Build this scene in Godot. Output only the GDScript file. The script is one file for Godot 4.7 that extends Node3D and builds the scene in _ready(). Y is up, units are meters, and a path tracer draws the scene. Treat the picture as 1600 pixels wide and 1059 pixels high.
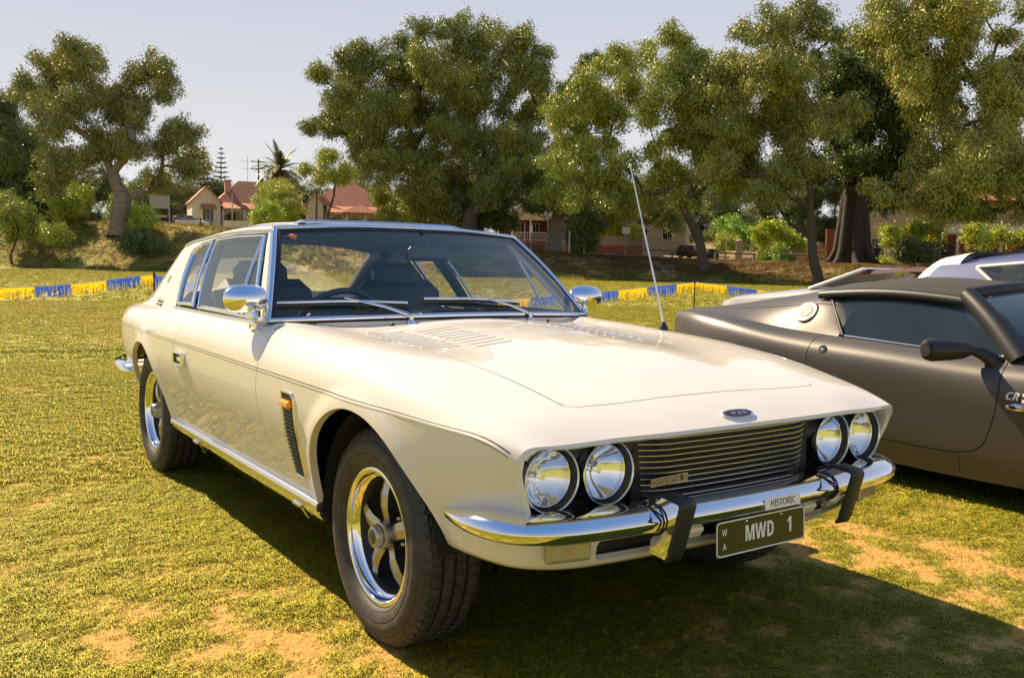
extends Node3D
# A cream grand tourer on a mown oval, eucalyptus bank and old houses behind.
# World axes = the tourer's own: x forward, y up, z to its right; origin on the ground under its front axle.

const CAM := Vector3(2.4412, 1.1482, 1.9678)
const FOC := 1424.67
var cr: Vector3
var cu: Vector3
var cf: Vector3
var rng := RandomNumberGenerator.new()
var names := {}
var M := {}
var nz := FastNoiseLite.new()
var nz2 := FastNoiseLite.new()

# ---------------------------------------------------------------- mesh buffer
class MB:
	var v := PackedVector3Array()
	var n := PackedVector3Array()
	var c := PackedColorArray()
	var uv := PackedVector2Array()
	var col := Color(1, 1, 1)
	func tri(a: Vector3, b: Vector3, d: Vector3, na: Vector3, nb: Vector3, nd: Vector3) -> void:
		var g := (b - a).cross(d - a)
		if g.length_squared() < 1e-16: return
		if g.dot(na + nb + nd) > 0.0:
			v.push_back(a); v.push_back(d); v.push_back(b); n.push_back(na); n.push_back(nd); n.push_back(nb)
		else:
			v.push_back(a); v.push_back(b); v.push_back(d); n.push_back(na); n.push_back(nb); n.push_back(nd)
		c.push_back(col); c.push_back(col); c.push_back(col)
	func quad(a: Vector3, b: Vector3, d: Vector3, e: Vector3, out := Vector3.ZERO) -> void: # flat, a-b-d-e round
		var g := (b - a).cross(d - a)
		if g.length_squared() < 1e-16: g = (d - a).cross(e - a)
		g = g.normalized()
		if out != Vector3.ZERO and g.dot(out) < 0.0: g = -g
		tri(a, b, d, g, g, g); tri(a, d, e, g, g, g)
	func mesh() -> ArrayMesh:
		var arr := []
		arr.resize(Mesh.ARRAY_MAX)
		arr[Mesh.ARRAY_VERTEX] = v
		arr[Mesh.ARRAY_NORMAL] = n
		arr[Mesh.ARRAY_COLOR] = c
		if uv.size() == v.size() and v.size() > 0: arr[Mesh.ARRAY_TEX_UV] = uv
		var m := ArrayMesh.new()
		m.add_surface_from_arrays(Mesh.PRIMITIVE_TRIANGLES, arr)
		return m
	# chamfered box
	func box(t: Transform3D, s: Vector3, b := 0.0) -> void:
		var h := s * 0.5
		b = minf(b, minf(h.x, minf(h.y, h.z)) * 0.95)
		for ax in 3:
			var a1 := (ax + 1) % 3
			var a2 := (ax + 2) % 3
			for sg in [-1.0, 1.0]:
				var q := []
				for k in [[-1, -1], [1, -1], [1, 1], [-1, 1]]:
					var p := Vector3.ZERO
					p[ax] = sg * h[ax]; p[a1] = k[0] * (h[a1] - b); p[a2] = k[1] * (h[a2] - b)
					q.append(t * p)
				var o := Vector3.ZERO
				o[ax] = sg
				quad(q[0], q[1], q[2], q[3], t.basis * o)
		if b <= 0.0: return
		for ax in 3:
			var a1 := (ax + 1) % 3
			var a2 := (ax + 2) % 3
			for s1 in [-1.0, 1.0]:
				for s2 in [-1.0, 1.0]:
					var q := []
					for e in [[-1, 0], [1, 0], [1, 1], [-1, 1]]:
						var p := Vector3.ZERO
						p[ax] = e[0] * (h[ax] - b)
						p[a1] = s1 * (h[a1] - (b if e[1] == 1 else 0.0)); p[a2] = s2 * (h[a2] - (0.0 if e[1] == 1 else b))
						q.append(t * p)
					var o := Vector3.ZERO
					o[a1] = s1; o[a2] = s2
					quad(q[0], q[1], q[2], q[3], t.basis * o)
		for sx in [-1.0, 1.0]:
			for sy in [-1.0, 1.0]:
				for sz in [-1.0, 1.0]:
					var sv := Vector3(sx, sy, sz)
					var k := (t.basis * sv).normalized()
					tri(t * (sv * (h - Vector3(0, b, b))), t * (sv * (h - Vector3(b, 0, b))), t * (sv * (h - Vector3(b, b, 0))), k, k, k)
	# tube through points with radii
	func tube(p: Array, r: Array, sides := 8, caps := true, squash := 1.0, side_dir := Vector3.ZERO) -> void:
		var k := p.size()
		var rings := []
		var nrm := []
		var ref := side_dir if side_dir != Vector3.ZERO else Vector3(0.31, 0.9, 0.27)
		for i in k:
			var d: Vector3 = (p[mini(i + 1, k - 1)] - p[maxi(i - 1, 0)]).normalized()
			if absf(d.dot(ref.normalized())) > 0.97: ref = Vector3(0.9, 0.2, 0.3)
			var a := ref.cross(d).normalized()
			var b := d.cross(a).normalized()
			var ring := PackedVector3Array()
			var rn := PackedVector3Array()
			for j in sides:
				var th := TAU * j / sides
				var o := a * cos(th) + b * sin(th) * squash
				ring.push_back(p[i] + o * r[i]); rn.push_back((a * cos(th) * squash + b * sin(th)).normalized())
			rings.append(ring); nrm.append(rn)
		for i in k - 1:
			for j in sides:
				var j2 := (j + 1) % sides
				tri(rings[i][j], rings[i][j2], rings[i + 1][j2], nrm[i][j], nrm[i][j2], nrm[i + 1][j2])
				tri(rings[i][j], rings[i + 1][j2], rings[i + 1][j], nrm[i][j], nrm[i + 1][j2], nrm[i + 1][j])
		if caps:
			for e in [0, k - 1]:
				var d: Vector3 = (p[1] - p[0]).normalized() * -1.0 if e == 0 else (p[k - 1] - p[k - 2]).normalized()
				for j in sides: tri(p[e], rings[e][j], rings[e][(j + 1) % sides], d, d, d)
	# profile = array of Vector2(radius, axial); revolved about t's z axis; smooth where the profile bends less than ~40 degrees
	func lathe(t: Transform3D, prof: Array, segs := 32, a0 := 0.0, a1 := TAU) -> void:
		var k := prof.size()
		var pn := []
		for i in k - 1:
			var d: Vector2 = (prof[i + 1] - prof[i]).normalized()
			pn.append(Vector2(d.y, -d.x))
		for i in k - 1:
			var n0: Vector2 = pn[i]
			var n1: Vector2 = pn[i]
			if i > 0 and pn[i - 1].dot(pn[i]) > 0.7: n0 = (pn[i - 1] + pn[i]).normalized()
			if i < k - 2 and pn[i + 1].dot(pn[i]) > 0.7: n1 = (pn[i + 1] + pn[i]).normalized()
			for s in segs:
				var t0 := a0 + (a1 - a0) * s / segs
				var t1 := a0 + (a1 - a0) * (s + 1) / segs
				var c0 := Vector3(cos(t0), sin(t0), 0)
				var c1 := Vector3(cos(t1), sin(t1), 0)
				var z := Vector3(0, 0, 1)
				var A: Vector3 = t * (c0 * prof[i].x + z * prof[i].y)
				var B: Vector3 = t * (c1 * prof[i].x + z * prof[i].y)
				var C: Vector3 = t * (c1 * prof[i + 1].x + z * prof[i + 1].y)
				var D: Vector3 = t * (c0 * prof[i + 1].x + z * prof[i + 1].y)
				var nA := (t.basis * (c0 * n0.x + z * n0.y)).normalized()
				var nB := (t.basis * (c1 * n0.x + z * n0.y)).normalized()
				var nC := (t.basis * (c1 * n1.x + z * n1.y)).normalized()
				var nD := (t.basis * (c0 * n1.x + z * n1.y)).normalized()
				tri(A, B, C, nA, nB, nC); tri(A, C, D, nA, nC, nD)
	# sweep a closed 2D profile (x = outward, y = up) along path points with given outward directions
	func sweep(path: Array, outs: Array, prof: Array, caps := true, up := Vector3.UP, closed_prof := true) -> void:
		var k := path.size()
		var m := prof.size()
		var rows := []
		for i in k:
			var row := []
			for q in prof: row.append(path[i] + outs[i] * q.x + up * q.y)
			rows.append(row)
		var pn := []
		for j in m:
			var d: Vector2 = (prof[(j + 1) % m] - prof[j]).normalized()
			pn.append(Vector2(d.y, -d.x))
		var area := 0.0
		for j in m: area += prof[j].cross(prof[(j + 1) % m])
		if closed_prof and area < 0.0:
			for j in m: pn[j] = -pn[j]
		for j in (m if closed_prof else m - 1):
			var jn := (j + 1) % m
			var n0: Vector2 = pn[j]
			var n1: Vector2 = pn[j]
			var jp := (j + m - 1) % m
			if (closed_prof or j > 0) and pn[jp].dot(pn[j]) > 0.6: n0 = (pn[jp] + pn[j]).normalized()
			if (closed_prof or j < m - 2) and pn[jn].dot(pn[j]) > 0.6: n1 = (pn[jn] + pn[j]).normalized()
			for i in k - 1:
				var a: Vector3 = outs[i] * n0.x + up * n0.y
				var b: Vector3 = outs[i] * n1.x + up * n1.y
				var c2: Vector3 = outs[i + 1] * n1.x + up * n1.y
				var d2: Vector3 = outs[i + 1] * n0.x + up * n0.y
				tri(rows[i][j], rows[i][jn], rows[i + 1][jn], a, b, c2)
				tri(rows[i][j], rows[i + 1][jn], rows[i + 1][j], a, c2, d2)
		if caps:
			for e in [0, k - 1]:
				var cc := Vector3.ZERO
				for q in rows[e]: cc += q / m
				var dd: Vector3 = (path[0] - path[1]).normalized() if e == 0 else (path[k - 1] - path[k - 2]).normalized()
				for j in m: tri(cc, rows[e][j], rows[e][(j + 1) % m], dd, dd, dd)
	# flat polygon (list of Vector3 in one plane) pushed back by depth vector
	func slab(p: Array, depth: Vector3) -> void:
		var o := -depth.normalized()
		var cc := Vector3.ZERO
		for q in p: cc += q / p.size()
		for i in p.size():
			var a: Vector3 = p[i]
			var b: Vector3 = p[(i + 1) % p.size()]
			tri(cc, a, b, o, o, o)
			tri(cc + depth, a + depth, b + depth, -o, -o, -o)
			quad(a, b, b + depth, a + depth, ((a + b) * 0.5 - cc))
	func ball(t: Transform3D, segs := 12, rings := 8) -> void:
		for i in rings:
			for j in segs:
				var q := []
				for e in [[0, 0], [1, 0], [1, 1], [0, 1]]:
					var ph = PI * (i + e[0]) / rings - PI / 2
					var th = TAU * (j + e[1]) / segs
					q.append(Vector3(cos(ph) * cos(th), sin(ph), cos(ph) * sin(th)))
				var nn := []
				for z in q: nn.append((t.basis.inverse().transposed() * z).normalized())
				tri(t * q[0], t * q[1], t * q[2], nn[0], nn[1], nn[2])
				tri(t * q[0], t * q[2], t * q[3], nn[0], nn[2], nn[3])

# natural cubic spline
class Spl:
	var x: PackedFloat64Array
	var y: PackedFloat64Array
	var m := PackedFloat64Array()
	func _init(xs: Array, ys: Array) -> void:
		x = PackedFloat64Array(xs); y = PackedFloat64Array(ys)
		var k := x.size()
		m.resize(k)
		if k < 3: return
		var cc := PackedFloat64Array(); cc.resize(k)
		var dd := PackedFloat64Array(); dd.resize(k)
		for i in range(1, k - 1):
			var a := x[i] - x[i - 1]
			var c0 := x[i + 1] - x[i]
			var r := 6.0 * ((y[i + 1] - y[i]) / c0 - (y[i] - y[i - 1]) / a)
			var den := 2.0 * (a + c0) - a * cc[i - 1]
			cc[i] = c0 / den
			dd[i] = (r - a * dd[i - 1]) / den
		for i in range(k - 2, 0, -1): m[i] = dd[i] - cc[i] * m[i + 1]
	func at(q: float) -> float:
		var k := x.size()
		var i := 0
		if q >= x[k - 1]: i = k - 2
		else:
			while i < k - 2 and q > x[i + 1]: i += 1
		var h := x[i + 1] - x[i]
		if q < x[0]: return y[0] + (q - x[0]) * ((y[1] - y[0]) / h - h * m[1] / 6.0 - h * m[0] / 3.0)
		if q > x[k - 1]: return y[k - 1] + (q - x[k - 1]) * ((y[k - 1] - y[k - 2]) / h + h * m[k - 2] / 6.0 + h * m[k - 1] / 3.0)
		var a := (x[i + 1] - q) / h
		var b := (q - x[i]) / h
		return a * y[i] + b * y[i + 1] + ((a * a * a - a) * m[i] + (b * b * b - b) * m[i + 1]) * h * h / 6.0

# ---------------------------------------------------------------- scene tree helpers
func nm(parent: Node, called: String) -> String:
	var key := str(parent.get_instance_id()) + called
	var k: int = names.get(key, 0)
	names[key] = k + 1
	return called if k == 0 else "%s_%03d" % [called, k]

func thing(called: String, label: String, category: String, at := Vector3.ZERO, turn := 0.0, group := "") -> Node3D:
	var o := Node3D.new()
	o.name = nm(self, called)
	add_child(o)
	o.position = at; o.rotation.y = turn
	tag(o, label, category, group)
	return o

func tag(o: Node, label: String, category: String, group := "", kind := "") -> Node:
	if label: o.set_meta("label", label)
	if category: o.set_meta("category", category)
	if group: o.set_meta("group", group)
	if kind: o.set_meta("kind", kind)
	return o

func part(called: String, mb, mat: Material, parent: Node = self, label := "") -> MeshInstance3D:
	var o := MeshInstance3D.new()
	o.name = nm(parent, called)
	o.mesh = mb.mesh() if mb is MB else mb
	o.material_override = mat
	parent.add_child(o)
	if label: o.set_meta("label", label)
	return o

func structure(called: String, mb, mat: Material) -> MeshInstance3D:
	var o := part(called, mb, mat, self)
	o.set_meta("kind", "structure")
	return o

func copy(o: Node3D, label: String, at: Vector3, turn := 0.0) -> Node3D:
	var r: Node3D = o.duplicate()
	var base := String(o.name)
	r.name = nm(self, base)
	add_child(r)
	r.position = at; r.rotation.y = turn
	r.set_meta("label", label)
	return r

func xf(at: Vector3, x := Vector3.RIGHT, y := Vector3.UP) -> Transform3D: # x axis kept, z = x cross y
	var bx := x.normalized()
	var bz := bx.cross(y).normalized()
	return Transform3D(Basis(bx, bz.cross(bx).normalized(), bz), at)

func px(u: float, v: float, d: float) -> Vector3: # the point that far ahead of the lens, used to survey the place
	return CAM + (cf + cr * ((u - 800.0) / FOC) - cu * ((v - 529.5) / FOC)) * d

# ---------------------------------------------------------------- materials
func mat(key: String, lin: Color, rough := 0.5, metal := 0.0, more := {}) -> StandardMaterial3D:
	var m := StandardMaterial3D.new()
	m.albedo_color = lin.linear_to_srgb()
	m.albedo_color.a = lin.a
	m.roughness = rough; m.metallic = metal
	for k in more: m.set(k, more[k])
	M[key] = m
	return m

func noise_tex(freq: float, ramp: Array, size := 512, kind := FastNoiseLite.TYPE_SIMPLEX_SMOOTH, octaves := 4, bump := 0.0) -> NoiseTexture2D:
	var f := FastNoiseLite.new()
	f.noise_type = kind; f.frequency = freq; f.fractal_octaves = octaves; f.seed = int(freq * 1000.0) + ramp.size() * 7
	var t := NoiseTexture2D.new()
	t.width = size; t.height = size; t.seamless = true; t.noise = f
	if bump > 0.0:
		t.as_normal_map = true; t.bump_strength = bump
	if ramp.size() > 0:
		var g := Gradient.new()
		var offs := PackedFloat32Array()
		var cols := PackedColorArray()
		for e in ramp:
			offs.push_back(e[0]); cols.push_back(e[1].linear_to_srgb())
		g.offsets = offs; g.colors = cols
		t.color_ramp = g
	return t

func tri_mat(key: String, tex: Texture2D, scale: float, rough := 0.9, normal: Texture2D = null, nscale := 1.0) -> StandardMaterial3D:
	var m := StandardMaterial3D.new()
	m.albedo_texture = tex
	m.roughness = rough
	m.uv1_triplanar = true; m.uv1_world_triplanar = true; m.uv1_scale = Vector3.ONE * scale
	if normal:
		m.normal_enabled = true; m.normal_texture = normal; m.normal_scale = nscale
	M[key] = m
	return m

# ---------------------------------------------------------------- panels cut out of a surface grid
# cols: array of PackedVector3Array. Keeps what has f > 0 for every clip; cut edges get a returned flange.
func panel(mb: MB, cols: Array, clips: Array, flange := 0.012, sgn := 1.0, offset := 0.0) -> void:
	var nc := cols.size()
	var nr: int = cols[0].size()
	var N := []
	for i in nc:
		var a: PackedVector3Array = cols[maxi(i - 1, 0)]
		var b: PackedVector3Array = cols[mini(i + 1, nc - 1)]
		var c: PackedVector3Array = cols[i]
		var row := PackedVector3Array()
		row.resize(nr)
		for j in nr:
			var g := (b[j] - a[j]).cross(c[mini(j + 1, nr - 1)] - c[maxi(j - 1, 0)])
			row[j] = g.normalized() if g.length_squared() > 1e-18 else Vector3.UP
		N.append(row)
	var fl := Vector3(1, 1, sgn)
	for i in nc - 1:
		for j in nr - 1:
			var P0: Vector3 = cols[i][j]
			var P1: Vector3 = cols[i + 1][j]
			var P2: Vector3 = cols[i + 1][j + 1]
			var P3: Vector3 = cols[i][j + 1]
			for h in 2:
				var p: Array = [P0, P1, P2] if h == 0 else [P0, P2, P3]
				var q: Array = [N[i][j], N[i + 1][j], N[i + 1][j + 1]] if h == 0 else [N[i][j], N[i + 1][j + 1], N[i][j + 1]]
				for cl in clips:
					var f := []
					var neg := 0
					for w in p:
						var z: float = cl.call(w)
						f.append(z)
						if z <= 0.0: neg += 1
					if neg == 0: continue
					if neg == p.size():
						p = []
						break
					var p2 := []
					var q2 := []
					var e0 = null
					var e1 = null
					var ne0 := Vector3.ZERO
					var ne1 := Vector3.ZERO
					for k in p.size():
						var k2 := (k + 1) % p.size()
						if f[k] > 0.0:
							p2.append(p[k]); q2.append(q[k])
						if (f[k] > 0.0) != (f[k2] > 0.0):
							var s: float = f[k] / (f[k] - f[k2])
							var cp: Vector3 = p[k].lerp(p[k2], s)
							var cn: Vector3 = q[k].lerp(q[k2], s).normalized()
							p2.append(cp); q2.append(cn)
							if e0 == null:
								e0 = cp; ne0 = cn
							else:
								e1 = cp; ne1 = cn
					p = p2; q = q2
					if flange > 0.0 and e1 != null:
						var A: Vector3 = (e0 + ne0 * offset) * fl
						var B: Vector3 = (e1 + ne1 * offset) * fl
						mb.quad(A, B, B - ne1 * fl * flange, A - ne0 * fl * flange)
				for k in range(1, p.size() - 1):
					mb.tri((p[0] + q[0] * offset) * fl, (p[k] + q[k] * offset) * fl, (p[k + 1] + q[k + 1] * offset) * fl, q[0] * fl, q[k] * fl, q[k + 1] * fl)

# signed distance to a polygon in 2D, positive inside
func in_poly(p: Vector2, poly: PackedVector2Array) -> float:
	var d := 1e9
	var inside := false
	var k := poly.size()
	for i in k:
		var a := poly[i]
		var b := poly[(i + 1) % k]
		var e := b - a
		var w := p - a
		var t := clampf(w.dot(e) / e.length_squared(), 0.0, 1.0)
		d = minf(d, (w - e * t).length())
		if (a.y > p.y) != (b.y > p.y) and p.x < (b.x - a.x) * (p.y - a.y) / (b.y - a.y) + a.x: inside = not inside
	return d if inside else -d

func round_poly(pts: Array, r: float, k := 5) -> PackedVector2Array: # rounds every corner
	var out := PackedVector2Array()
	for i in pts.size():
		var p: Vector2 = pts[i]
		var a: Vector2 = pts[(i + pts.size() - 1) % pts.size()]
		var b: Vector2 = pts[(i + 1) % pts.size()]
		var q := minf(r, minf(p.distance_to(a), p.distance_to(b)) * 0.45)
		var s := p + (a - p).normalized() * q
		var e := p + (b - p).normalized() * q
		for j in k + 1:
			var t := float(j) / k
			out.push_back(s.lerp(p, t).lerp(p.lerp(e, t), t))
	return out


# ================================================================ the cream grand tourer
const SX := [-3.9, -3.55, -3.1, -2.667, -2.1, -1.5, -0.95, -0.45, 0.0, 0.3, 0.5, 0.62, 0.71]
const LY := [
	[.50, .43, .38, .35, .335, .335, .335, .335, .34, .40, .46, .50, .525],
	[.56, .51, .47, .455, .45, .45, .45, .45, .45, .49, .52, .545, .565],
	[.64, .62, .60, .60, .60, .60, .60, .60, .60, .605, .61, .615, .63],
	[.77, .765, .76, .757, .755, .753, .75, .747, .743, .738, .729, .716, .683],
	[.82, .835, .84, .838, .835, .832, .829, .822, .809, .786, .759, .737, .7060],
	[.835, .86, .876, .886, .893, .895, .895, .874, .850, .817, .779, .750, .7150],
	[.84, .87, .89, .90, .90, .90, .90, .884, .865, .835, .793, .757, .7185],
	[.842, .875, .893, .903, .905, .905, .910, .888, .868, .838, .792, .755, .7185],
	[.843, .877, .896, .906, .91, .912, .926, .907, .885, .850, .797, .757, .719],
	[.845, .88, .90, .91, .912, .914, .934, .914, .891, .854, .799, .758, .7195]]
const LZ := [
	[.60, .71, .765, .79, .79, .79, .79, .79, .79, .772, .74, .715, .690],
	[.64, .745, .795, .82, .822, .822, .822, .822, .82, .80, .765, .738, .708],
	[.66, .775, .83, .857, .86, .86, .86, .86, .855, .833, .797, .768, .737],
	[.655, .78, .835, .860, .867, .868, .868, .868, .862, .842, .810, .783, .754],
	[.62, .745, .80, .828, .843, .85, .85, .848, .840, .815, .780, .755, .740],
	[.56, .69, .735, .757, .770, .782, .784, .786, .768, .738, .710, .696, .688],
	[.50, .55, .57, .58, .58, .58, .58, .57, .56, .54, .52, .50, .48],
	[.40, .43, .44, .44, .44, .43, .40, .39, .37, .35, .35, .35, .35],
	[.28, .30, .31, .31, .31, .28, .215, .21, .20, .19, .20, .22, .22],
	[0., 0., 0., 0., 0., 0., 0., 0., 0., 0., 0., 0., 0.]]
const ARCH_F := Vector3(0.012, 0.325, 0.392)
const ARCH_R := Vector3(-2.655, 0.322, 0.378)
var ly: Array[Spl] = []
var lz: Array[Spl] = []
var gut_y: Spl
var gut_z: Spl
var roof_y: Spl
var cowl_y: Spl

func nose_warp(p: Vector3) -> Vector3:
	var s := smoothstep(0.25, 0.72, p.x)
	if s > 0.0:
		var q := p.z / 0.75
		p.x += s * (0.035 * (1.0 - q * q) - 0.05 * clampf((0.715 - p.y) / 0.18, 0.0, 1.2))
	return p

var sec_cache := {}
func body_sec(x: float) -> PackedVector3Array:
	var key := roundi(x * 4000.0)
	if not sec_cache.has(key): sec_cache[key] = body_sec_new(x)
	return sec_cache[key]
func body_sec_new(x: float) -> PackedVector3Array:   # 55 points from the sill to the centreline; row 18 is the crease, 30 the belt
	var pts: Array[Vector2] = []
	for k in 10: pts.append(Vector2(lz[k].at(x), ly[k].at(x)))
	var out := PackedVector3Array()
	for seg in 2:
		var a := 0 if seg == 0 else 3
		var b := 3 if seg == 0 else 9
		var t := [0.0]
		var zs := [pts[a].x]
		var ys := [pts[a].y]
		for k in range(a + 1, b + 1):
			t.append(t[-1] + pts[k].distance_to(pts[k - 1]))
			zs.append(pts[k].x); ys.append(pts[k].y)
		if b == 9:  # symmetric about the centreline
			t.append(t[-1] + pts[8].distance_to(pts[9])); zs.append(-pts[8].x); ys.append(pts[8].y)
		var sz := Spl.new(t, zs)
		var sy := Spl.new(t, ys)
		for k in range(a, b):
			for j in 6:
				var q: float = lerpf(t[k - a], t[k - a + 1], j / 6.0)
				out.push_back(Vector3(x, sy.at(q), sz.at(q)))
		if seg == 1: out.push_back(Vector3(x, ys[6], 0.0))
	# the flared lips of the wheel arches and the crisp swage
	for i in 31:
		var p := out[i]
		for A in [ARCH_F, ARCH_R]:
			var d = Vector2(p.x - A.x, p.y - A.y).length() - A.z
			if d < 0.075 and d > -0.09:
				var e := 1.0 - clampf(d, 0.0, 0.075) / 0.075
				p.z += 0.013 * e * e * (3.0 - 2.0 * e)
		out[i] = nose_warp(p)
	for i in range(31, 55): out[i] = nose_warp(out[i])
	return out

func cols_of(x0: float, x1: float, step: float, r0: int, r1: int) -> Array:
	var k := maxi(2, int(ceil((x1 - x0) / step)))
	var out := []
	for i in k + 1: out.append(body_sec(lerpf(x0, x1, float(i) / k)).slice(r0, r1 + 1))
	return out

func side_at(x: float, y: float) -> Array:   # [point, normal] on the near flank
	var S := body_sec(x)
	for i in 30:
		if (S[i].y <= y and S[i + 1].y >= y):
			var t := (y - S[i].y) / maxf(S[i + 1].y - S[i].y, 1e-6)
			var T := body_sec(snappedf(x, 0.00025) + 0.01)
			var p := S[i].lerp(S[i + 1], t)
			var n := (T[i] - S[i]).cross(S[i + 1] - S[i]).normalized()
			return [p, n]
	return [S[0], Vector3.BACK]

func top_at(x: float, z: float) -> Array:   # [point, normal] on the bonnet and wing tops
	var S := body_sec(x)
	var az := absf(z)
	for i in range(20, 54):
		if S[i].z >= az and S[i + 1].z <= az:
			var t := (S[i].z - az) / maxf(S[i].z - S[i + 1].z, 1e-6)
			var T := body_sec(snappedf(x, 0.00025) + 0.01)
			var p := S[i].lerp(S[i + 1], t)
			var n := (T[i] - S[i]).cross(S[i + 1] - S[i]).normalized()
			if z < 0.0:
				p.z = -p.z; n.z = -n.z
			return [p, n]
	return [S[54], Vector3.UP]

func door_front(y: float) -> float: return -0.775 + 0.06 * smoothstep(0.55, 0.30, y) - 0.045 * (1.0 - absf(clampf((y - 0.67) / 0.2, -1.0, 1.0))) + 0.02 * smoothstep(0.80, 0.9, y)
func door_rear(y: float) -> float:
	var a := -1.985 + 0.29 * pow(clampf((0.62 - y) / 0.28, 0.0, 1.2), 1.8)
	return a + 0.19 * pow(clampf((y - 0.72) / 0.175, 0.0, 1.0), 1.5)
func cowl_x(z: float) -> float: return -0.70 - 0.26 * pow(z / 0.7745, 2.0)
func arch_f(p: Vector3) -> float: return Vector2(p.x - ARCH_F.x, p.y - ARCH_F.y).length() - ARCH_F.z
func arch_r(p: Vector3) -> float: return Vector2(p.x - ARCH_R.x, (p.y - ARCH_R.y) * (1.0 if p.y > ARCH_R.y else 0.55)).length() - ARCH_R.z

var bonnet_poly: PackedVector2Array
func in_bonnet(p: Vector3) -> float: return in_poly(Vector2(p.x, absf(p.z)), bonnet_poly)

# greenhouse: side surface between belt and gutter, then the roof to the centreline
func gh_pt(x: float, w: float) -> Vector3:
	return gh_pt_fast(x, w, Vector3(x, ly[5].at(x), lz[5].at(x)))
func gh_side(x: float, y: float) -> Vector3:   # on the side surface at that height
	var b := gh_pt(x, 0.0)
	var t := gh_pt(x, 1.0)
	return gh_pt_fast(x, clampf((y - b.y) / maxf(t.y - b.y, 1e-4), 0.0, 1.0), b)
func gh_cols(x0: float, x1: float, step: float, k := 22) -> Array:
	var out := []
	var q := int(ceil((x1 - x0) / step))
	for i in q + 1:
		var x := lerpf(x0, x1, float(i) / q)
		var c := PackedVector3Array()
		var b0 := gh_pt(x, 0.0)
		for j in k + 1: c.push_back(gh_pt_fast(x, float(j) / k, b0))
		out.append(c)
	return out
func gh_pt_fast(x: float, w: float, b: Vector3) -> Vector3:
	var g := Vector3(x, gut_y.at(x), gut_z.at(x))
	if x > -1.325:
		var t := clampf((x + 0.93) / (-1.325 + 0.93), 0.0, 1.0)
		g = Vector3(x, lerpf(0.897, 1.275, t), lerpf(0.784, 0.610, t))
	var p := b.lerp(g, w)
	p.z += 0.016 * sin(PI * w) * smoothstep(0.0, 0.25, g.y - b.y)
	return p
func roof_pt(x: float, s: float) -> Vector3:   # s 0 at the gutter, 1 on the centreline
	var g := Vector3(x, gut_y.at(x), gut_z.at(x))
	var z := g.z * (1.0 - s)
	var q := pow(1.0 - s, 2.6)
	return Vector3(x, lerpf(roof_y.at(x), g.y, q), z)
func roof_cols(x0: float, x1: float, step: float, k := 26) -> Array:
	var out := []
	var q := int(ceil((x1 - x0) / step))
	for i in q + 1:
		var c := PackedVector3Array()
		for j in k + 1: c.push_back(roof_pt(lerpf(x0, x1, float(i) / q), float(j) / k))
		out.append(c)
	return out
func ws_pt(a: float, b: float, out := 0.0) -> Vector3:   # windscreen: a -1..1 across, b 0..1 up
	var p := Vector3(-0.70 - 0.25 * a * a, cowl_y.at(absf(0.772 * a)), 0.772 * a)
	var q := Vector3(-1.245 - 0.075 * a * a, 1.299 - 0.022 * a * a, 0.612 * a)
	var r := p.lerp(q, b)
	var bul := 0.018 * sin(PI * clampf(b, 0.0, 1.0))
	return r + Vector3(0.55, 0.83, 0.0) * (bul + out)

func ribbon(mb: MB, path: Array, nrm: Array, w: float, h: float, crown := 0.4) -> void:  # a half-round trim strip lying on a surface
	var outs := []
	var k := path.size()
	for i in k:
		var d: Vector3 = (path[mini(i + 1, k - 1)] - path[maxi(i - 1, 0)]).normalized()
		outs.append(d.cross(nrm[i]).normalized())
	var prof := [[-0.5, 0.0], [-0.5, crown], [-0.25, 0.92], [0.25, 0.92], [0.5, crown], [0.5, 0.0]]
	for i in k - 1:
		for j in 5:
			var q := []
			var qn := []
			for e in [[i, j], [i, j + 1], [i + 1, j + 1], [i + 1, j]]:
				q.append(path[e[0]] + outs[e[0]] * prof[e[1]][0] * w + nrm[e[0]] * prof[e[1]][1] * h)
				qn.append((outs[e[0]] * prof[e[1]][0] * 1.6 + nrm[e[0]] * (prof[e[1]][1])).normalized())
			mb.tri(q[0], q[1], q[2], qn[0], qn[1], qn[2]); mb.tri(q[0], q[2], q[3], qn[0], qn[2], qn[3])
	for e in [0, k - 1]:
		var c: Vector3 = path[e]
		var dd: Vector3 = (path[0] - path[1]).normalized() if e == 0 else (path[k - 1] - path[k - 2]).normalized()
		for j in 5: mb.tri(c, c + outs[e] * prof[j][0] * w + nrm[e] * prof[j][1] * h, c + outs[e] * prof[j + 1][0] * w + nrm[e] * prof[j + 1][1] * h, dd, dd, dd)

func mirror_z(p: Array, s: float) -> Array:
	var out := []
	for q in p: out.append(Vector3(q.x, q.y, q.z * s))
	return out

func gh_loop(poly: Array, lift: float, s: float, step := 0.04) -> Array:   # a polygon in (x, y) laid on the greenhouse side; [points, normals], closed
	var pts := []
	var ns := []
	for i in poly.size():
		var a: Vector2 = poly[i]
		var b: Vector2 = poly[(i + 1) % poly.size()]
		var k := maxi(1, int(a.distance_to(b) / step))
		for j in k:
			var q := a.lerp(b, float(j) / k)
			var p := gh_side(q.x, q.y)
			var n := Vector3(0.02, 0.44, 1.0).normalized()
			pts.append((p + n * lift) * Vector3(1, 1, s)); ns.append(n * Vector3(1, 1, s))
	pts.append(pts[0]); ns.append(ns[0])
	return [pts, ns]

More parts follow.
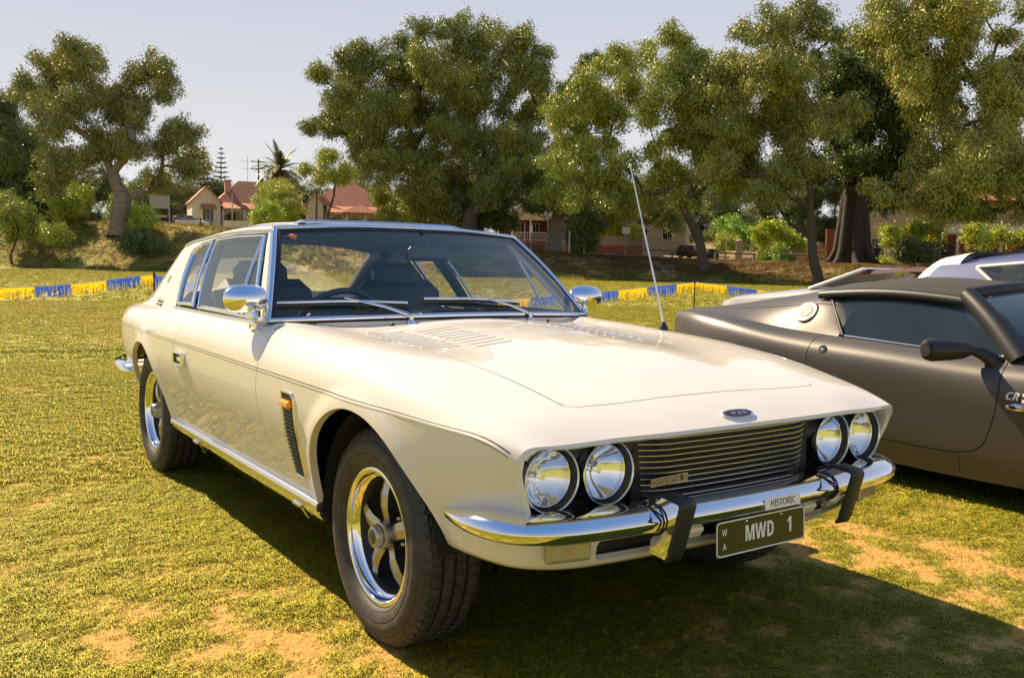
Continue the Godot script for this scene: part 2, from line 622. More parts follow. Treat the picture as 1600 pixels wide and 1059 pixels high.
func hero() -> void:
	for k in 10:
		ly.append(Spl.new(SX, LY[k])); lz.append(Spl.new(SX, LZ[k]))
	gut_y = Spl.new([-3.6, -3.4, -3.2, -3.0, -2.8, -2.65, -2.45, -2.14, -1.75, -1.325], [.84, .878, .955, 1.07, 1.185, 1.228, 1.246, 1.265, 1.277, 1.275])
	gut_z = Spl.new([-3.6, -3.4, -3.2, -3.0, -2.8, -2.65, -2.45, -2.14, -1.75, -1.325], [.665, .66, .645, .63, .612, .600, .597, .598, .603, .610])
	roof_y = Spl.new([-3.9, -3.6, -3.3, -3.0, -2.7, -2.4, -2.0, -1.6, -1.245], [.84, .91, 1.04, 1.18, 1.282, 1.326, 1.343, 1.334, 1.302])
	var czs := []
	var cys := []
	for i in 7:
		czs.append(0.772 * i / 6.0)
		var mid: float = top_at(cowl_x(0.0), 0.0)[0].y
		var end: float = top_at(cowl_x(0.765), 0.765)[0].y
		cys.append(lerpf(mid, end, pow(i / 6.0, 2.0)) + 0.011)
	cowl_y = Spl.new(czs, cys)
	bonnet_poly = round_poly([Vector2(0.578, -0.2), Vector2(0.578, 0.513), Vector2(0.25, 0.553), Vector2(-0.4, 0.575), Vector2(-0.80, 0.58), Vector2(-1.2, 0.58), Vector2(-1.2, -0.2)], 0.03)
	var car := thing("cream_coupe", "cream classic four seat coupe with chrome bumper, nearest car on the grass", "car")
	var paint: Material = M.cream
	var chrome: Material = M.chrome
	var gap := 0.0025
	for s in [1.0, -1.0]:
		# ---- front wing
		var mb := MB.new()
		var cF := func(p): return p.x - door_front(p.y) - gap
		var cB := func(p): return -in_bonnet(p) - gap
		var cC := func(p): return p.x - cowl_x(p.z) + 0.06
		panel(mb, cols_of(-0.86, 0.71, 0.016, 0, 18), [cF, arch_f], 0.025, s)
		panel(mb, cols_of(-0.97, 0.71, 0.02, 18, 30), [cF, arch_f], 0.025, s)
		panel(mb, cols_of(-0.97, 0.71, 0.02, 30, 54), [cB, cC], 0.02, s)
		# rolled edge of the nose aperture
		var E := body_sec(0.71)
		for i in 54:
			var c := Vector3(0.66, 0.61, 0.0)
			var prev_p: Vector3 = E[i]
			var prev_q: Vector3 = E[i + 1]
			var ins := [Vector3(0.006, 0, 0), Vector3(-0.004, 0, 0), Vector3(-0.05, 0, 0)]
			var shr := [0.009, 0.014, 0.020]
			var pn0 := Vector3(0.75, 0.3, 0)
			for e in 3:
				var a = aper(E[i], shr[e]) + ins[e]
				var b = aper(E[i + 1], shr[e]) + ins[e]
				var nn := [Vector3(0.9, 0, 0), Vector3(0.7, 0, 0), Vector3.ZERO][e] as Vector3
				var inw0: Vector3 = (aper(E[i], 1.0) - E[i]) * ([-0.4, 0.7, 1.0][e])
				var inw1: Vector3 = (aper(E[i + 1], 1.0) - E[i + 1]) * ([-0.4, 0.7, 1.0][e])
				var n0 := (nn + inw0).normalized()
				var n1 := (nn + inw1).normalized()
				var fz := Vector3(1, 1, s)
				mb.tri(prev_p * fz, prev_q * fz, b * fz, n0 * fz, n1 * fz, n1 * fz)
				mb.tri(prev_p * fz, b * fz, a * fz, n0 * fz, n1 * fz, n0 * fz)
				prev_p = a; prev_q = b
		part("front_wing", mb, paint, car)
		# ---- door
		mb = MB.new()
		var cD1 := func(p): return door_front(p.y) - gap - p.x
		var cD2 := func(p): return p.x - door_rear(p.y) - gap
		panel(mb, cols_of(-2.02, -0.68, 0.03, 0, 18), [cD1, cD2], 0.025, s)
		panel(mb, cols_of(-2.02, -0.68, 0.03, 18, 30), [cD1, cD2], 0.025, s)
		var door := part("door", mb, paint, car)
		# ---- rear quarter
		mb = MB.new()
		var cQ := func(p): return door_rear(p.y) - gap - p.x
		panel(mb, cols_of(-3.9, -1.66, 0.025, 0, 18), [cQ, arch_r], 0.025, s)
		panel(mb, cols_of(-3.9, -1.66, 0.03, 18, 30), [cQ, arch_r], 0.025, s)
		panel(mb, cols_of(-3.9, -3.3, 0.06, 30, 54), [], 0.0, s)
		# tail panel
		var T := body_sec(-3.9)
		for i in 54:
			mb.quad(T[i] * Vector3(1, 1, s), T[i + 1] * Vector3(1, 1, s), Vector3(-3.9, T[i + 1].y, 0), Vector3(-3.9, T[i].y, 0), Vector3.LEFT)
		part("rear_quarter", mb, paint, car)
		# ---- greenhouse side in body colour, holes for the windows
		var open_poly := PackedVector2Array([Vector2(-1.0, 0.899), Vector2(-1.375, 1.262), Vector2(-1.8, 1.262), Vector2(-2.14, 1.249), Vector2(-2.40, 1.226), Vector2(-2.52, 1.19), Vector2(-2.345, 0.899)])
		mb = MB.new()
		var cO := func(p): return -in_poly(Vector2(p.x, p.y), open_poly)
		panel(mb, gh_cols(-3.6, -0.935, 0.03), [cO], 0.03, s)
		panel(mb, roof_cols(-3.6, -1.325, 0.05, 26), [func(p): return absf(p.z) - gut_z.at(p.x) * 0.90 + (0.0 if p.x < -1.42 else 0.0)], 0.0, s)
		var pillar := part("roof_pillar", mb, paint, car)
		# gutter rail
		var gp := []
		var gn := []
		for i in 34:
			var x := lerpf(-2.72, -1.325, i / 33.0)
			gp.append(Vector3(x, gut_y.at(x) - 0.002, (gut_z.at(x) + 0.004) * s)); gn.append(Vector3(0, 0.35, s).normalized())
		mb = MB.new()
		ribbon(mb, gp, gn, 0.011, 0.007)
		part("gutter", mb, chrome, pillar)
		# ---- windows
		var door_glass := [Vector2(-1.075, 0.921), Vector2(-1.405, 1.243), Vector2(-1.75, 1.244), Vector2(-2.095, 1.232), Vector2(-1.905, 0.921)]
		var frame := [Vector2(-1.01, 0.902), Vector2(-1.372, 1.258), Vector2(-1.75, 1.259), Vector2(-2.132, 1.246), Vector2(-1.925, 0.902)]
		mb = MB.new()
		for i in frame.size(): frame[i] = door_glass[i].lerp(frame[i], 0.62)
		frame_band(mb, frame, door_glass, 0.006, s)
		part("window_frame", mb, chrome, door)
		mb = MB.new()
		gh_pane(mb, door_glass, 0.0, s)
		part("window_glass", mb, M.side_glass, door)
		var bar := []
		var barn := []
		for i in 8:
			var q := Vector2(-1.285, 0.921).lerp(Vector2(-1.392, 1.243), i / 7.0)
			var p := gh_side(q.x, q.y)
			bar.append(Vector3(p.x, p.y, p.z * s)); barn.append(Vector3(0, 0.42, s).normalized())
		mb = MB.new()
		ribbon(mb, bar, barn, 0.017, 0.010)
		part("quarter_light_bar", mb, chrome, door)
		var qg := [Vector2(-2.055, 0.935), Vector2(-2.205, 1.222), Vector2(-2.36, 1.205), Vector2(-2.425, 1.165), Vector2(-2.315, 0.95), Vector2(-2.29, 0.925)]
		var qf := [Vector2(-1.955, 0.902), Vector2(-2.150, 1.241), Vector2(-2.39, 1.222), Vector2(-2.50, 1.185), Vector2(-2.365, 0.93), Vector2(-2.335, 0.902)]
		mb = MB.new()
		for i in qf.size(): qf[i] = qg[i].lerp(qf[i], 0.66)
		frame_band(mb, qf, qg, 0.007, s)
		var qw := part("quarter_window_frame", mb, chrome, pillar)
		mb = MB.new()
		gh_pane(mb, qg, -0.004, s)
		part("quarter_window", mb, M.side_glass, pillar)
		# dark seals between frames and body
		mb = MB.new()
		for L in [open_poly]:
			var lp := gh_loop(Array(L), -0.012, s)
			ribbon(mb, lp[0], lp[1], 0.07, 0.006)
		part("window_seal", mb, M.rubber, pillar)
		# belt moulding
		var bp := []
		var bn := []
		for i in 30:
			var x := lerpf(-2.345, -0.99, i / 29.0)
			var S := body_sec(x)
			bp.append(Vector3(x, S[30].y + 0.003, (S[30].z) * s)); bn.append(Vector3(0, 0.5, s).normalized())
		mb = MB.new()
		ribbon(mb, bp, bn, 0.016, 0.009)
		part("belt_moulding", mb, chrome, car)
		# coach lines along the crease
		mb = MB.new()
		for dy in [0.006, -0.004]:
			var lp := []
			var ln := []
			for i in 150:
				var x := lerpf(-3.6, 0.685, i / 149.0)
				var r := side_at(x, ly[3].at(x) + dy)
				if absf(x - door_front(r[0].y)) < 0.006 or absf(x - door_rear(r[0].y)) < 0.006: continue
				lp.append(r[0] * Vector3(1, 1, s)); ln.append((r[1] + Vector3(0, 0.05, 0)).normalized() * Vector3(1, 1, s))
			ribbon(mb, lp, ln, 0.0034 if dy > 0.0 else 0.0018, 0.0010)
		part("coach_line", mb, M.line_dark, car)
		# sill trim and polished sill cover
		mb = MB.new()
		var sp := []
		var so := []
		for i in 2:
			sp.append(Vector3([-2.27, -0.375][i], 0.0, 0.0)); so.append(Vector3(0, 0, s))
		mb.sweep(sp, so, [Vector2(0.775, 0.348), Vector2(0.806, 0.342), Vector2(0.812, 0.336), Vector2(0.812, 0.318), Vector2(0.806, 0.312), Vector2(0.78, 0.312)])
		part("sill_trim", mb, M.trim, car)
		mb = MB.new()
		mb.sweep(sp, so, [Vector2(0.802, 0.316), Vector2(0.800, 0.30), Vector2(0.762, 0.242), Vector2(0.70, 0.23), Vector2(0.70, 0.316)])
		part("sill_cover", mb, chrome, car)
		for x in [-1.83, -0.56]:
			mb = MB.new()
			mb.box(xf(Vector3(x, 0.297, 0.806 * s)), Vector3(0.075, 0.012, 0.012), 0.002)
			mb.box(xf(Vector3(x + 0.015, 0.268, 0.783 * s), Vector3(1, 0, 0), Vector3(0, 1, 0.6 * s)), Vector3(0.02, 0.05, 0.006), 0.001)
			part("jacking_point", mb, M.trim, car)
		hero_side_vent(car, s)
		hero_handle(door, s)
		hero_mirror(car, s)
		# wheel house
		for A in [ARCH_F, ARCH_R]:
			mb = MB.new()
			mb.lathe(Transform3D(Basis(), Vector3(A.x, A.y, 0.45 * s)), [Vector2(0.02, 0), Vector2(A.z - 0.01, 0), Vector2(A.z - 0.006, 0.34 * s)], 40, 0.12, PI + 0.05)
			part("wheel_house", mb, M.under, car)
		# c-pillar extractor vent
		mb = MB.new()
		for i in 3:
			var p := gh_side(-2.70 - 0.012 * i, 0.917 - 0.017 * i)
			mb.box(Transform3D(Basis(), Vector3(p.x, p.y, (p.z + 0.004) * s)).rotated_local(Vector3.RIGHT, -0.42 * s), Vector3(0.115, 0.009, 0.012), 0.003)
		part("air_outlet_slat", mb, paint, pillar)
		mb = MB.new()
		var pv := gh_side(-2.71, 0.90)
		mb.box(Transform3D(Basis(), Vector3(pv.x, pv.y, (pv.z - 0.008) * s)).rotated_local(Vector3.RIGHT, -0.42 * s), Vector3(0.12, 0.052, 0.02), 0.004)
		part("air_outlet", mb, M.black, pillar)
		mb = MB.new()
		pv = gh_side(-2.69, 1.035)
		mb.box(Transform3D(Basis(), Vector3(pv.x, pv.y, (pv.z + 0.001) * s)).rotated_local(Vector3.RIGHT, -0.42 * s).rotated_local(Vector3.BACK, -0.5), Vector3(0.018, 0.05, 0.008), 0.003)
		part("pillar_badge", mb, chrome, pillar)
		# windscreen pillar trim
	# ---- bonnet
	var mbn := MB.new()
	var cIn := func(p): return in_bonnet(p) - gap
	var cCw := func(p): return p.x - cowl_x(p.z) - 0.022
	for s in [1.0, -1.0]: panel(mbn, cols_of(-0.86, 0.62, 0.018, 30, 54), [cIn, cCw], 0.02, s)
	var bonnet := part("bonnet", mbn, paint, car)
	mbn = MB.new()
	for i in 48:
		var z0 := lerpf(-0.74, 0.74, i / 48.0)
		var z1 := lerpf(-0.74, 0.74, (i + 1) / 48.0)
		var A: Vector3 = top_at(cowl_x(z0) + 0.017, z0)[0]
		var B: Vector3 = top_at(cowl_x(z1) + 0.017, z1)[0]
		mbn.quad(A, B, ws_pt(z1 / 0.772, -0.03, -0.004), ws_pt(z0 / 0.772, -0.03, -0.004), Vector3(0.2, 1, 0))
	part("scuttle", mbn, paint, car)
	# louvres: a long and a short bank each side
	for s in [1.0, -1.0]:
		for bank in 2:
			for i in 9:
				var x := lerpf(-0.55, -0.15, i / 8.0) + 0.05 * bank
				var z0 = (0.475 if bank == 0 else 0.30) * s
				mbn = MB.new()
				var path := []
				var nn := []
				for k in 9:
					var zz = z0 + (k / 8.0 - 0.5) * 0.145
					var r := top_at(x - 0.012 * (k / 8.0) * 0.0, zz)
					path.append(r[0]); nn.append(r[1])
				ribbon(mbn, path, nn, 0.017, 0.0022, 0.1)
				part("louvre", mbn, paint, bonnet)
				mbn = MB.new()
				for k in 9: path[k] += Vector3(-0.0105, 0, 0)
				ribbon(mbn, path, nn, 0.003, 0.0008)
				part("louvre_slot", mbn, M.line_grey, bonnet)
	hero_front(car)
	hero_screens(car)
	hero_inside(car)
	# wheels
	for w in [Vector3(0, 0.323, 0.775), Vector3(-2.667, 0.323, 0.798)]:
		for s in [1.0, -1.0]: hero_wheel(car, Vector3(w.x, w.y, w.z * s), s, 0.0 if w.x == 0.0 else 0.55)
	# underside
	var mbu := MB.new()
	mbu.box(xf(Vector3(-1.35, 0.30, 0)), Vector3(1.9, 0.10, 1.42), 0.03)
	mbu.box(xf(Vector3(-1.5, 0.40, 0)), Vector3(3.9, 0.12, 0.9), 0.03)
	mbu.box(xf(Vector3(-3.4, 0.47, 0)), Vector3(0.85, 0.14, 1.2), 0.03)
	part("underbody", mbu, M.under, car)
	# rear bumper
	var rp := plan_path([[-3.235, 0.80], [-3.30, 0.805], [-3.5, 0.80], [-3.75, 0.765], [-3.90, 0.68], [-3.955, 0.5], [-3.97, 0.0]], 0.475, 6)
	var rows := []
	for i in rp[0].size():
		var e := sqrt(clampf((-3.232 - rp[0][i].x) / 0.09, 0.0, 1.0))
		var r := PackedVector3Array()
		for q in [[-.02, -.045], [.012, -.036], [.026, -.018], [.031, 0.0], [.026, .018], [.012, .036], [-.02, .045]]: r.push_back(rp[0][i] + rp[1][i] * (q[0] * e) + Vector3.UP * (q[1] * e))
		r.reverse()
		rows.append(r)
	var mbr := MB.new()
	panel(mbr, rows, [], 0.0)
	part("rear_bumper", mbr, chrome, car)

func aper(p: Vector3, k: float) -> Vector3:   # moves a point of the nose aperture's outline inwards
	var dy := -1.0 if p.y > 0.69 else 0.0
	var side := smoothstep(0.60, 0.72, absf(p.z))
	var d := Vector3(0, dy * (1.0 - side * 0.6) + (0.3 if p.y < 0.56 else 0.0), -side)
	k *= 1.0 + 1.3 * smoothstep(0.66, 0.74, absf(p.z)) * smoothstep(0.64, 0.70, p.y)
	return p + d.normalized() * k if d.length() > 0.01 else p

func frame_band(mb: MB, outer: Array, inner: Array, lift: float, s: float) -> void:  # bevelled metal band between two loops of equal corner count
	var k := outer.size()
	var fz := Vector3(1, 1, s)
	var n := Vector3(0.02, 0.44, 1.0).normalized()
	for i in k:
		var i2 := (i + 1) % k
		var q := maxi(1, int(outer[i].distance_to(outer[i2]) / 0.06))
		for j in q:
			var t0 := float(j) / q
			var t1 := float(j + 1) / q
			var rows := []
			for e in [[0.0, 0.0], [0.12, 1.0], [0.5, 1.25], [0.88, 1.0], [1.0, -0.6]]:
				var r := []
				for t in [t0, t1]:
					var xy: Vector2 = outer[i].lerp(outer[i2], t).lerp(inner[i].lerp(inner[i2], t), e[0])
					r.append((gh_side(xy.x, xy.y) + n * lift * e[1]) * fz)
				rows.append(r)
			for e in 4: mb.quad(rows[e][0], rows[e][1], rows[e + 1][1], rows[e + 1][0], n * fz)

func gh_pane(mb: MB, poly: Array, lift: float, s: float) -> void:
	var n := Vector3(0.02, 0.44, 1.0).normalized()
	var pv := PackedVector2Array(poly)
	var idx := Geometry2D.triangulate_polygon(pv)
	for i in range(0, idx.size(), 3):
		# subdivide so that the pane follows the curved side
		var a := pv[idx[i]]
		var b := pv[idx[i + 1]]
		var c := pv[idx[i + 2]]
		var K := 6
		for u in K:
			for v in K - u:
				var f := func(uu, vv):
					var q: Vector2 = a + (b - a) * (uu / float(K)) + (c - a) * (vv / float(K))
					return (gh_side(q.x, q.y) + n * lift) * Vector3(1, 1, s)
				mb.tri(f.call(u, v), f.call(u + 1, v), f.call(u, v + 1), n * Vector3(1, 1, s), n * Vector3(1, 1, s), n * Vector3(1, 1, s))
				if u + v < K - 1: mb.tri(f.call(u + 1, v), f.call(u + 1, v + 1), f.call(u, v + 1), n * Vector3(1, 1, s), n * Vector3(1, 1, s), n * Vector3(1, 1, s))

func hero_side_vent(car: Node3D, s: float) -> void:
	var rim := MB.new()
	var path := []
	var ns := []
	var loop := [Vector2(-0.553, 0.405), Vector2(-0.467, 0.405), Vector2(-0.440, 0.55), Vector2(-0.438, 0.690), Vector2(-0.462, 0.703), Vector2(-0.545, 0.703), Vector2(-0.540, 0.55)]
	for i in loop.size() + 1:
		var a: Vector2 = loop[i % loop.size()]
		var b: Vector2 = loop[(i + 1) % loop.size()]
		for j in 4:
			if i == loop.size() and j > 0: break
			var q := a.lerp(b, j / 4.0)
			var r := side_at(q.x, q.y)
			path.append(r[0] * Vector3(1, 1, s)); ns.append(r[1] * Vector3(1, 1, s))
	ribbon(rim, path, ns, 0.010, 0.006)
	var v := part("side_vent", rim, M.trim, car)
	var back := MB.new()
	for j in 12:
		var y0 := lerpf(0.405, 0.703, j / 12.0)
		var y1 := lerpf(0.405, 0.703, (j + 1) / 12.0)
		var xs := func(y): return [lerpf(-0.553, -0.543, (y - 0.405) / 0.3), lerpf(-0.467, -0.437, clampf((y - 0.405) / 0.2, 0, 1))]
		var a: Array = xs.call(y0)
		var b: Array = xs.call(y1)
		var f := func(x, y): return (side_at(x, y)[0] + Vector3(0, 0, 0.0022)) * Vector3(1, 1, s)
		back.quad(f.call(a[0], y0), f.call(a[1], y0), f.call(b[1], y1), f.call(b[0], y1), Vector3(0, 0, s))
	part("vent_back", back, M.black, v)
	for i in 17:
		var y := lerpf(0.418, 0.645, i / 16.0)
		var t := clampf((y - 0.405) / 0.2, 0, 1)
		var x0 := lerpf(-0.545, -0.536, t)
		var x1 := lerpf(-0.472, -0.444, t)
		var m := MB.new()
		var pp := []
		var nn := []
		for k in 3:
			var r := side_at(lerpf(x0, x1, k / 2.0), y)
			pp.append((r[0] + Vector3(0, 0, 0.002)) * Vector3(1, 1, s)); nn.append((r[1] + Vector3(0, 0.5, 0)).normalized() * Vector3(1, 1, s))
		ribbon(m, pp, nn, 0.007, 0.006)
		part("vent_slat", m, M.satin_black, v)
	var lamp := MB.new()
	var r2 := side_at(-0.495, 0.664)
	lamp.box(Transform3D(Basis(), (r2[0] + Vector3(0, 0, 0.006)) * Vector3(1, 1, s)).rotated_local(Vector3.UP, -0.05 * s), Vector3(0.092, 0.026, 0.022), 0.007)
	part("side_repeater_lamp", lamp, M.amber, v)

func hero_handle(door: Node3D, s: float) -> void:
	var r := side_at(-1.86, 0.685)
	var t := Transform3D(Basis(), r[0] * Vector3(1, 1, s)).rotated_local(Vector3.RIGHT, 0.02 * s)
	var m := MB.new()
	for e in [[-0.075, 0.0, 0.014, 0.058], [0.07, 0.0, 0.02, 0.058]]:
		m.box(t.translated_local(Vector3(e[0], e[1], 0.008 * s)), Vector3(e[2], e[3], 0.022), 0.005)
	for e in [0.026, -0.026]: m.box(t.translated_local(Vector3(0, e, 0.008 * s)), Vector3(0.16, 0.010, 0.020), 0.004)
	m.box(t.translated_local(Vector3(0.03, 0.0, 0.010 * s)), Vector3(0.07, 0.022, 0.012), 0.004)
	part("door_handle", m, M.chrome, door)
	m = MB.new()
	m.box(t.translated_local(Vector3(0, 0, 0.001 * s)), Vector3(0.15, 0.05, 0.01), 0.001)
	part("handle_recess", m, M.black, door)

func hero_mirror(car: Node3D, s: float) -> void:
	var m := MB.new()
	# foot and stalk on the door top, then a bullet shell
	var base := Vector3(-0.985, 0.898, 0.803)
	var fz := Vector3(1, 1, s)
	m.tube([(base + Vector3(-0.035, -0.010, 0.0)) * fz, (base + Vector3(0.0, 0.006, 0.004)) * fz, (base + Vector3(0.035, -0.006, 0.0)) * fz], [0.022, 0.026, 0.018], 10)
	m.tube([(base + Vector3(0.0, -0.004, 0.0)) * fz, (base + Vector3(-0.01, 0.035, 0.010)) * fz, (base + Vector3(-0.03, 0.075, 0.025)) * fz], [0.022, 0.015, 0.019], 10, true, 0.7)
	var mir := part("door_mirror", m, M.chrome, car)
	m = MB.new()
	var c := (base + Vector3(-0.045, 0.098, 0.033)) * fz
	# shell: long axis across the car, rounded forward, flat back
	var K := 14
	var R := 20
	for i in K:
		for j in R:
			var q := []
			for e in [[i, j], [i + 1, j], [i + 1, j + 1], [i, j + 1]]:
				var a: float = e[0] / float(K) * PI * 0.5
				var th: float = e[1] / float(R) * TAU
				var rr := pow(sin(a), 0.75)
				var y := sin(th) * rr * 0.054
				var z := cos(th) * rr * 0.080
				z = signf(z) * pow(absf(z) / 0.080, 0.62) * 0.080
				y = signf(y) * pow(absf(y) / 0.054, 0.72) * 0.054
				q.append(c + Vector3(0.080 * pow(cos(a), 0.8) - 0.01, y + 0.004 * cos(a), z * s))
			var nn := []
			for w in q: nn.append(((w - c + Vector3(0.012, 0, 0)) * Vector3(1.0 / 0.0072, 1.0 / 0.0028, 1.0 / 0.0092)).normalized())
			m.tri(q[0], q[1], q[2], nn[0], nn[1], nn[2]); m.tri(q[0], q[2], q[3], nn[0], nn[2], nn[3])
	part("mirror_shell", m, M.chrome, mir)
	m = MB.new()
	m.lathe(Transform3D(Basis(Vector3(0, 0, 0.76), Vector3(0, 0.50, 0), Vector3(-1, 0, 0)), c + Vector3(-0.012, 0, 0)), [Vector2(0.105, -0.004), Vector2(0.105, 0.003), Vector2(0.098, 0.004), Vector2(0.0, 0.004)], 24)
	part("mirror_glass", m, M.chrome, mir)

func hero_wheel(car: Node3D, at: Vector3, s: float, turn: float) -> void:
	# at = the outer lip's plane; the wheel's axle runs along z
	var b := Basis().rotated(Vector3.BACK, turn)
	if s < 0.0: b = b.rotated(Vector3.UP, PI)
	var t := Transform3D()
	var m := MB.new()
	m.lathe(t, [Vector2(.1795, -.029), Vector2(.168, -.050), Vector2(.150, -.10), Vector2(.10, -.11), Vector2(.06, -.085), Vector2(.0, -.085)], 40)
	m.lathe(t, [Vector2(.0, -.12), Vector2(.14, -.12), Vector2(.14, -.13)], 32)
	var root := part("wheel", m, M.dish_black, car)
	root.transform = Transform3D(b, at)
	m = MB.new()
	var w := -0.085   # middle of the tread
	m.lathe(t, [Vector2(.196, -.17), Vector2(.21, -.185), Vector2(.262, -.192), Vector2(.302, -.183), Vector2(.318, -.162),
		Vector2(.3225, -.155), Vector2(.3235, -.128), Vector2(.316, -.127), Vector2(.316, -.120), Vector2(.3245, -.119), Vector2(.325, -.089), Vector2(.317, -.088), Vector2(.317, -.080), Vector2(.325, -.079), Vector2(.3245, -.050), Vector2(.316, -.049), Vector2(.316, -.042), Vector2(.3235, -.041),
		Vector2(.3225, -.014), Vector2(.318, -.004), Vector2(.313, .004), Vector2(.309, .0065), Vector2(.306, .0105), Vector2(.296, .0150), Vector2(.293, .0130), Vector2(.291, .0165), Vector2(.272, .0215), Vector2(.255, .0225), Vector2(.252, .0205), Vector2(.250, .0225), Vector2(.238, .0205), Vector2(.225, .015), Vector2(.222, .0125), Vector2(.220, .0135), Vector2(.212, .007), Vector2(.204, -.004)], 72)
	part("tyre", m, M.tyre, root)
	# tread blocks: cut sipes over the ribs and the shoulders
	m = MB.new()
	for i in 62:
		var a := TAU * i / 62.0
		for r in 4:
			var z: float = [-.142, -.104, -.065, -.028][r]
			var ang := a + (0.5 if r % 2 else 0.0) * TAU / 62.0
			var tb := Transform3D(Basis().rotated(Vector3.BACK, ang), Vector3.ZERO)
			tb = tb.translated_local(Vector3(0.3245, 0, z)).rotated_local(Vector3.RIGHT, 0.30 if r < 2 else -0.30)
			m.box(tb, Vector3(0.007, 0.024, 0.027), 0.002)
		var ts := Transform3D(Basis().rotated(Vector3.BACK, a), Vector3.ZERO)
		for e in [1.0, -1.0]:
			var u := ts.translated_local(Vector3(0.3155, 0, -0.002 if e > 0 else -0.166)).rotated_local(Vector3.UP, -0.85 * e)
			m.box(u, Vector3(0.006, 0.0235, 0.026), 0.002)
	part("tread_block", m, M.tyre, root)
	root.get_child(root.get_child_count() - 1).set_meta("kind", "stuff")
	# polished rim with a deep dish
	m = MB.new()
	m.lathe(t, [Vector2(.203, -.010), Vector2(.2095, -.002), Vector2(.2095, .003), Vector2(.2065, .0055), Vector2(.198, .005), Vector2(.1935, .002), Vector2(.1915, -.004), Vector2(.1900, -.020), Vector2(.184, -.026), Vector2(.178, -.030)], 72)
	part("rim", m, M.chrome, root)
	for k in 5:
		var tb := Transform3D(Basis().rotated(Vector3.BACK, deg_to_rad(93.0 + 72.0 * k)), Vector3.ZERO)
		m = MB.new()
		# a faceted wedge: narrow at the hub, broad and raised at mid length
		var st := [[.038, .0190, -.030, .0], [.085, .0235, -.020, .0], [.125, .0245, -.022, .0], [.178, .020, -.036, .0]]
		for i in 3:
			var A: Array = st[i]
			var B: Array = st[i + 1]
			var ridge0: Vector3 = Vector3(A[0], 0, A[2])
			var ridge1: Vector3 = Vector3(B[0], 0, B[2])
			for e in [1.0, -1.0]:
				m.quad(tb * ridge0, tb * ridge1, tb * Vector3(B[0], e * B[1], B[2] - 0.007), tb * Vector3(A[0], e * A[1], A[2] - 0.007), tb.basis * Vector3(0, 0, 1))
				m.quad(tb * Vector3(A[0], e * A[1], A[2] - 0.007), tb * Vector3(B[0], e * B[1], B[2] - 0.007), tb * Vector3(B[0], e * B[1] * 0.8, B[2] - 0.022), tb * Vector3(A[0], e * A[1] * 0.8, A[2] - 0.022), tb.basis * Vector3(0, e, 0))
		part("spoke", m, M.polished, root)
		m = MB.new()
		var tn := Transform3D(Basis().rotated(Vector3.BACK, deg_to_rad(93.0 + 36.0 + 72.0 * k)), Vector3.ZERO).translated_local(Vector3(0.064, 0, -0.064))
		m.lathe(tn, [Vector2(.011, -.02), Vector2(.010, .0), Vector2(.008, .010), Vector2(.003, .014), Vector2(0, .014)], 8)
		part("wheel_nut", m, M.polished, root)
	m = MB.new()
	m.lathe(t, [Vector2(.046, -.06), Vector2(.043, -.020), Vector2(.041, -.012), Vector2(.036, -.010), Vector2(.036, .000), Vector2(.034, .004), Vector2(.0335, .010), Vector2(.030, .0135), Vector2(.022, .0135)], 32)
	part("hub_cap", m, M.polished, root)
	m = MB.new()
	m.lathe(t, [Vector2(.023, .0130), Vector2(.020, .0145), Vector2(0, .0155)], 24)
	part("hub_emblem", m, M.emblem_blue, root)


const FZ := Vector3(1, 1, -1)
func words(called: String, txt: String, font: String, size: float, depth: float, t: Transform3D, material: Material, parent: Node, bold := 400, stretch := 1.0) -> MeshInstance3D:
	var tm := TextMesh.new()
	var f := SystemFont.new()
	f.font_names = PackedStringArray([font])
	f.font_weight = bold
	tm.font = f
	tm.text = txt
	tm.font_size = 64
	tm.pixel_size = size / 64.0
	tm.depth = depth
	tm.curve_step = 1.0
	var o := part(called, tm, material, parent)
	o.transform = t * Transform3D(Basis.from_scale(Vector3(stretch, 1, 1)), Vector3.ZERO)
	return o

func facing_front(at: Vector3, lean := 0.0) -> Transform3D: # text or plate read from ahead of the car
	return Transform3D(Basis(Vector3(0, 0, -1), Vector3(0, 1, 0), Vector3(1, 0, 0)), at).rotated_local(Vector3.RIGHT, lean)

func plan_path(pts: Array, y: float, k := 5) -> Array: # smooth plan curve, mirrored: from the near side round the front to the far side
	var full := []
	for q in pts: full.append(Vector2(q[0], q[1]))
	for i in range(pts.size() - 2, -1, -1): full.append(Vector2(pts[i][0], -pts[i][1]))
	var t := [0.0]
	var xs := [full[0].x]
	var zs := [full[0].y]
	for i in range(1, full.size()):
		t.append(t[-1] + full[i].distance_to(full[i - 1])); xs.append(full[i].x); zs.append(full[i].y)
	var sx := Spl.new(t, xs)
	var sz := Spl.new(t, zs)
	var p := []
	for i in full.size() - 1:
		for j in k:
			var q: float = lerpf(t[i], t[i + 1], j / float(k))
			p.append(Vector3(sx.at(q), y, sz.at(q)))
	p.append(Vector3(full[-1].x, y, full[-1].y))
	var o := []
	for i in p.size():
		var d: Vector3 = (p[mini(i + 1, p.size() - 1)] - p[maxi(i - 1, 0)]).normalized()
		o.append(d.cross(Vector3.UP).normalized())
	if o[0].z < 0.0:
		for i in o.size(): o[i] = -o[i]
	return [p, o]

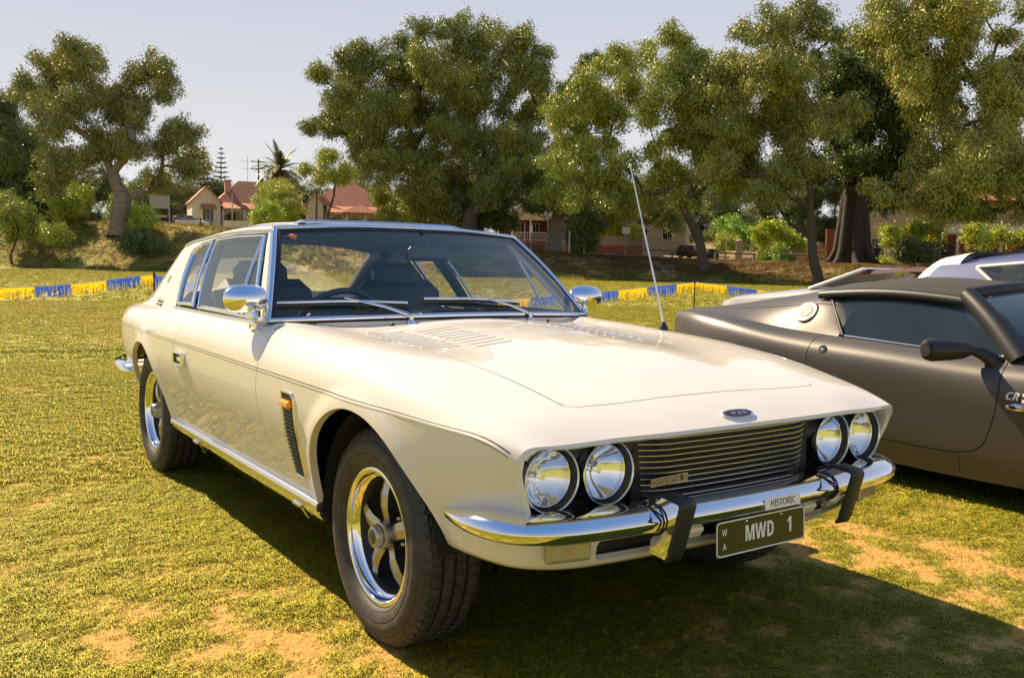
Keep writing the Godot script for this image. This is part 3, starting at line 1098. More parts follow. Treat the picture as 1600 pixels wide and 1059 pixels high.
func hero_front(car: Node3D) -> void:
	var chrome: Material = M.chrome
	# black panel that carries lamps and grille
	var m := MB.new()
	var fp := []
	for i in 61:
		var z := lerpf(0.742, -0.742, i / 60.0)
		var col := PackedVector3Array()
		for j in 17:
			var t := j / 16.0
			col.push_back(Vector3(0.652 + 0.03 * (1.0 - pow(z / 0.75, 2.0)) - 0.035 * (1.0 - t), lerpf(0.50, 0.715, t), z * lerpf(0.93, 1.0, t)))
		fp.append(col)
	panel(m, fp, [func(p): return Vector2(absf(absf(p.z) - 0.5445) - 0.0875, p.y - 0.6205).length() - 0.0815], 0.05)
	var panel_m := part("front_panel", m, M.satin_black, car)
	# grille: a recessed box and thin bright bars bent back at the ends
	m = MB.new()
	m.box(xf(Vector3(0.655, 0.61, 0)), Vector3(0.03, 0.19, 0.72), 0.004)
	var gr := part("grille", m, M.black, car)
	for i in 11:
		var y := 0.694 - 0.0158 * i
		var lean := -0.0009 * i
		var pth := []
		for q in [[0.652, 0.362], [0.665, 0.345], [0.690, 0.295], [0.700, 0.255], [0.706, 0.12], [0.708, 0.0], [0.706, -0.12], [0.700, -0.255], [0.690, -0.295], [0.665, -0.345], [0.652, -0.362]]: pth.append(Vector3(q[0] + lean, y, q[1]))
		m = MB.new()
		var os := []
		for q in pth: os.append(Vector3.RIGHT)
		m.sweep(pth, os, [Vector2(0.002, -0.0022), Vector2(0.004, -0.001), Vector2(0.004, 0.001), Vector2(0.002, 0.0022), Vector2(-0.016, 0.0012), Vector2(-0.016, -0.0012)])
		part("grille_bar", m, M.bar, gr)
	# lamps
	for L in [[0.632, true], [0.457, false], [-0.457, false], [-0.632, true]]:
		var z: float = L[0]
		var xo := 0.693 if not L[1] else 0.684
		var t := Transform3D(Basis(Vector3(0, 0, -1), Vector3(0, 1, 0), Vector3(1, 0, 0)), Vector3(xo, 0.6205, z)).rotated_local(Vector3.RIGHT, -0.03)
		m = MB.new()
		m.lathe(t, [Vector2(.0845, -.03), Vector2(.0845, -.003), Vector2(.0840, .0), Vector2(.0825, .0010), Vector2(.0812, .0), Vector2(.0805, -.004)], 56)
		var hl := part("headlamp", m, M.trim, car)
		m = MB.new()
		m.lathe(t, [Vector2(.0805, -.004), Vector2(.0765, -.022), Vector2(.073, -.030)], 48)
		part("lamp_bowl", m, M.satin_black, hl)
		m = MB.new()
		m.lathe(t, [Vector2(.0745, -.030), Vector2(.074, -.024), Vector2(.0715, -.022), Vector2(.0695, -.024)], 48)
		part("lamp_ring", m, M.trim, hl)
		m = MB.new()
		var prof := []
		for i in 11: prof.append(Vector2(.070 * (1.0 - i / 10.0), -.024 - .042 * (1.0 - pow(1.0 - i / 10.0, 2.0))))
		m.lathe(t, prof, 40)
		if L[1]:   # the outer lamps are fluted
			for k in m.v.size():
				var lv: Vector3 = t.affine_inverse() * m.v[k]
				m.n[k] = (m.n[k] + t.basis.x * 0.16 * sin(lv.x * 900.0)).normalized()
		part("reflector", m, M.reflector, hl)
		m = MB.new()
		m.tube([t * Vector3(0, 0, -0.064), t * Vector3(0, 0, -0.042)], [0.006, 0.008], 10)
		part("bulb_shield", m, chrome, hl)
		# domed glass; the outer lamps carry flutes
		m = MB.new()
		var K := 56
		var fl: bool = L[1]
		for i in K:
			for j in K:
				var q := []
				var qn := []
				var ok := true
				for e in [[i, j], [i + 1, j], [i + 1, j + 1], [i, j + 1]]:
					var u: float = (e[0] / float(K)) * 2.0 - 1.0
					var v: float = (e[1] / float(K)) * 2.0 - 1.0
					var du := u * sqrt(1.0 - v * v * 0.5)
					var dv := v * sqrt(1.0 - u * u * 0.5)
					var r2 := du * du + dv * dv
					var h := 0.020 * (1.0 - r2)
					var nx := du * 0.57
					if fl:
						nx += 0.30 * sin(du * 62.0) * (1.0 if absf(dv) < 0.75 else 0.2)
					q.append(t * Vector3(du * 0.0705, dv * 0.0705, -0.024 + h)); qn.append((t.basis * Vector3(nx, dv * 0.57 + (0.12 * sin(dv * 16.0) if fl else 0.0), 1.0)).normalized())
				m.tri(q[0], q[1], q[2], qn[0], qn[1], qn[2]); m.tri(q[0], q[2], q[3], qn[0], qn[2], qn[3])
		part("lamp_glass", m, M.lamp_glass_flute if fl else M.lamp_glass, hl)
	# bumper blade
	var bp := plan_path([[0.425, 0.785], [0.52, 0.793], [0.61, 0.785], [0.685, 0.755], [0.735, 0.695], [0.765, 0.60], [0.785, 0.42], [0.797, 0.2], [0.80, 0.0]], 0.508, 6)
	m = MB.new()
	var prof_b := [Vector2(-0.075, 0.034), Vector2(-0.035, 0.034), Vector2(-0.012, 0.030), Vector2(0.004, 0.023), Vector2(0.016, 0.012), Vector2(0.0215, 0.003), Vector2(0.0220, -0.001), Vector2(0.019, -0.012), Vector2(0.012, -0.022), Vector2(0.003, -0.029), Vector2(-0.012, -0.032), Vector2(-0.05, -0.032)]
	# tapers to a point towards its ends
	var P: Array = bp[0]
	var O: Array = bp[1]
	var rows := []
	for i in P.size():
		var e := minf(1.0, (P[i].x - 0.36) / 0.22)
		var r := PackedVector3Array()
		for q in prof_b:
			var qq: Vector2 = q
			r.push_back(P[i] + O[i] * (qq.x * (1.0 if qq.x < 0 else smoothstep(0.0, 1.0, e))) + Vector3.UP * (qq.y * (0.30 + 0.70 * e) - 0.012 * (1.0 - e)))
		rows.append(r)
	for i in range(rows.size()): rows[i].reverse()
	panel(m, rows, [], 0.0)
	var bumper := part("front_bumper", m, chrome, car)
	# overriders
	for s in [1.0, -1.0]:
		var zc = 0.345 * s
		m = MB.new()
		var side := [[.745, .552], [.80, .568], [.854, .563], [.858, .553], [.840, .488], [.821, .424], [.814, .412], [.766, .420], [.768, .455], [.776, .480], [.776, .51], [.765, .535]]
		var wz := func(x: float) -> float: return lerpf(0.036, 0.0225, clampf((x - 0.745) / 0.11, 0.0, 1.0))
		var ctr := Vector2.ZERO
		for q in side: ctr += Vector2(q[0], q[1]) / side.size()
		for i in side.size():
			var p := Vector2(side[i][0], side[i][1])
			var q := Vector2(side[(i + 1) % side.size()][0], side[(i + 1) % side.size()][1])
			for e in [-1.0, 1.0]:
				var A := Vector3(p.x, p.y, zc + e * wz.call(p.x))
				var B := Vector3(q.x, q.y, zc + e * wz.call(q.x))
				var C := Vector3(ctr.x, ctr.y, zc + e * wz.call(ctr.x))
				var n := Vector3(0.12, 0, e).normalized()
				m.tri(A, B, C, n, n, n)
			m.quad(Vector3(p.x, p.y, zc - wz.call(p.x)), Vector3(q.x, q.y, zc - wz.call(q.x)), Vector3(q.x, q.y, zc + wz.call(q.x)), Vector3(p.x, p.y, zc + wz.call(p.x)), Vector3(p.x + q.x - 2 * ctr.x, p.y + q.y - 2 * ctr.y, 0))
		var ov := part("overrider", m, chrome, bumper)
		m = MB.new()
		var pp := []
		var oo := []
		var fr := [[.742, .558], [.80, .575], [.855, .5705], [.865, .562], [.866, .554], [.848, .488], [.829, .424], [.820, .407], [.812, .406]]
		for i in fr.size():
			pp.append(Vector3(fr[i][0], fr[i][1], zc))
			var a: Array = fr[maxi(i - 1, 0)]
			var b: Array = fr[mini(i + 1, fr.size() - 1)]
			var d := Vector2(b[0] - a[0], b[1] - a[1]).normalized()
			oo.append(Vector3(-d.y, d.x, 0))
		m.sweep(pp, oo, [Vector2(0.002, -0.024), Vector2(0.002, 0.024), Vector2(0.0, 0.0265), Vector2(-0.009, 0.0265), Vector2(-0.009, -0.0265), Vector2(0.0, -0.0265)], true, Vector3.BACK)
		part("overrider_rubber", m, M.rubber, bumper)
		for e in [-1.0, 1.0]:
			var ring := []
			for k in 8: ring.append(Vector3([.745, .775, .795, .808, .816, .812, .80, .785][k], [.548, .548, .543, .530, .510, .492, .478, .470][k], zc + e * 0.034))
			m = MB.new()
			m.tube(ring, [.003, .003, .003, .003, .003, .003, .003, .003], 6)
			part("rubber_seat", m, M.rubber, bumper)
	# valance under the bumper
	var vp := plan_path([[0.33, 0.772], [0.43, 0.765], [0.53, 0.750], [0.61, 0.725], [0.665, 0.68], [0.700, 0.60], [0.722, 0.45], [0.735, 0.22], [0.74, 0.0]], 0.0, 8)
	var vr := []
	for i in vp[0].size():
		var r := PackedVector3Array()
		var fb := smoothstep(0.66, 0.74, vp[0][i].x)
		for q in [[-0.075, 0.388], [-0.045, 0.386], [-0.024, 0.391], [-0.010, 0.404], [-0.002, 0.424], [0.003, 0.452], [0.004, 0.480], [0.0, 0.508], [-0.006, 0.53]]:
			r.push_back(vp[0][i] + vp[1][i] * q[0] + Vector3.UP * (q[1] - 0.008 * fb))
		vr.append(r)
	m = MB.new()
	var slot := round_poly([Vector2(0.515, 0.403), Vector2(0.515, 0.462), Vector2(-0.515, 0.462), Vector2(-0.515, 0.403)], 0.02)
	panel(m, vr, [arch_f, func(p): return -in_poly(Vector2(p.z, p.y), slot) if p.x > 0.5 else 1.0], 0.02)
	var val := part("front_valance", m, M.cream, car)
	m = MB.new()
	m.box(xf(Vector3(0.668, 0.438, 0)), Vector3(0.03, 0.085, 1.10), 0.003)
	part("air_slot_back", m, M.black, val)
	m = MB.new()
	m.box(xf(Vector3(0.59, 0.49, 0)), Vector3(0.12, 0.12, 1.30), 0.003)
	part("inner_front_panel", m, M.under, val)
	for s in [1.0, -1.0]:
		var ip := Vector3(0.714, 0.4475, 0.604 * s)
		var tt := Transform3D(Basis().rotated(Vector3.UP, -0.20 * s), ip)
		m = MB.new()
		m.box(tt, Vector3(0.02, 0.054, 0.122), 0.003)
		var ind := part("indicator_lamp", m, M.polished, car)
		m = MB.new()
		m.box(tt.translated_local(Vector3(0.010, 0, 0)), Vector3(0.014, 0.046, 0.112), 0.006)
		part("indicator_glass", m, M.lamp_glass_amber, ind)
		m = MB.new()
		m.ball(Transform3D(Basis.from_scale(Vector3(0.007, 0.010, 0.010)), tt * Vector3(0.010, 0, -0.006 * s)), 10, 8)
		part("indicator_bulb", m, M.amber, ind)
		m = MB.new()
		m.box(Transform3D(Basis().rotated(Vector3.BACK, -0.6), Vector3(0.755, 0.46, 0.235 * s)), Vector3(0.05, 0.035, 0.08), 0.006)
		part("bumper_bracket", m, M.cream, val)
	# number plate
	var pt := facing_front(Vector3(0.803, 0.4265, -0.006), -0.05)
	m = MB.new()
	m.box(pt, Vector3(0.364, 0.097, 0.003), 0.001)
	var plate := part("number_plate", m, M.plate, car)
	m = MB.new()
	var lp := []
	var ln := []
	for q in round_poly([Vector2(-0.179, -0.0455), Vector2(0.179, -0.0455), Vector2(0.179, 0.0455), Vector2(-0.179, 0.0455)], 0.014, 6):
		lp.append(pt * Vector3(q.x, q.y, 0.0016)); ln.append(pt.basis.z)
	lp.append(lp[0]); ln.append(ln[0])
	ribbon(m, lp, ln, 0.0042, 0.0012)
	part("plate_border", m, M.white_print, plate)
	words("plate_number", "MWD", "Droid Sans", 0.060, 0.0016, pt.translated_local(Vector3(-0.012, 0.0035, 0.0024)), M.white_print, plate, 700, 0.80)
	words("plate_number", "1", "Droid Sans", 0.060, 0.0016, pt.translated_local(Vector3(0.115, 0.0035, 0.0024)), M.white_print, plate, 700, 0.80)
	words("plate_state", "W", "Droid Sans", 0.024, 0.0016, pt.translated_local(Vector3(-0.151, 0.018, 0.0024)), M.white_print, plate, 400, 0.9)
	words("plate_state", "A", "Droid Sans", 0.024, 0.0016, pt.translated_local(Vector3(-0.151, -0.020, 0.0024)), M.white_print, plate, 400, 0.9)
	for e in [-0.062, 0.080]:
		m = MB.new()
		m.lathe(pt.translated_local(Vector3(e, 0.037, 0.001)), [Vector2(.004, 0), Vector2(.003, .002), Vector2(0, .003)], 8)
		part("plate_screw", m, M.chrome, plate)
	# sticker on the bumper
	var st := facing_front(Vector3(0.8235, 0.507, -0.064), -0.10)
	m = MB.new()
	m.box(st, Vector3(0.148, 0.032, 0.002), 0.0006)
	var stick := part("bumper_sticker", m, M.white_print, car)
	words("sticker_lettering", "HISTORIC", "Droid Sans", 0.026, 0.0012, st.translated_local(Vector3(0, 0, 0.0014)), M.ink, stick, 400, 0.92)
	# badge on the grille
	var bt := facing_front(Vector3(0.7095, 0.583, 0.262), 0.0).rotated_local(Vector3.UP, 0.10)
	m = MB.new()
	m.box(bt, Vector3(0.152, 0.0215, 0.004), 0.001)
	var bg := part("grille_badge", m, M.badge_dark, car)
	m = MB.new()
	lp = []; ln = []
	for q in [Vector2(-0.075, -0.0097), Vector2(0.075, -0.0097), Vector2(0.075, 0.0097), Vector2(-0.075, 0.0097), Vector2(-0.075, -0.0097)]:
		lp.append(bt * Vector3(q.x, q.y, 0.002)); ln.append(bt.basis.z)
	ribbon(m, lp, ln, 0.0022, 0.001)
	for e in [-0.0610, 0.0595]:
		m.box(bt.translated_local(Vector3(e, 0, 0.0022)), Vector3(0.0016, 0.017, 0.001))
	part("badge_frame", m, M.gold, bg)
	words("badge_lettering", "I", "Droid Serif", 0.0195, 0.001, bt.translated_local(Vector3(-0.0678, -0.0003, 0.0026)), M.gold, bg, 400, 0.8)
	words("badge_lettering", "NTERCEPTOR", "Droid Serif", 0.0165, 0.001, bt.translated_local(Vector3(-0.009, -0.0003, 0.0026)), M.gold, bg, 400, 0.94)
	words("badge_lettering", "III", "Droid Serif", 0.0175, 0.001, bt.translated_local(Vector3(0.0665, -0.0003, 0.0026)), M.gold, bg, 400, 0.80)
	# bonnet badge: a red shield with bright wings
	var nb := body_sec(0.672)[54]
	var nb2 := body_sec(0.682)[54]
	var fwd := (nb2 - nb).normalized()
	var up := Vector3(-fwd.y, fwd.x, 0)
	var et := Transform3D(Basis(Vector3(0, 0, -1), -fwd, up), nb + up * 0.002)
	m = MB.new()
	var shield := []
	for q in [[-.062, .0], [-.050, .022], [-.02, .030], [.02, .030], [.050, .022], [.062, .0], [.040, -.024], [.0, -.030], [-.040, -.024]]: shield.append(et * Vector3(q[0], q[1] * 0.72, 0.004))
	m.slab(shield, -up * 0.006)
	var emb := part("bonnet_badge", m, M.trim, car)
	m = MB.new()
	shield = []
	for q in [[-.055, .0], [-.045, .017], [-.02, .024], [.02, .024], [.045, .017], [.055, .0], [.036, -.019], [.0, -.024], [-.036, -.019]]: shield.append(et * Vector3(q[0], q[1] * 0.72, 0.0052))
	m.slab(shield, -up * 0.002)
	part("badge_enamel", m, M.enamel_red, emb)
	m = MB.new()
	for s in [-1.0, 1.0]:
		for k in 3: m.box(et.translated_local(Vector3(s * (0.020 + 0.002 * k), 0.004 - 0.0045 * k, 0.006)), Vector3(0.022 - 0.006 * k, 0.0022, 0.0008), 0.0004)
	m.box(et.translated_local(Vector3(0, -0.002, 0.006)), Vector3(0.007, 0.011, 0.001), 0.0006)
	part("badge_wings", m, M.trim, emb)
	# radio aerial on the far wing
	var ab: Array = top_at(-0.33, -0.70)
	m = MB.new()
	m.lathe(Transform3D(Basis(Vector3(1, 0, 0), Vector3(0, 0, -1), Vector3(0, 1, 0)), ab[0]), [Vector2(.022, -.003), Vector2(.018, .012), Vector2(.010, .024), Vector2(.007, .034), Vector2(0, .036)], 14)
	var ae := part("aerial_base", m, M.satin_black, car)
	var tip := px(985, 258, 3.87)
	m = MB.new()
	var a0: Vector3 = ab[0] + Vector3(0, 0.025, 0)
	m.tube([a0, a0.lerp(tip, 0.36)], [0.0052, 0.0052], 8)
	m.tube([a0.lerp(tip, 0.35), a0.lerp(tip, 0.62)], [0.0040, 0.0040], 8)
	m.tube([a0.lerp(tip, 0.61), a0.lerp(tip, 0.99)], [0.0028, 0.0026], 8)
	m.ball(Transform3D(Basis.from_scale(Vector3.ONE * 0.006), tip), 8, 6)
	part("aerial_mast", m, M.aerial, ae)

func grid_panel(m: MB, f: Callable, nu: int, nv: int, clips := [], flange := 0.0, offset := 0.0) -> void:
	var cols := []
	for i in nu + 1:
		var c := PackedVector3Array()
		for j in nv + 1: c.push_back(f.call(float(i) / nu, float(j) / nv))
		cols.append(c)
	panel(m, cols, clips, flange, 1.0, offset)

func hero_screens(car: Node3D) -> void:
	var chrome: Material = M.chrome
	var m := MB.new()
	grid_panel(m, func(u, v): return ws_pt(1.0 - 2.0 * u, v), 40, 16)
	var ws := part("windscreen", m, M.screen_glass, car)
	# bright surround
	var up := Vector3(0.62, 0.78, 0).normalized()
	var lp := []
	var ln := []
	for i in 41:
		lp.append(ws_pt(1.0 - 2.0 * i / 40.0, 0.0, 0.002)); ln.append(up)
	for i in range(1, 17):
		lp.append(ws_pt(-1.0, i / 16.0, 0.002)); ln.append((up + Vector3(0, 0, -0.5)).normalized())
	for i in range(1, 41):
		lp.append(ws_pt(-1.0 + 2.0 * i / 40.0, 1.0, 0.002)); ln.append(up)
	for i in range(1, 17):
		lp.append(ws_pt(1.0, 1.0 - i / 16.0, 0.002)); ln.append((up + Vector3(0, 0, 0.5)).normalized())
	m = MB.new()
	ribbon(m, lp, ln, 0.022, 0.010)
	part("screen_surround", m, chrome, ws)
	m = MB.new()
	for i in lp.size():
		var c := ws_pt(0, 0.5)
		lp[i] = lp[i] + (lp[i] - c).normalized() * -0.020
	ribbon(m, lp, ln, 0.02, 0.006)
	part("screen_seal", m, M.rubber, ws)
	# lower seal between surround and scuttle
	lp = []; ln = []
	for i in 41:
		lp.append(ws_pt(1.0 - 2.0 * i / 40.0, -0.022, 0.0)); ln.append(up)
	m = MB.new()
	ribbon(m, lp, ln, 0.010, 0.003)
	part("scuttle_seal", m, M.rubber, ws)
	# pillar skin beside the screen
	for s in [1.0, -1.0]:
		m = MB.new()
		var a := []
		var n := []
		for i in 13:
			var t := i / 12.0
			var p := ws_pt(1.0, t, -0.004)
			var g := Vector3(lerpf(-0.93, -1.325, t), lerpf(0.897, 1.275, t), lerpf(0.784, 0.610, t))
			a.append((p * 0.5 + g * 0.5 + Vector3(0, 0, 0.004)) * Vector3(1, 1, s)); n.append(Vector3(0.3, 0.5, 0.9 * s).normalized())
		ribbon(m, a, n, 0.030, 0.010)
		part("screen_pillar", m, M.trim, car)
	# red service sticker inside the glass
	m = MB.new()
	var q := ws_pt(0.885, 0.885, 0.0015)
	m.lathe(Transform3D(Basis(Vector3(0, 0, -1), Vector3(-0.75, 0.66, 0), Vector3(0.66, 0.75, 0)), q), [Vector2(.017, 0), Vector2(.015, .0008), Vector2(0, .0008)], 20)
	part("round_sticker", m, M.sticker_red, ws)
	# roof skin in grained vinyl, with a welt, and a raised sliding panel
	var header := func(p): return -1.262 - 0.075 * pow(p.z / 0.612, 2.0) - p.x
	for s in [1.0, -1.0]:
		m = MB.new()
		panel(m, roof_cols(-2.70, -1.20, 0.04), [header, func(p): return gut_z.at(p.x) * 0.90 - absf(p.z)], 0.01, s, 0.0015)
		part("roof_skin", m, M.vinyl, car)
		m = MB.new()
		panel(m, roof_cols(-1.45, -1.20, 0.03), [header, func(p): return absf(p.z) - gut_z.at(p.x) * 0.90], 0.01, s)
		part("roof_corner", m, M.cream, car)
		var w := []
		var wn := []
		for i in 24:
			var x := lerpf(-2.70, -1.34, i / 23.0)
			w.append(roof_pt(x, 0.10) * Vector3(1, 1, s) + Vector3(0, 0.002, 0)); wn.append(Vector3(0, 0.95, 0.3 * s).normalized())
		m = MB.new()
		ribbon(m, w, wn, 0.010, 0.006)
		part("roof_welt", m, M.trim, car)
	m = MB.new()
	var rl := []
	for e in [[-1.46, 0.43], [-1.46, -0.43], [-2.12, -0.43], [-2.12, 0.43]]:
		rl.append(Vector3(e[0], roof_y.at(e[0]) - 0.055 * pow(absf(e[1]) / 0.6, 2.6) + 0.004, e[1]))
	rl.append(rl[0])
	var rp := []
	var rn := []
	for i in 4:
		for j in 8:
			var p: Vector3 = rl[i].lerp(rl[i + 1], j / 8.0)
			p.y = lerpf(roof_y.at(p.x), gut_y.at(p.x), (0.35 if i == 0 else 1.0) * pow(absf(p.z) / gut_z.at(p.x), 2.6)) - (0.004 if i == 0 else 0.008)
			rp.append(p); rn.append(Vector3.UP)
	rp.append(rp[0]); rn.append(Vector3.UP)
	ribbon(m, rp, rn, 0.034, 0.016, 0.75)
	var sr := part("sunroof_frame", m, M.aerial, car)
	m = MB.new()
	grid_panel(m, func(u, v):
		var x := lerpf(-2.12, -1.46, u)
		var z := lerpf(0.43, -0.43, v)
		return Vector3(x, lerpf(roof_y.at(x), gut_y.at(x), pow(absf(z) / gut_z.at(x), 2.6)) + 0.003, z), 8, 12)
	part("sunroof_panel", m, M.vinyl, sr)
	# big rear hatch glass
	for s in [1.0, -1.0]:
		m = MB.new()
		panel(m, roof_cols(-3.62, -2.78, 0.05), [func(p): return gut_z.at(p.x) * 0.90 - absf(p.z)], 0.0, s)
		part("rear_glass", m, M.screen_glass, car)
		m = MB.new()
		panel(m, roof_cols(-2.80, -2.68, 0.04), [], 0.01, s, 0.001)
		part("roof_trailing_edge", m, M.cream, car)
	# wipers: arm, blade holder, rubber
	for wv in [[0.285, 0.50], [-0.286, -0.035]]:
		var pz: float = wv[0]
		var bx := cowl_x(pz) + 0.028
		var base: Vector3 = top_at(bx, pz)[0]
		m = MB.new()
		m.lathe(Transform3D(Basis(Vector3(1, 0, 0), Vector3(0, 0, -1), Vector3(0, 1, 0)), base), [Vector2(.018, -.004), Vector2(.015, .008), Vector2(.009, .012), Vector2(.009, .03), Vector2(0, .032)], 14)
		var wp := part("wiper", m, M.trim, car)
		var f := func(z: float, b: float, o: float): return ws_pt(z / lerpf(0.772, 0.612, b), b, o)
		var kn: Vector3 = base + Vector3(-0.012, 0.034, 0.012)
		var mid: Vector3 = f.call(wv[1], 0.135, 0.028)
		m = MB.new()
		m.tube([base + Vector3(0, 0.022, 0), kn, kn.lerp(mid, 0.35) + Vector3(0, 0.006, 0), mid], [0.012, 0.011, 0.0085, 0.0045], 8, true, 0.6)
		part("wiper_arm", m, M.trim, wp)
		var bl := []
		var bn := []
		for i in 11:
			var zz: float = wv[1] + (i / 10.0 - 0.5) * 0.46
			bl.append(f.call(zz, 0.125 - 0.035 * (i / 10.0 - 0.5) * -1.0 - 0.012 * absf(i / 5.0 - 1.0), 0.016)); bn.append(up)
		m = MB.new()
		ribbon(m, bl, bn, 0.011, 0.006)
		part("wiper_blade", m, M.trim, wp)
		m = MB.new()
		for i in 11: bl[i] = bl[i] - up * 0.009 + Vector3(0.006, -0.006, 0)
		ribbon(m, bl, bn, 0.010, 0.010)
		part("wiper_rubber", m, M.rubber, wp)
		m = MB.new()
		m.lathe(Transform3D(Basis(Vector3(1, 0, 0), Vector3(0, 0, -1), Vector3(0, 1, 0)), top_at(bx + 0.005, pz + (0.085 if pz > 0 else -0.085))[0]), [Vector2(.011, -.002), Vector2(.009, .006), Vector2(.004, .010), Vector2(0, .011)], 10)
		part("washer_jet", m, M.rubber, wp)

func hero_inside(car: Node3D) -> void:
	var leather: Material = M.leather
	var m := MB.new()
	m.box(xf(Vector3(-1.9, 0.42, 0)), Vector3(2.6, 0.03, 1.5), 0.004)
	m.box(xf(Vector3(-0.97, 0.62, 0)), Vector3(0.02, 0.45, 1.45), 0.004)
	m.box(xf(Vector3(-3.2, 0.60, 0)), Vector3(1.0, 0.36, 1.2), 0.03)
	var tub := part("cabin_floor", m, M.cabin, car)
	m = MB.new()
	# dashboard with a cowl
	var d := []
	for q in [[-0.985, 0.885], [-1.0, 0.895], [-1.03, 0.905], [-1.09, 0.89], [-1.08, 0.72], [-1.0, 0.60], [-0.985, 0.60]]: d.append(Vector3(q[0], q[1], 0.72))
	m.slab(d, Vector3(0, 0, -1.44))
	m.box(xf(Vector3(-0.88, 0.86, 0)), Vector3(0.26, 0.06, 0.96), 0.01)
	m.box(xf(Vector3(-1.05, 0.912, 0.36)), Vector3(0.12, 0.05, 0.42), 0.02)
	part("dashboard", m, M.cabin, car)
	for s in [1.0, -1.0]:
		m = MB.new()
		m.box(xf(Vector3(-1.55, 0.66, 0.74 * s)), Vector3(1.2, 0.42, 0.05), 0.01)
		m.box(xf(Vector3(-2.4, 0.70, 0.72 * s)), Vector3(0.7, 0.36, 0.08), 0.01)
		part("door_lining", m, leather, tub)
	# seats
	for e in [[-1.75, 0.40], [-1.75, -0.36]]:
		var z: float = e[1]
		m = MB.new()
		m.box(xf(Vector3(e[0] + 0.05, 0.55, z)), Vector3(0.52, 0.18, 0.50), 0.06)
		m.box(Transform3D(Basis().rotated(Vector3.BACK, 0.28), Vector3(e[0] - 0.27, 0.78, z)), Vector3(0.16, 0.55, 0.50), 0.06)
		var seat := part("front_seat", m, leather, car)
		m = MB.new()
		m.box(Transform3D(Basis().rotated(Vector3.BACK, 0.2), Vector3(e[0] - 0.36, 1.045, z)), Vector3(0.11, 0.19, 0.27), 0.04)
		part("head_rest", m, leather, seat)
	for z in [0.34, -0.34]:
		m = MB.new()
		m.box(xf(Vector3(-2.5, 0.58, z)), Vector3(0.45, 0.16, 0.52), 0.06)
		m.box(Transform3D(Basis().rotated(Vector3.BACK, 0.35), Vector3(-2.76, 0.76, z)), Vector3(0.14, 0.42, 0.56), 0.06)
		part("rear_seat", m, leather, car)
	# steering wheel, on the near side
	var t := Transform3D(Basis(Vector3(0, 0, -1), Vector3(0.42, 0.905, 0).normalized(), Vector3(-0.905, 0.42, 0).normalized()), Vector3(-1.22, 0.845, 0.37))
	m = MB.new()
	var ring := []
	var rr := []
	for i in 41:
		ring.append(t * Vector3(cos(TAU * i / 40.0) * 0.195, sin(TAU * i / 40.0) * 0.195, 0)); rr.append(0.014)
	m.tube(ring, rr, 8, false)
	var sw := part("steering_wheel", m, M.satin_black, car)
	m = MB.new()
	for k in 3:
		var a: float = [0.2, PI - 0.2, -PI / 2][k]
		m.tube([t * Vector3(0, 0, -0.03), t * Vector3(cos(a) * 0.19, sin(a) * 0.19, 0)], [0.012, 0.012], 6)
	m.tube([t * Vector3(0, 0, 0.0), t * Vector3(0, 0, -0.3)], [0.03, 0.03], 10)
	part("wheel_spokes", m, M.satin_black, sw)
	# mirror on the screen header
	m = MB.new()
	m.box(Transform3D(Basis().rotated(Vector3.UP, 0.15), Vector3(-1.17, 1.185, -0.05)), Vector3(0.03, 0.065, 0.235), 0.02)
	m.tube([Vector3(-1.17, 1.20, -0.05), Vector3(-1.21, 1.29, -0.03)], [0.008, 0.008], 6)
	part("rear_view_mirror", m, M.satin_black, car)
	# head lining and inner pillars
	m = MB.new()
	for s in [1.0, -1.0]:
		panel(m, roof_cols(-2.76, -1.27, 0.1), [], 0.0, s, -0.03)
	part("head_lining", m, M.lining, car)
	for s in [1.0, -1.0]:
		m = MB.new()
		var pp := []
		for i in 6:
			var q := Vector2(-1.945, 0.90).lerp(Vector2(-2.15, 1.235), i / 5.0)
			var p := gh_side(q.x, q.y)
			pp.append(Vector3(p.x, p.y, (p.z - 0.03) * s))
		m.tube(pp, [0.03, 0.03, 0.03, 0.03, 0.03, 0.03], 6)
		pp = []
		for i in 6:
			var x := lerpf(-2.62, -3.3, i / 5.0)
			pp.append(Vector3(x, gut_y.at(x) - 0.03, (gut_z.at(x) - 0.05) * s))
		m.tube(pp, [0.04, 0.05, 0.05, 0.05, 0.05, 0.04], 6)
		part("inner_pillar", m, M.cabin, tub)


# ================================================================ the land: a flat oval, a bank round it and a street along the top
const TU := [-900., -300., 0., 200., 400., 600., 830., 1100., 1300., 1600., 2200., 3000.]
const TT := [5.0, 5.0, 4.95, 4.65, 4.0, 2.9, 2.3, 1.75, 1.65, 1.6, 1.6, 1.6]
const TD := [80., 79., 78., 77., 75., 74., 72., 71., 70., 68., 66., 64.]
const TW := [15., 15., 15., 14., 13., 12., 11., 10., 9.5, 9., 9., 9.]
func lut(t: Array, u: float) -> float:
	if u <= TU[0]: return t[0]
	for i in TU.size() - 1:
		if u < TU[i + 1]:
			var s: float = (u - TU[i]) / (TU[i + 1] - TU[i])
			return lerpf(t[i], t[i + 1], s)
	return t[-1]
func land(x: float, z: float) -> float:   # height of the ground
	var dx := x - CAM.x
	var dz := z - CAM.z
	var hf := Vector2(cf.x, cf.z).normalized()
	var d := dx * hf.x + dz * hf.y
	if d < 30.0: return 0.0
	var lat := dx * -hf.y + dz * hf.x
	var u := 800.0 + FOC * lat / d
	var s: float = (d - lut(TD, u)) / lut(TW, u)
	var h := lut(TT, u)
	var y := h * smoothstep(0.0, 1.0, s)
	if s > 1.9: y += (s - 1.9) * lut(TW, u) * 0.035
	if s > 0.0: y += 0.12 * nz.get_noise_2d(x * 3.0, z * 3.0) * clampf(s * 2.0, 0, 1)
	return y
func on_land(p: Vector3, lift := 0.0) -> Vector3: return Vector3(p.x, land(p.x, p.z) + lift, p.z)
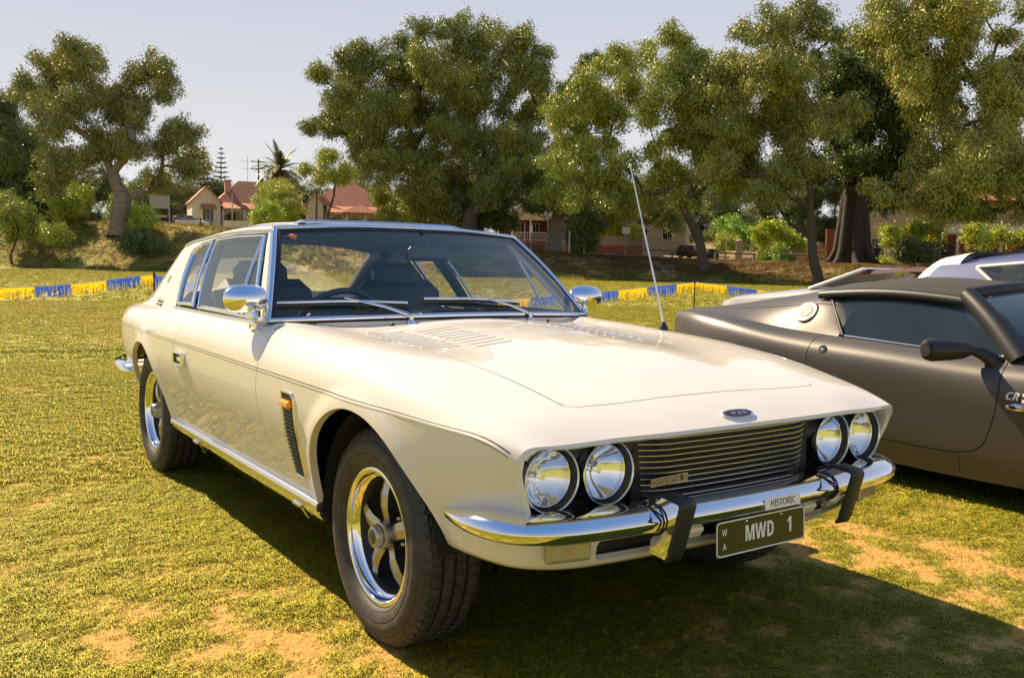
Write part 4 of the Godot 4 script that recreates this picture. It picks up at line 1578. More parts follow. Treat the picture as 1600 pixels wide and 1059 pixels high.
func gpx(u: float, d: float, lift := 0.0) -> Vector3: # a spot on the ground
	var p := px(u, 412.0 + (u - 800.0) * 0.019, d)
	return on_land(p, lift)

func dryness(x: float, z: float) -> float:   # 0 lush, 1 bare sandy soil
	var a := nz.get_noise_2d(x * 9.0, z * 9.0) * 0.5 + nz2.get_noise_2d(x * 40.0, z * 40.0) * 0.55 + nz.get_noise_2d(x * 2.2 + 50.0, z * 2.2) * 0.35
	# the worn ground in front of and beside the parked car
	var w := exp(-pow((x - 1.0) / 0.8, 2.0) - pow((z + 0.9) / 1.5, 2.0)) * 0.55
	w += exp(-pow((x + 0.35) / 0.8, 2.0) - pow((z - 1.0) / 0.36, 2.0)) * 0.42
	w += exp(-pow((x - 0.2) / 0.5, 2.0) - pow((z + 1.35) / 0.5, 2.0)) * 0.45
	return a + w

func ground_colour(x: float, z: float, d: float) -> Color:
	var dr := dryness(x, z)
	var green := Color(0.285, 0.275, 0.010)
	var lush := Color(0.185, 0.235, 0.008)
	var straw := Color(0.40, 0.285, 0.055)
	var soil := Color(0.50, 0.265, 0.060)
	var c := green.lerp(lush, clampf(nz2.get_noise_2d(x * 5.0, z * 5.0) * 1.2 + 0.2, 0.0, 1.0))
	c = c.lerp(straw, clampf((dr + 0.12) * 1.1, 0.0, 0.75) * clampf(1.2 - d / 60.0, 0.35, 1.0))
	if d < 14.0: c = c.lerp(soil, 0.9 * smoothstep(0.46, 0.66, dr))
	# mowing and wear far out on the oval
	if d > 8.0:
		c = c.lerp(Color(0.33, 0.255, 0.045), 0.5 * smoothstep(-0.2, 0.5, nz.get_noise_2d(x * 0.8 + 9.0, z * 2.6)) * smoothstep(8.0, 16.0, d) * smoothstep(48.0, 30.0, d))
	var hf := Vector2(cf.x, cf.z).normalized()
	var dd := (x - CAM.x) * hf.x + (z - CAM.z) * hf.y
	if dd > 55.0:
		var u := 800.0 + FOC * ((x - CAM.x) * -hf.y + (z - CAM.z) * hf.x) / dd
		var s: float = (dd - lut(TD, u)) / lut(TW, u)
		var bank := Color(0.34, 0.26, 0.050).lerp(Color(0.21, 0.215, 0.018), clampf(0.5 + 1.1 * nz.get_noise_2d(x * 1.3, z * 1.3) - s * 0.3, 0.0, 1.0))
		var litter := Color(0.21, 0.115, 0.048)
		bank = bank.lerp(litter, clampf(smoothstep(700.0, 1000.0, u) * smoothstep(0.15, 0.6, s) * (0.75 + nz.get_noise_2d(x * 2.5, z * 2.5)), 0.0, 1.0))
		bank = bank.lerp(Color(0.26, 0.12, 0.05), clampf(1.6 * nz2.get_noise_2d(x * 2.4, z * 2.4) - 0.35, 0.0, 0.8) * smoothstep(0.2, 0.6, s))
		c = c.lerp(bank, smoothstep(-0.03, 0.10, s))
	return c

func ground() -> void:
	nz.noise_type = FastNoiseLite.TYPE_SIMPLEX_SMOOTH; nz.frequency = 0.1; nz.fractal_octaves = 4; nz.seed = 5
	nz2.noise_type = FastNoiseLite.TYPE_SIMPLEX_SMOOTH; nz2.frequency = 0.1; nz2.fractal_octaves = 3; nz2.seed = 11
	var m := MB.new()
	# one sheet, rings round the photographer, finer in front
	var angs := []
	var fwd := atan2(cf.z, cf.x)
	var a := -PI
	while a < PI - 0.001:
		angs.append(fwd + a)
		a += 0.0055 if absf(a) < 0.60 else 0.06
	angs.append(fwd + PI)
	var rads := [0.0, 0.6]
	while rads[-1] < 2500.0:
		var r: float = rads[-1]
		rads.append(r * (1.022 if r < 9.0 else (1.035 if r < 60.0 else (1.012 if r < 112.0 else 1.3))))
	var na := angs.size()
	var nr := rads.size()
	var P := PackedVector3Array()
	var C := PackedColorArray()
	P.resize(na * nr); C.resize(na * nr)
	for i in nr:
		for j in na:
			var x: float = CAM.x + cos(angs[j]) * rads[i]
			var z: float = CAM.z + sin(angs[j]) * rads[i]
			P[i * na + j] = Vector3(x, land(x, z), z)
			C[i * na + j] = ground_colour(x, z, rads[i])
	var N := PackedVector3Array()
	N.resize(na * nr)
	for i in nr:
		for j in na:
			var g := (P[mini(i + 1, nr - 1) * na + j] - P[maxi(i - 1, 0) * na + j]).cross(P[i * na + mini(j + 1, na - 1)] - P[i * na + maxi(j - 1, 0)])
			N[i * na + j] = Vector3.UP if g.length_squared() < 1e-12 else (g.normalized() if g.y > 0.0 else -g.normalized())
	for i in nr - 1:
		for j in na - 1:
			var q := [i * na + j, (i + 1) * na + j, (i + 1) * na + j + 1, i * na + j + 1]
			for t in [[0, 1, 2], [0, 2, 3]]:
				if i == 0 and t[1] == 2: continue
				var A: Vector3 = P[q[t[0]]]
				var B: Vector3 = P[q[t[1]]]
				var D: Vector3 = P[q[t[2]]]
				var o := [0, 1, 2] if (B - A).cross(D - A).y < 0.0 else [0, 2, 1]
				for k in o:
					var id: int = q[t[k]]
					m.v.push_back(P[id]); m.n.push_back(N[id]); m.c.push_back(C[id])
	var gm := mat("ground", Color(1, 1, 1), 0.95, 0.0, {"vertex_color_use_as_albedo": true})
	gm.albedo_texture = noise_tex(0.03, [[0.0, Color(0.62, 0.62, 0.62)], [0.5, Color(0.95, 0.95, 0.95)], [1.0, Color(1, 1, 1)]], 512)
	gm.uv1_triplanar = true; gm.uv1_world_triplanar = true; gm.uv1_scale = Vector3.ONE * 1.7
	gm.normal_enabled = true; gm.normal_texture = noise_tex(0.06, [], 512, FastNoiseLite.TYPE_SIMPLEX_SMOOTH, 4, 6.0); gm.normal_scale = 0.8
	structure("ground", m, gm)
	mat("ground_plain", Color(1, 1, 1), 0.95, 0.0, {"vertex_color_use_as_albedo": true})
	grass()
	bank_cover()

func tuft(k: int, h: float, spread: float, wd: float, sd: int) -> ArrayMesh:
	var r := RandomNumberGenerator.new()
	r.seed = sd
	var m := MB.new()
	for i in k:
		var a := r.randf() * TAU
		var b := Vector3(cos(a), 0, sin(a)) * spread * sqrt(r.randf())
		var d := Vector3(cos(a + r.randf_range(-1.2, 1.2)), 0, sin(a + r.randf_range(-1.2, 1.2)))
		var hh := h * r.randf_range(0.5, 1.15)
		var lean := r.randf_range(0.25, 1.1)
		var w := Vector3(-d.z, 0, d.x) * wd * 0.5
		var mid := b + d * hh * lean * 0.35 + Vector3.UP * hh * 0.6
		var tip := b + d * hh * lean + Vector3.UP * hh * (1.0 - lean * 0.35)
		var n := (d * 0.5 + Vector3.UP).normalized()
		m.tri(b - w, b + w, mid + w * 0.8, n, n, n); m.tri(b - w, mid + w * 0.8, mid - w * 0.8, n, n, n); m.tri(mid - w * 0.8, mid + w * 0.8, tip, n, n, n)
	return m.mesh()

func grass() -> void:
	rng.seed = 77
	var gm := mat("grass", Color(1, 1, 1), 0.75, 0.0, {"vertex_color_use_as_albedo": true, "backlight_enabled": true, "backlight": Color(0.55, 0.46, 0.04)})
	var hf := Vector2(cf.x, cf.z).normalized()
	for lay in 4:
		var r0: float = [1.2, 5.0, 11.0, 26.0][lay]
		var r1: float = [5.0, 11.0, 26.0, 84.0][lay]
		var count: int = [150000, 120000, 90000, 90000][lay]
		var tm := tuft([9, 10, 10, 10][lay], [0.0135, 0.016, 0.020, 0.030][lay], [0.020, 0.032, 0.070, 0.20][lay], [0.0026, 0.004, 0.009, 0.024][lay], 40 + lay)
		var xs: Array[Transform3D] = []
		var cs := PackedColorArray()
		for i in count:
			var rr := sqrt(lerpf(r0 * r0, r1 * r1, rng.randf()))
			var an := rng.randf_range(-0.60, 0.60)
			var dr := Vector2(hf.x * cos(an) - hf.y * sin(an), hf.x * sin(an) + hf.y * cos(an))
			var x := CAM.x + dr.x * rr
			var z := CAM.z + dr.y * rr
			if lay == 3 and land(x, z) > 0.25: continue
			var dry := dryness(x, z)
			if rng.randf() < smoothstep(0.45, 0.70, dry) * 0.88: continue
			if rng.randf() < smoothstep(0.05, 0.5, dry) * 0.35: continue
			var s := rng.randf_range(0.65, 1.3) * (1.0 - 0.35 * smoothstep(0.1, 0.5, dry))
			xs.append(Transform3D(Basis().rotated(Vector3.UP, rng.randf() * TAU).scaled(Vector3(s, s * rng.randf_range(0.8, 1.2), s)), Vector3(x, 0.0, z)))
			var c := Color(0.42, 0.385, 0.008).lerp(Color(0.26, 0.305, 0.008), clampf(rng.randf() * 0.8 + nz2.get_noise_2d(x * 5.0, z * 5.0) * 0.8, 0.0, 1.0))
			var straw := clampf(0.06 + dry * 0.8 + rng.randf_range(-0.30, 0.30), 0.0, 1.0)
			c = c.lerp(Color(0.52, 0.37, 0.060), straw * 0.8)
			if lay >= 2: c = c.lerp(Color(0.36, 0.27, 0.04), 0.4 * smoothstep(-0.2, 0.5, nz.get_noise_2d(x * 0.8 + 9.0, z * 2.6)))
			cs.push_back(c)
		scatter("grass", tm, gm, xs, cs, self)
		var g := get_child(get_child_count() - 1)
		tag(g, ["short mown grass closest to the camera around the cream car", "mown grass of the middle distance behind the cream car", "mown grass out on the oval round the bunting", "mown grass on the far half of the oval below the bank"][lay], "grass", "", "stuff")

func bank_cover() -> void:   # rough grass and fallen bark on the bank, coarser than the mown oval
	rng.seed = 91
	var tm := tuft(12, 0.16, 0.16, 0.03, 61)
	var xs: Array[Transform3D] = []
	var cs := PackedColorArray()
	for i in 60000:
		var u := rng.randf_range(-60.0, 1660.0)
		var s := pow(rng.randf(), 0.8) * 1.12
		var d: float = lut(TD, u) + lut(TW, u) * s
		var p := gpx(u, d)
		var k := nz2.get_noise_2d(p.x * 2.4, p.z * 2.4)
		if rng.randf() < smoothstep(0.05, 0.4, k) * 0.8: continue
		var sc := rng.randf_range(0.5, 1.3)
		xs.append(Transform3D(Basis().rotated(Vector3.UP, rng.randf() * TAU).scaled(Vector3(sc, sc * rng.randf_range(0.5, 1.1), sc)), p))
		var g := ground_colour(p.x, p.z, d)
		cs.push_back((g * rng.randf_range(0.8, 1.5)).lerp(Color(0.30, 0.22, 0.06), rng.randf() * 0.4))
	tag(scatter("rough_grass", tm, M.grass, xs, cs, self), "rough grass and litter covering the bank below the street", "grass", "", "stuff")
	# pale stones and bark on the worn part of the bank
	xs = []; cs = PackedColorArray()
	var m := MB.new()
	m.ball(Transform3D(Basis.from_scale(Vector3(1.0, 0.45, 0.7)), Vector3.ZERO), 7, 5)
	for i in 1600:
		var u := rng.randf_range(120.0, 1300.0)
		var p := gpx(u, lut(TD, u) + lut(TW, u) * rng.randf_range(0.25, 1.0))
		if nz2.get_noise_2d(p.x * 2.4, p.z * 2.4) < 0.02: continue
		xs.append(Transform3D(Basis().rotated(Vector3.UP, rng.randf() * TAU).scaled(Vector3.ONE * rng.randf_range(0.05, 0.16)), p))
		cs.push_back(Color(0.36, 0.28, 0.20) * rng.randf_range(0.5, 1.2))
	tag(scatter("loose_stones", m.mesh(), M.ground_plain, xs, cs, self), "loose stones and bark scattered over bare soil on the bank", "stones", "", "stuff")

func scatter(called: String, mesh: Mesh, material: Material, xs: Array[Transform3D], cs: PackedColorArray, parent: Node) -> MultiMeshInstance3D:
	var mm := MultiMesh.new()
	mm.transform_format = MultiMesh.TRANSFORM_3D
	mm.use_colors = true
	mm.mesh = mesh
	mm.instance_count = xs.size()
	for i in xs.size():
		mm.set_instance_transform(i, xs[i]); mm.set_instance_color(i, cs[i])
	var o := MultiMeshInstance3D.new()
	o.name = nm(parent, called)
	o.multimesh = mm
	o.material_override = material
	parent.add_child(o)
	o.set_meta("kind", "stuff")
	return o


# ================================================================ trees: tapering limbs to every leaf mass, sprays of small leaves round them
var spray := {}
func make_spray(kind: String, sd: int) -> ArrayMesh:
	var r := RandomNumberGenerator.new()
	r.seed = sd
	var m := MB.new()
	var k := 30
	for i in k:
		var p := Vector3(r.randfn(), r.randfn() * 0.8, r.randfn()) * 0.29
		var len := r.randf_range(0.16, 0.30)
		var wd := r.randf_range(0.028, 0.044)
		var d := Vector3(r.randfn(), r.randfn() - 1.5, r.randfn()).normalized()    # gum leaves hang
		if kind == "broad":
			d = Vector3(r.randfn(), r.randfn() * 0.4 + 0.1, r.randfn()).normalized()
			wd = r.randf_range(0.05, 0.08); len = r.randf_range(0.13, 0.22)
		elif kind == "fine":
			d = Vector3(r.randfn(), r.randfn() * 0.8 - 0.2, r.randfn()).normalized()
			wd = r.randf_range(0.03, 0.05); len = r.randf_range(0.10, 0.2)
		var s := d.cross(Vector3(r.randfn(), r.randfn(), r.randfn())).normalized() * wd
		var n := d.cross(s).normalized()
		if n.y < 0.0: n = -n
		var a := p
		var b := p + d * len * 0.45
		var c := p + d * len
		m.tri(a, b + s, c, n, n, n); m.tri(a, c, b - s, n, n, n)
	return m.mesh()

# lobes: flat list u, v, r in pixels of the survey photo at that depth
func tree(called: String, label: String, u: float, d: float, trunk_r: float, fork: float, lobes: Array, kind: String, leaf: Color, leaf2: Color, bark: Material, sd: int, density := 1.0, lean := 0.0, trunk_flare := 1.6, group := "") -> Node3D:
	rng.seed = sd
	var base := gpx(u, d, -0.15)
	var t := thing(called, label, "tree", base, 0.0, group)
	var top := base + Vector3.UP * fork + cr * lean
	var nodes := [{"p": base, "par": -1, "n": 0.0}, {"p": base.lerp(top, 0.5) + cr * rng.randf_range(-0.15, 0.15), "par": 0, "n": 0.0}, {"p": top, "par": 1, "n": 0.0}]
	var L := []
	for i in range(0, lobes.size(), 3):
		var r: float = (1.14 if density >= 0.95 else 1.04) * lobes[i + 2] * d / FOC
		var p := px(lobes[i], lobes[i + 1], d) + cf * rng.randf_range(-1.6, 1.6) * (r + 0.8)
		L.append([p, r, p.distance_to(top)])
	L.sort_custom(func(a, b): return a[2] < b[2])
	for l in L:
		var best := 2
		var bd := 1e9
		for k in range(2, nodes.size()):
			var q: Vector3 = nodes[k].p
			var w: float = q.distance_to(l[0]) + 0.28 * q.distance_to(top)
			if q.y > l[0].y + 0.5: w += (q.y - l[0].y) * 0.8
			if w < bd:
				bd = w; best = k
		var pp: Vector3 = nodes[best].p
		var mid: Vector3 = pp.lerp(l[0], 0.5) + Vector3(rng.randfn(), rng.randfn() * 0.5 - 0.2, rng.randfn()) * 0.07 * pp.distance_to(l[0])
		nodes.append({"p": mid, "par": best, "n": 0.0})
		nodes.append({"p": l[0], "par": nodes.size() - 1, "n": 1.0})
	for k in range(nodes.size() - 1, 0, -1):
		nodes[nodes[k].par].n += nodes[k].n
	var total: float = nodes[0].n
	var m := MB.new()
	# trunk with a flared foot
	var rad := func(n: float) -> float: return maxf(0.035, trunk_r * (0.80 * pow(n / total, 0.60)))
	m.tube([base + Vector3.DOWN * 0.2, base + Vector3.UP * 0.25, base + Vector3.UP * 0.9 + (nodes[1].p - base) * Vector3(0.2, 0, 0.2), nodes[1].p, nodes[2].p], [trunk_r * trunk_flare * 1.15, trunk_r * trunk_flare * 0.92, trunk_r * 1.08, trunk_r * 0.96, trunk_r * 0.82], 14)
	m.ball(Transform3D(Basis.from_scale(Vector3.ONE * trunk_r * 0.82), nodes[2].p), 14, 8)
	if trunk_r > 1.0:   # buttress roots
		for k in 9:
			var az := TAU * k / 9.0 + rng.randf_range(-0.2, 0.2)
			var h := Vector3(cos(az), 0, sin(az))
			m.tube([base + h * trunk_r * rng.randf_range(1.9, 2.5) + Vector3.DOWN * 0.1, base + h * trunk_r * 1.35 + Vector3.UP * 0.5, base + h * trunk_r * 0.95 + Vector3.UP * 1.6, nodes[2].p + h * trunk_r * 0.55], [0.16, 0.34, 0.40, 0.42], 8)
	for v in m.v.size(): m.v[v] -= base
	var tr := part("trunk", m, bark, t)
	m = MB.new()
	for k in range(3, nodes.size()):
		var a: Vector3 = nodes[nodes[k].par].p - base
		var b: Vector3 = nodes[k].p - base
		var ra: float = minf(rad.call(nodes[k].n) * 1.15, trunk_r * 0.8) if nodes[k].par != 2 else maxf(rad.call(nodes[k].n) * 1.3, trunk_r * 0.5)
		var rb: float = rad.call(nodes[k].n) * 0.9
		m.tube([a, a.lerp(b, 0.5) + Vector3(rng.randfn(), rng.randfn(), rng.randfn()) * 0.03 * a.distance_to(b), b], [ra, (ra + rb) * 0.5, rb], 6, false)
	# twigs
	for l in L:
		for k in 6:
			var dir := Vector3(rng.randfn(), rng.randfn() * 0.8 + 0.3, rng.randfn()).normalized()
			var a: Vector3 = l[0] - base
			m.tube([a, a + dir * l[1] * 0.5 + Vector3(rng.randfn(), rng.randfn(), rng.randfn()) * 0.1, a + dir * l[1] * 0.95], [0.032, 0.024, 0.010], 4, false)
	part("limbs", m, bark, tr).set_meta("kind", "stuff")
	var xs: Array[Transform3D] = []
	var cs := PackedColorArray()
	for l in L:
		var r: float = l[1]
		var cnt := int(56.0 * r * r * density) + 20
		var tone := rng.randf()
		# each leaf mass is broken into smaller clumps with gaps between them
		var clumps := []
		for k in maxi(5, int(6.5 * r)):
			var o := Vector3(rng.randfn(), rng.randfn(), rng.randfn()).normalized() * r * pow(rng.randf(), 0.5) * 1.12
			o.y *= 0.85
			var dir := (o.normalized() * 0.8 + Vector3(rng.randfn(), rng.randfn() + 0.4, rng.randfn()) * 0.55).normalized() * r * rng.randf_range(0.25, 0.6)
			clumps.append([o, rng.randf_range(0.16, 0.34) * maxf(r, 0.8), rng.randf(), dir])
		for k in cnt:
			var c: Array = clumps[rng.randi() % clumps.size()]
			var along := rng.randf_range(-0.7, 1.0)
			var o: Vector3 = c[0] + c[3] * along + Vector3(rng.randfn(), rng.randfn() * 0.8, rng.randfn()) * c[1] * (0.52 - 0.24 * along)
			var s := rng.randf_range(0.85, 1.45)
			xs.append(Transform3D(Basis().rotated(Vector3.UP, rng.randf() * TAU).rotated(Vector3(rng.randfn(), 0, rng.randfn()).normalized(), rng.randf_range(0.0, 0.5)).scaled(Vector3.ONE * s), l[0] + o - base))
			cs.push_back(leaf.lerp(leaf2, clampf(tone * 0.45 + c[2] * 0.35 + rng.randf() * 0.3, 0.0, 1.0)) * Color(2.0, 2.2, 1.75))
	if not spray.has(kind): spray[kind] = make_spray(kind, 9 + kind.length())
	scatter("crown", spray[kind], M["leaf_" + kind], xs, cs, t)
	return t

func zoomed(l: Array, x0: float, y0: float, sc: float) -> Array:  # survey notes taken on an enlargement
	var out := []
	for i in range(0, l.size(), 3): out.append_array([x0 + l[i] / sc, y0 + l[i + 1] / sc, l[i + 2] / sc])
	return out

func trees() -> void:
	var bl := {"vertex_color_use_as_albedo": true, "backlight_enabled": true, "backlight": Color(0.46, 0.47, 0.10)}
	mat("leaf_gum", Color(1, 1, 1), 0.55, 0.0, bl)
	mat("leaf_broad", Color(1, 1, 1), 0.5, 0.0, bl)
	mat("leaf_fine", Color(1, 1, 1), 0.5, 0.0, bl)
	var pale := tri_mat("bark_pale", noise_tex(0.02, [[0.0, Color(0.10, 0.075, 0.055)], [0.45, Color(0.24, 0.19, 0.145)], [0.75, Color(0.34, 0.29, 0.23)], [1.0, Color(0.42, 0.37, 0.31)]], 512), 0.5, 0.85, noise_tex(0.04, [], 512, FastNoiseLite.TYPE_SIMPLEX_SMOOTH, 4, 5.0))
	pale.uv1_scale = Vector3(0.9, 0.22, 0.9)
	var brown := tri_mat("bark_brown", noise_tex(0.03, [[0.0, Color(0.035, 0.026, 0.018)], [0.5, Color(0.10, 0.075, 0.055)], [1.0, Color(0.19, 0.15, 0.115)]], 512), 0.6, 0.9, noise_tex(0.05, [], 512, FastNoiseLite.TYPE_SIMPLEX_SMOOTH, 4, 6.0))
	brown.uv1_scale = Vector3(1.1, 0.25, 1.1)
	var dark_bark := tri_mat("bark_dark", noise_tex(0.035, [[0.0, Color(0.016, 0.012, 0.010)], [0.5, Color(0.045, 0.034, 0.027)], [1.0, Color(0.085, 0.066, 0.052)]], 512), 0.6, 0.95, noise_tex(0.05, [], 512, FastNoiseLite.TYPE_SIMPLEX_SMOOTH, 4, 6.0))
	dark_bark.uv1_scale = Vector3(0.7, 0.15, 0.7)
	var olive := Color(0.082, 0.085, 0.026)
	var tan_l := Color(0.165, 0.135, 0.045)
	var fresh := Color(0.135, 0.165, 0.022)
	var yel := Color(0.23, 0.22, 0.03)
	var dark := Color(0.035, 0.052, 0.016)
	var deep := Color(0.062, 0.078, 0.020)
	tree("gum_tree", "tall pale-trunked gum tree alone on the left bank, wide open crown", 187, 86, 0.86, 3.2,
		zoomed([220, 110, 85, 320, 80, 70, 400, 120, 75, 120, 210, 55, 250, 210, 100, 360, 190, 80, 560, 110, 62, 640, 130, 45, 500, 190, 60, 650, 215, 48, 690, 190, 30, 220, 310, 95, 330, 330, 95, 480, 280, 80, 540, 330, 60, 420, 440, 80, 560, 430, 65, 330, 430, 75, 690, 370, 62, 760, 390, 58, 720, 480, 65, 640, 430, 50, 310, 520, 60, 600, 560, 45, 540, 250, 55, 170, 160, 60, 760, 520, 55, 270, 600, 55], 0, 60, 2.52),
		"gum", olive, tan_l, pale, 101, 0.85, 0.4, 1.35)
	tree("gum_tree", "dense dark tree at the far left edge of the photo", 25, 98, 0.5, 4.0,
		[15, 195, 34, -25, 220, 50, 10, 245, 44, 55, 255, 38, 30, 300, 40, 80, 290, 34, 105, 325, 24, -40, 290, 60, 90, 250, 26, 60, 330, 30, -80, 230, 60, 10, 335, 30, -110, 320, 60], "gum", deep, olive, brown, 102, 1.3)
	tree("small_tree", "small bushy tree low on the bank at the left edge", 17, 80, 0.10, 1.2, [14, 322, 17, 20, 338, 18, 8, 345, 17, 18, 358, 13, 26, 350, 12], "gum", fresh, tan_l, brown, 103, 1.4, 0.0, 1.2)
	tree("small_tree", "slim young gum tree left of the big pale trunk", 119, 91, 0.12, 1.6, [116, 300, 15, 108, 315, 16, 124, 320, 15, 112, 332, 14, 122, 338, 10], "gum", fresh, yel, brown, 104, 1.2, 0.0, 1.2)
	tree("sapling", "tiny staked sapling on the sunny left bank", 96, 82, 0.03, 0.9, [94, 358, 8, 98, 366, 9, 92, 372, 7], "gum", fresh, yel, brown, 105, 1.6, 0.0, 1.2)
	tree("small_tree", "leafy sapling close on the right of the big pale trunk", 219, 85, 0.08, 1.0, [217, 330, 12, 222, 345, 14, 214, 356, 12, 224, 362, 12], "gum", fresh, yel, brown, 106, 1.4, 0.0, 1.2)
	tree("shrub", "dark low shrub on the bank below the big pale trunk", 226, 82, 0.06, 0.3, [222, 376, 14, 236, 380, 14, 212, 384, 10, 232, 390, 12, 246, 386, 9], "gum", dark, olive, brown, 107, 1.5)
	tree("shrub", "round olive shrub on the bank beside the white parked car", 313, 88, 0.06, 0.3, [306, 374, 10, 318, 372, 11, 328, 376, 9, 312, 380, 9], "gum", olive, fresh, brown, 108, 1.5)
	tree("shrub", "yellowish bush behind the grey parked car", 76, 108, 0.06, 0.4, [68, 308, 9, 78, 316, 11, 88, 322, 10], "fine", yel, Color(0.33, 0.25, 0.03), brown, 109, 1.5)
	tree("gum_tree", "huge broad olive gum tree behind the roof of the cream car", 735, 90, 0.85, 3.6,
		zoomed([740, 90, 72, 850, 150, 78, 980, 190, 78, 1060, 260, 62, 1040, 350, 75, 930, 260, 88, 820, 250, 88, 690, 170, 56, 590, 165, 60, 500, 180, 72, 340, 220, 72, 290, 195, 42, 190, 270, 56, 240, 350, 80, 130, 335, 48, 110, 490, 52, 170, 550, 50, 85, 560, 30, 300, 450, 88, 420, 330, 96, 560, 290, 88, 650, 330, 96, 450, 480, 98, 600, 480, 105, 760, 400, 105, 900, 400, 96, 1010, 470, 75, 960, 560, 88, 820, 560, 105, 680, 600, 105, 520, 620, 98, 380, 620, 88, 300, 650, 58, 430, 740, 86, 560, 760, 98, 700, 740, 105, 850, 700, 105, 980, 680, 86, 1050, 640, 55, 1090, 330, 44, 1080, 440, 56, 250, 270, 50, 230, 430, 60, 180, 470, 50, 500, 400, 80, 360, 540, 80, 250, 560, 56, 480, 260, 70, 760, 300, 80, 640, 850, 82, 500, 850, 62, 780, 850, 84, 900, 830, 76, 950, 770, 76], 460, 10, 2.861),
		"gum", olive, Color(0.135, 0.128, 0.030), brown, 110, 1.0, 0.0, 1.3)
	tree("small_tree", "bright yellow-green tree between the red roofs and the huge gum", 512, 100, 0.16, 3.0, zoomed([150, 690, 44, 100, 740, 42, 210, 720, 40, 130, 650, 26, 60, 730, 28, 240, 770, 30, 190, 770, 30], 460, 10, 2.861), "gum", Color(0.16, 0.165, 0.02), yel, brown, 111, 0.9)
	tree("gum_tree", "dark gum with bare upper limbs behind the two biggest trees", 872, 104, 0.40, 7.0, zoomed([1140, 425, 44, 1180, 520, 52, 1190, 600, 48, 1160, 660, 44, 1210, 700, 58, 1350, 215, 34, 1300, 240, 30, 1210, 420, 40, 1120, 400, 26], 460, 10, 2.861), "gum", dark, deep, brown, 112, 1.2)
	tree("gum_tree", "squat gum with thick bare forked limbs before the gabled house", 866, 92, 0.85, 3.3, [836, 300, 20, 860, 285, 22, 885, 300, 22, 905, 310, 22, 850, 318, 18, 880, 322, 18, 920, 330, 16, 832, 322, 16, 900, 290, 18, 915, 300, 16], "gum", deep, olive, pale, 113, 1.2, 0.0, 1.2)
	tree("gum_tree", "leaning bright green gum with many dark limbs behind the car aerial", 1100, 76, 0.42, 3.0,
		zoomed([270, 200, 58, 360, 170, 58, 440, 130, 56, 540, 100, 58, 600, 70, 44, 650, 110, 56, 720, 140, 48, 770, 185, 42, 260, 300, 68, 380, 260, 76, 480, 220, 76, 600, 200, 74, 700, 240, 68, 780, 240, 46, 200, 350, 56, 300, 400, 68, 420, 330, 76, 540, 300, 70, 650, 330, 70, 740, 330, 56, 250, 450, 56, 180, 560, 56, 280, 520, 76, 380, 480, 70, 170, 640, 54, 260, 640, 66, 360, 600, 64, 450, 560, 56, 240, 700, 46, 350, 690, 44, 560, 480, 44, 640, 450, 50, 720, 430, 52, 520, 650, 50, 600, 600, 50, 680, 560, 50, 470, 700, 40, 800, 430, 54, 780, 520, 54, 800, 620, 50, 660, 690, 44, 840, 350, 50, 860, 480, 50, 850, 580, 46, 500, 380, 60, 330, 330, 56, 620, 520, 50, 420, 620, 56], 800, 40, 2.52),
		"gum", Color(0.105, 0.115, 0.022), Color(0.19, 0.18, 0.035), brown, 114, 0.8, -0.5, 1.25)
	tree("gum_tree", "tall drooping gum with a slim dark trunk left of the huge fig", 1279, 72, 0.40, 3.4,
		zoomed([260, 95, 46, 240, 150, 56, 350, 90, 52, 440, 60, 56, 480, 110, 42, 400, 170, 66, 300, 210, 66, 190, 230, 62, 140, 255, 44, 520, 150, 36, 100, 300, 56, 220, 310, 76, 340, 290, 76, 450, 240, 76, 110, 400, 66, 200, 420, 84, 330, 400, 84, 450, 350, 84, 250, 480, 76, 380, 480, 76, 120, 480, 56, 140, 560, 54, 260, 580, 72, 380, 570, 62, 480, 470, 74, 200, 660, 62, 300, 680, 60, 160, 640, 44, 420, 650, 48, 350, 740, 44, 240, 735, 42, 60, 360, 56, 60, 460, 56, 70, 560, 50, 100, 640, 46, 160, 320, 60, 420, 420, 60, 300, 310, 60, 60, 270, 40, 20, 330, 40], 1080, 0, 2.407),
		"gum", Color(0.088, 0.092, 0.024), Color(0.17, 0.15, 0.042), brown, 115, 0.95, -0.6, 1.3)
	tree("fig_tree", "massive dark fig tree with the thickest trunk on the right", 1330, 82, 1.35, 6.2,
		zoomed([600, 180, 66, 680, 140, 56, 620, 260, 80, 720, 220, 76, 700, 330, 90, 800, 330, 76, 600, 380, 90, 700, 430, 90, 800, 450, 86, 870, 500, 56, 620, 500, 90, 720, 540, 86, 820, 560, 66, 640, 620, 74, 560, 640, 54, 740, 650, 70, 850, 640, 50, 500, 600, 60, 700, 750, 32, 780, 740, 40, 560, 300, 70, 760, 180, 60, 840, 250, 70, 900, 420, 66, 900, 600, 56, 560, 420, 70, 540, 540, 60, 820, 700, 44], 1080, 0, 2.407),
		"broad", dark, Color(0.058, 0.075, 0.016), dark_bark, 116, 1.1, 0.0, 1.6)
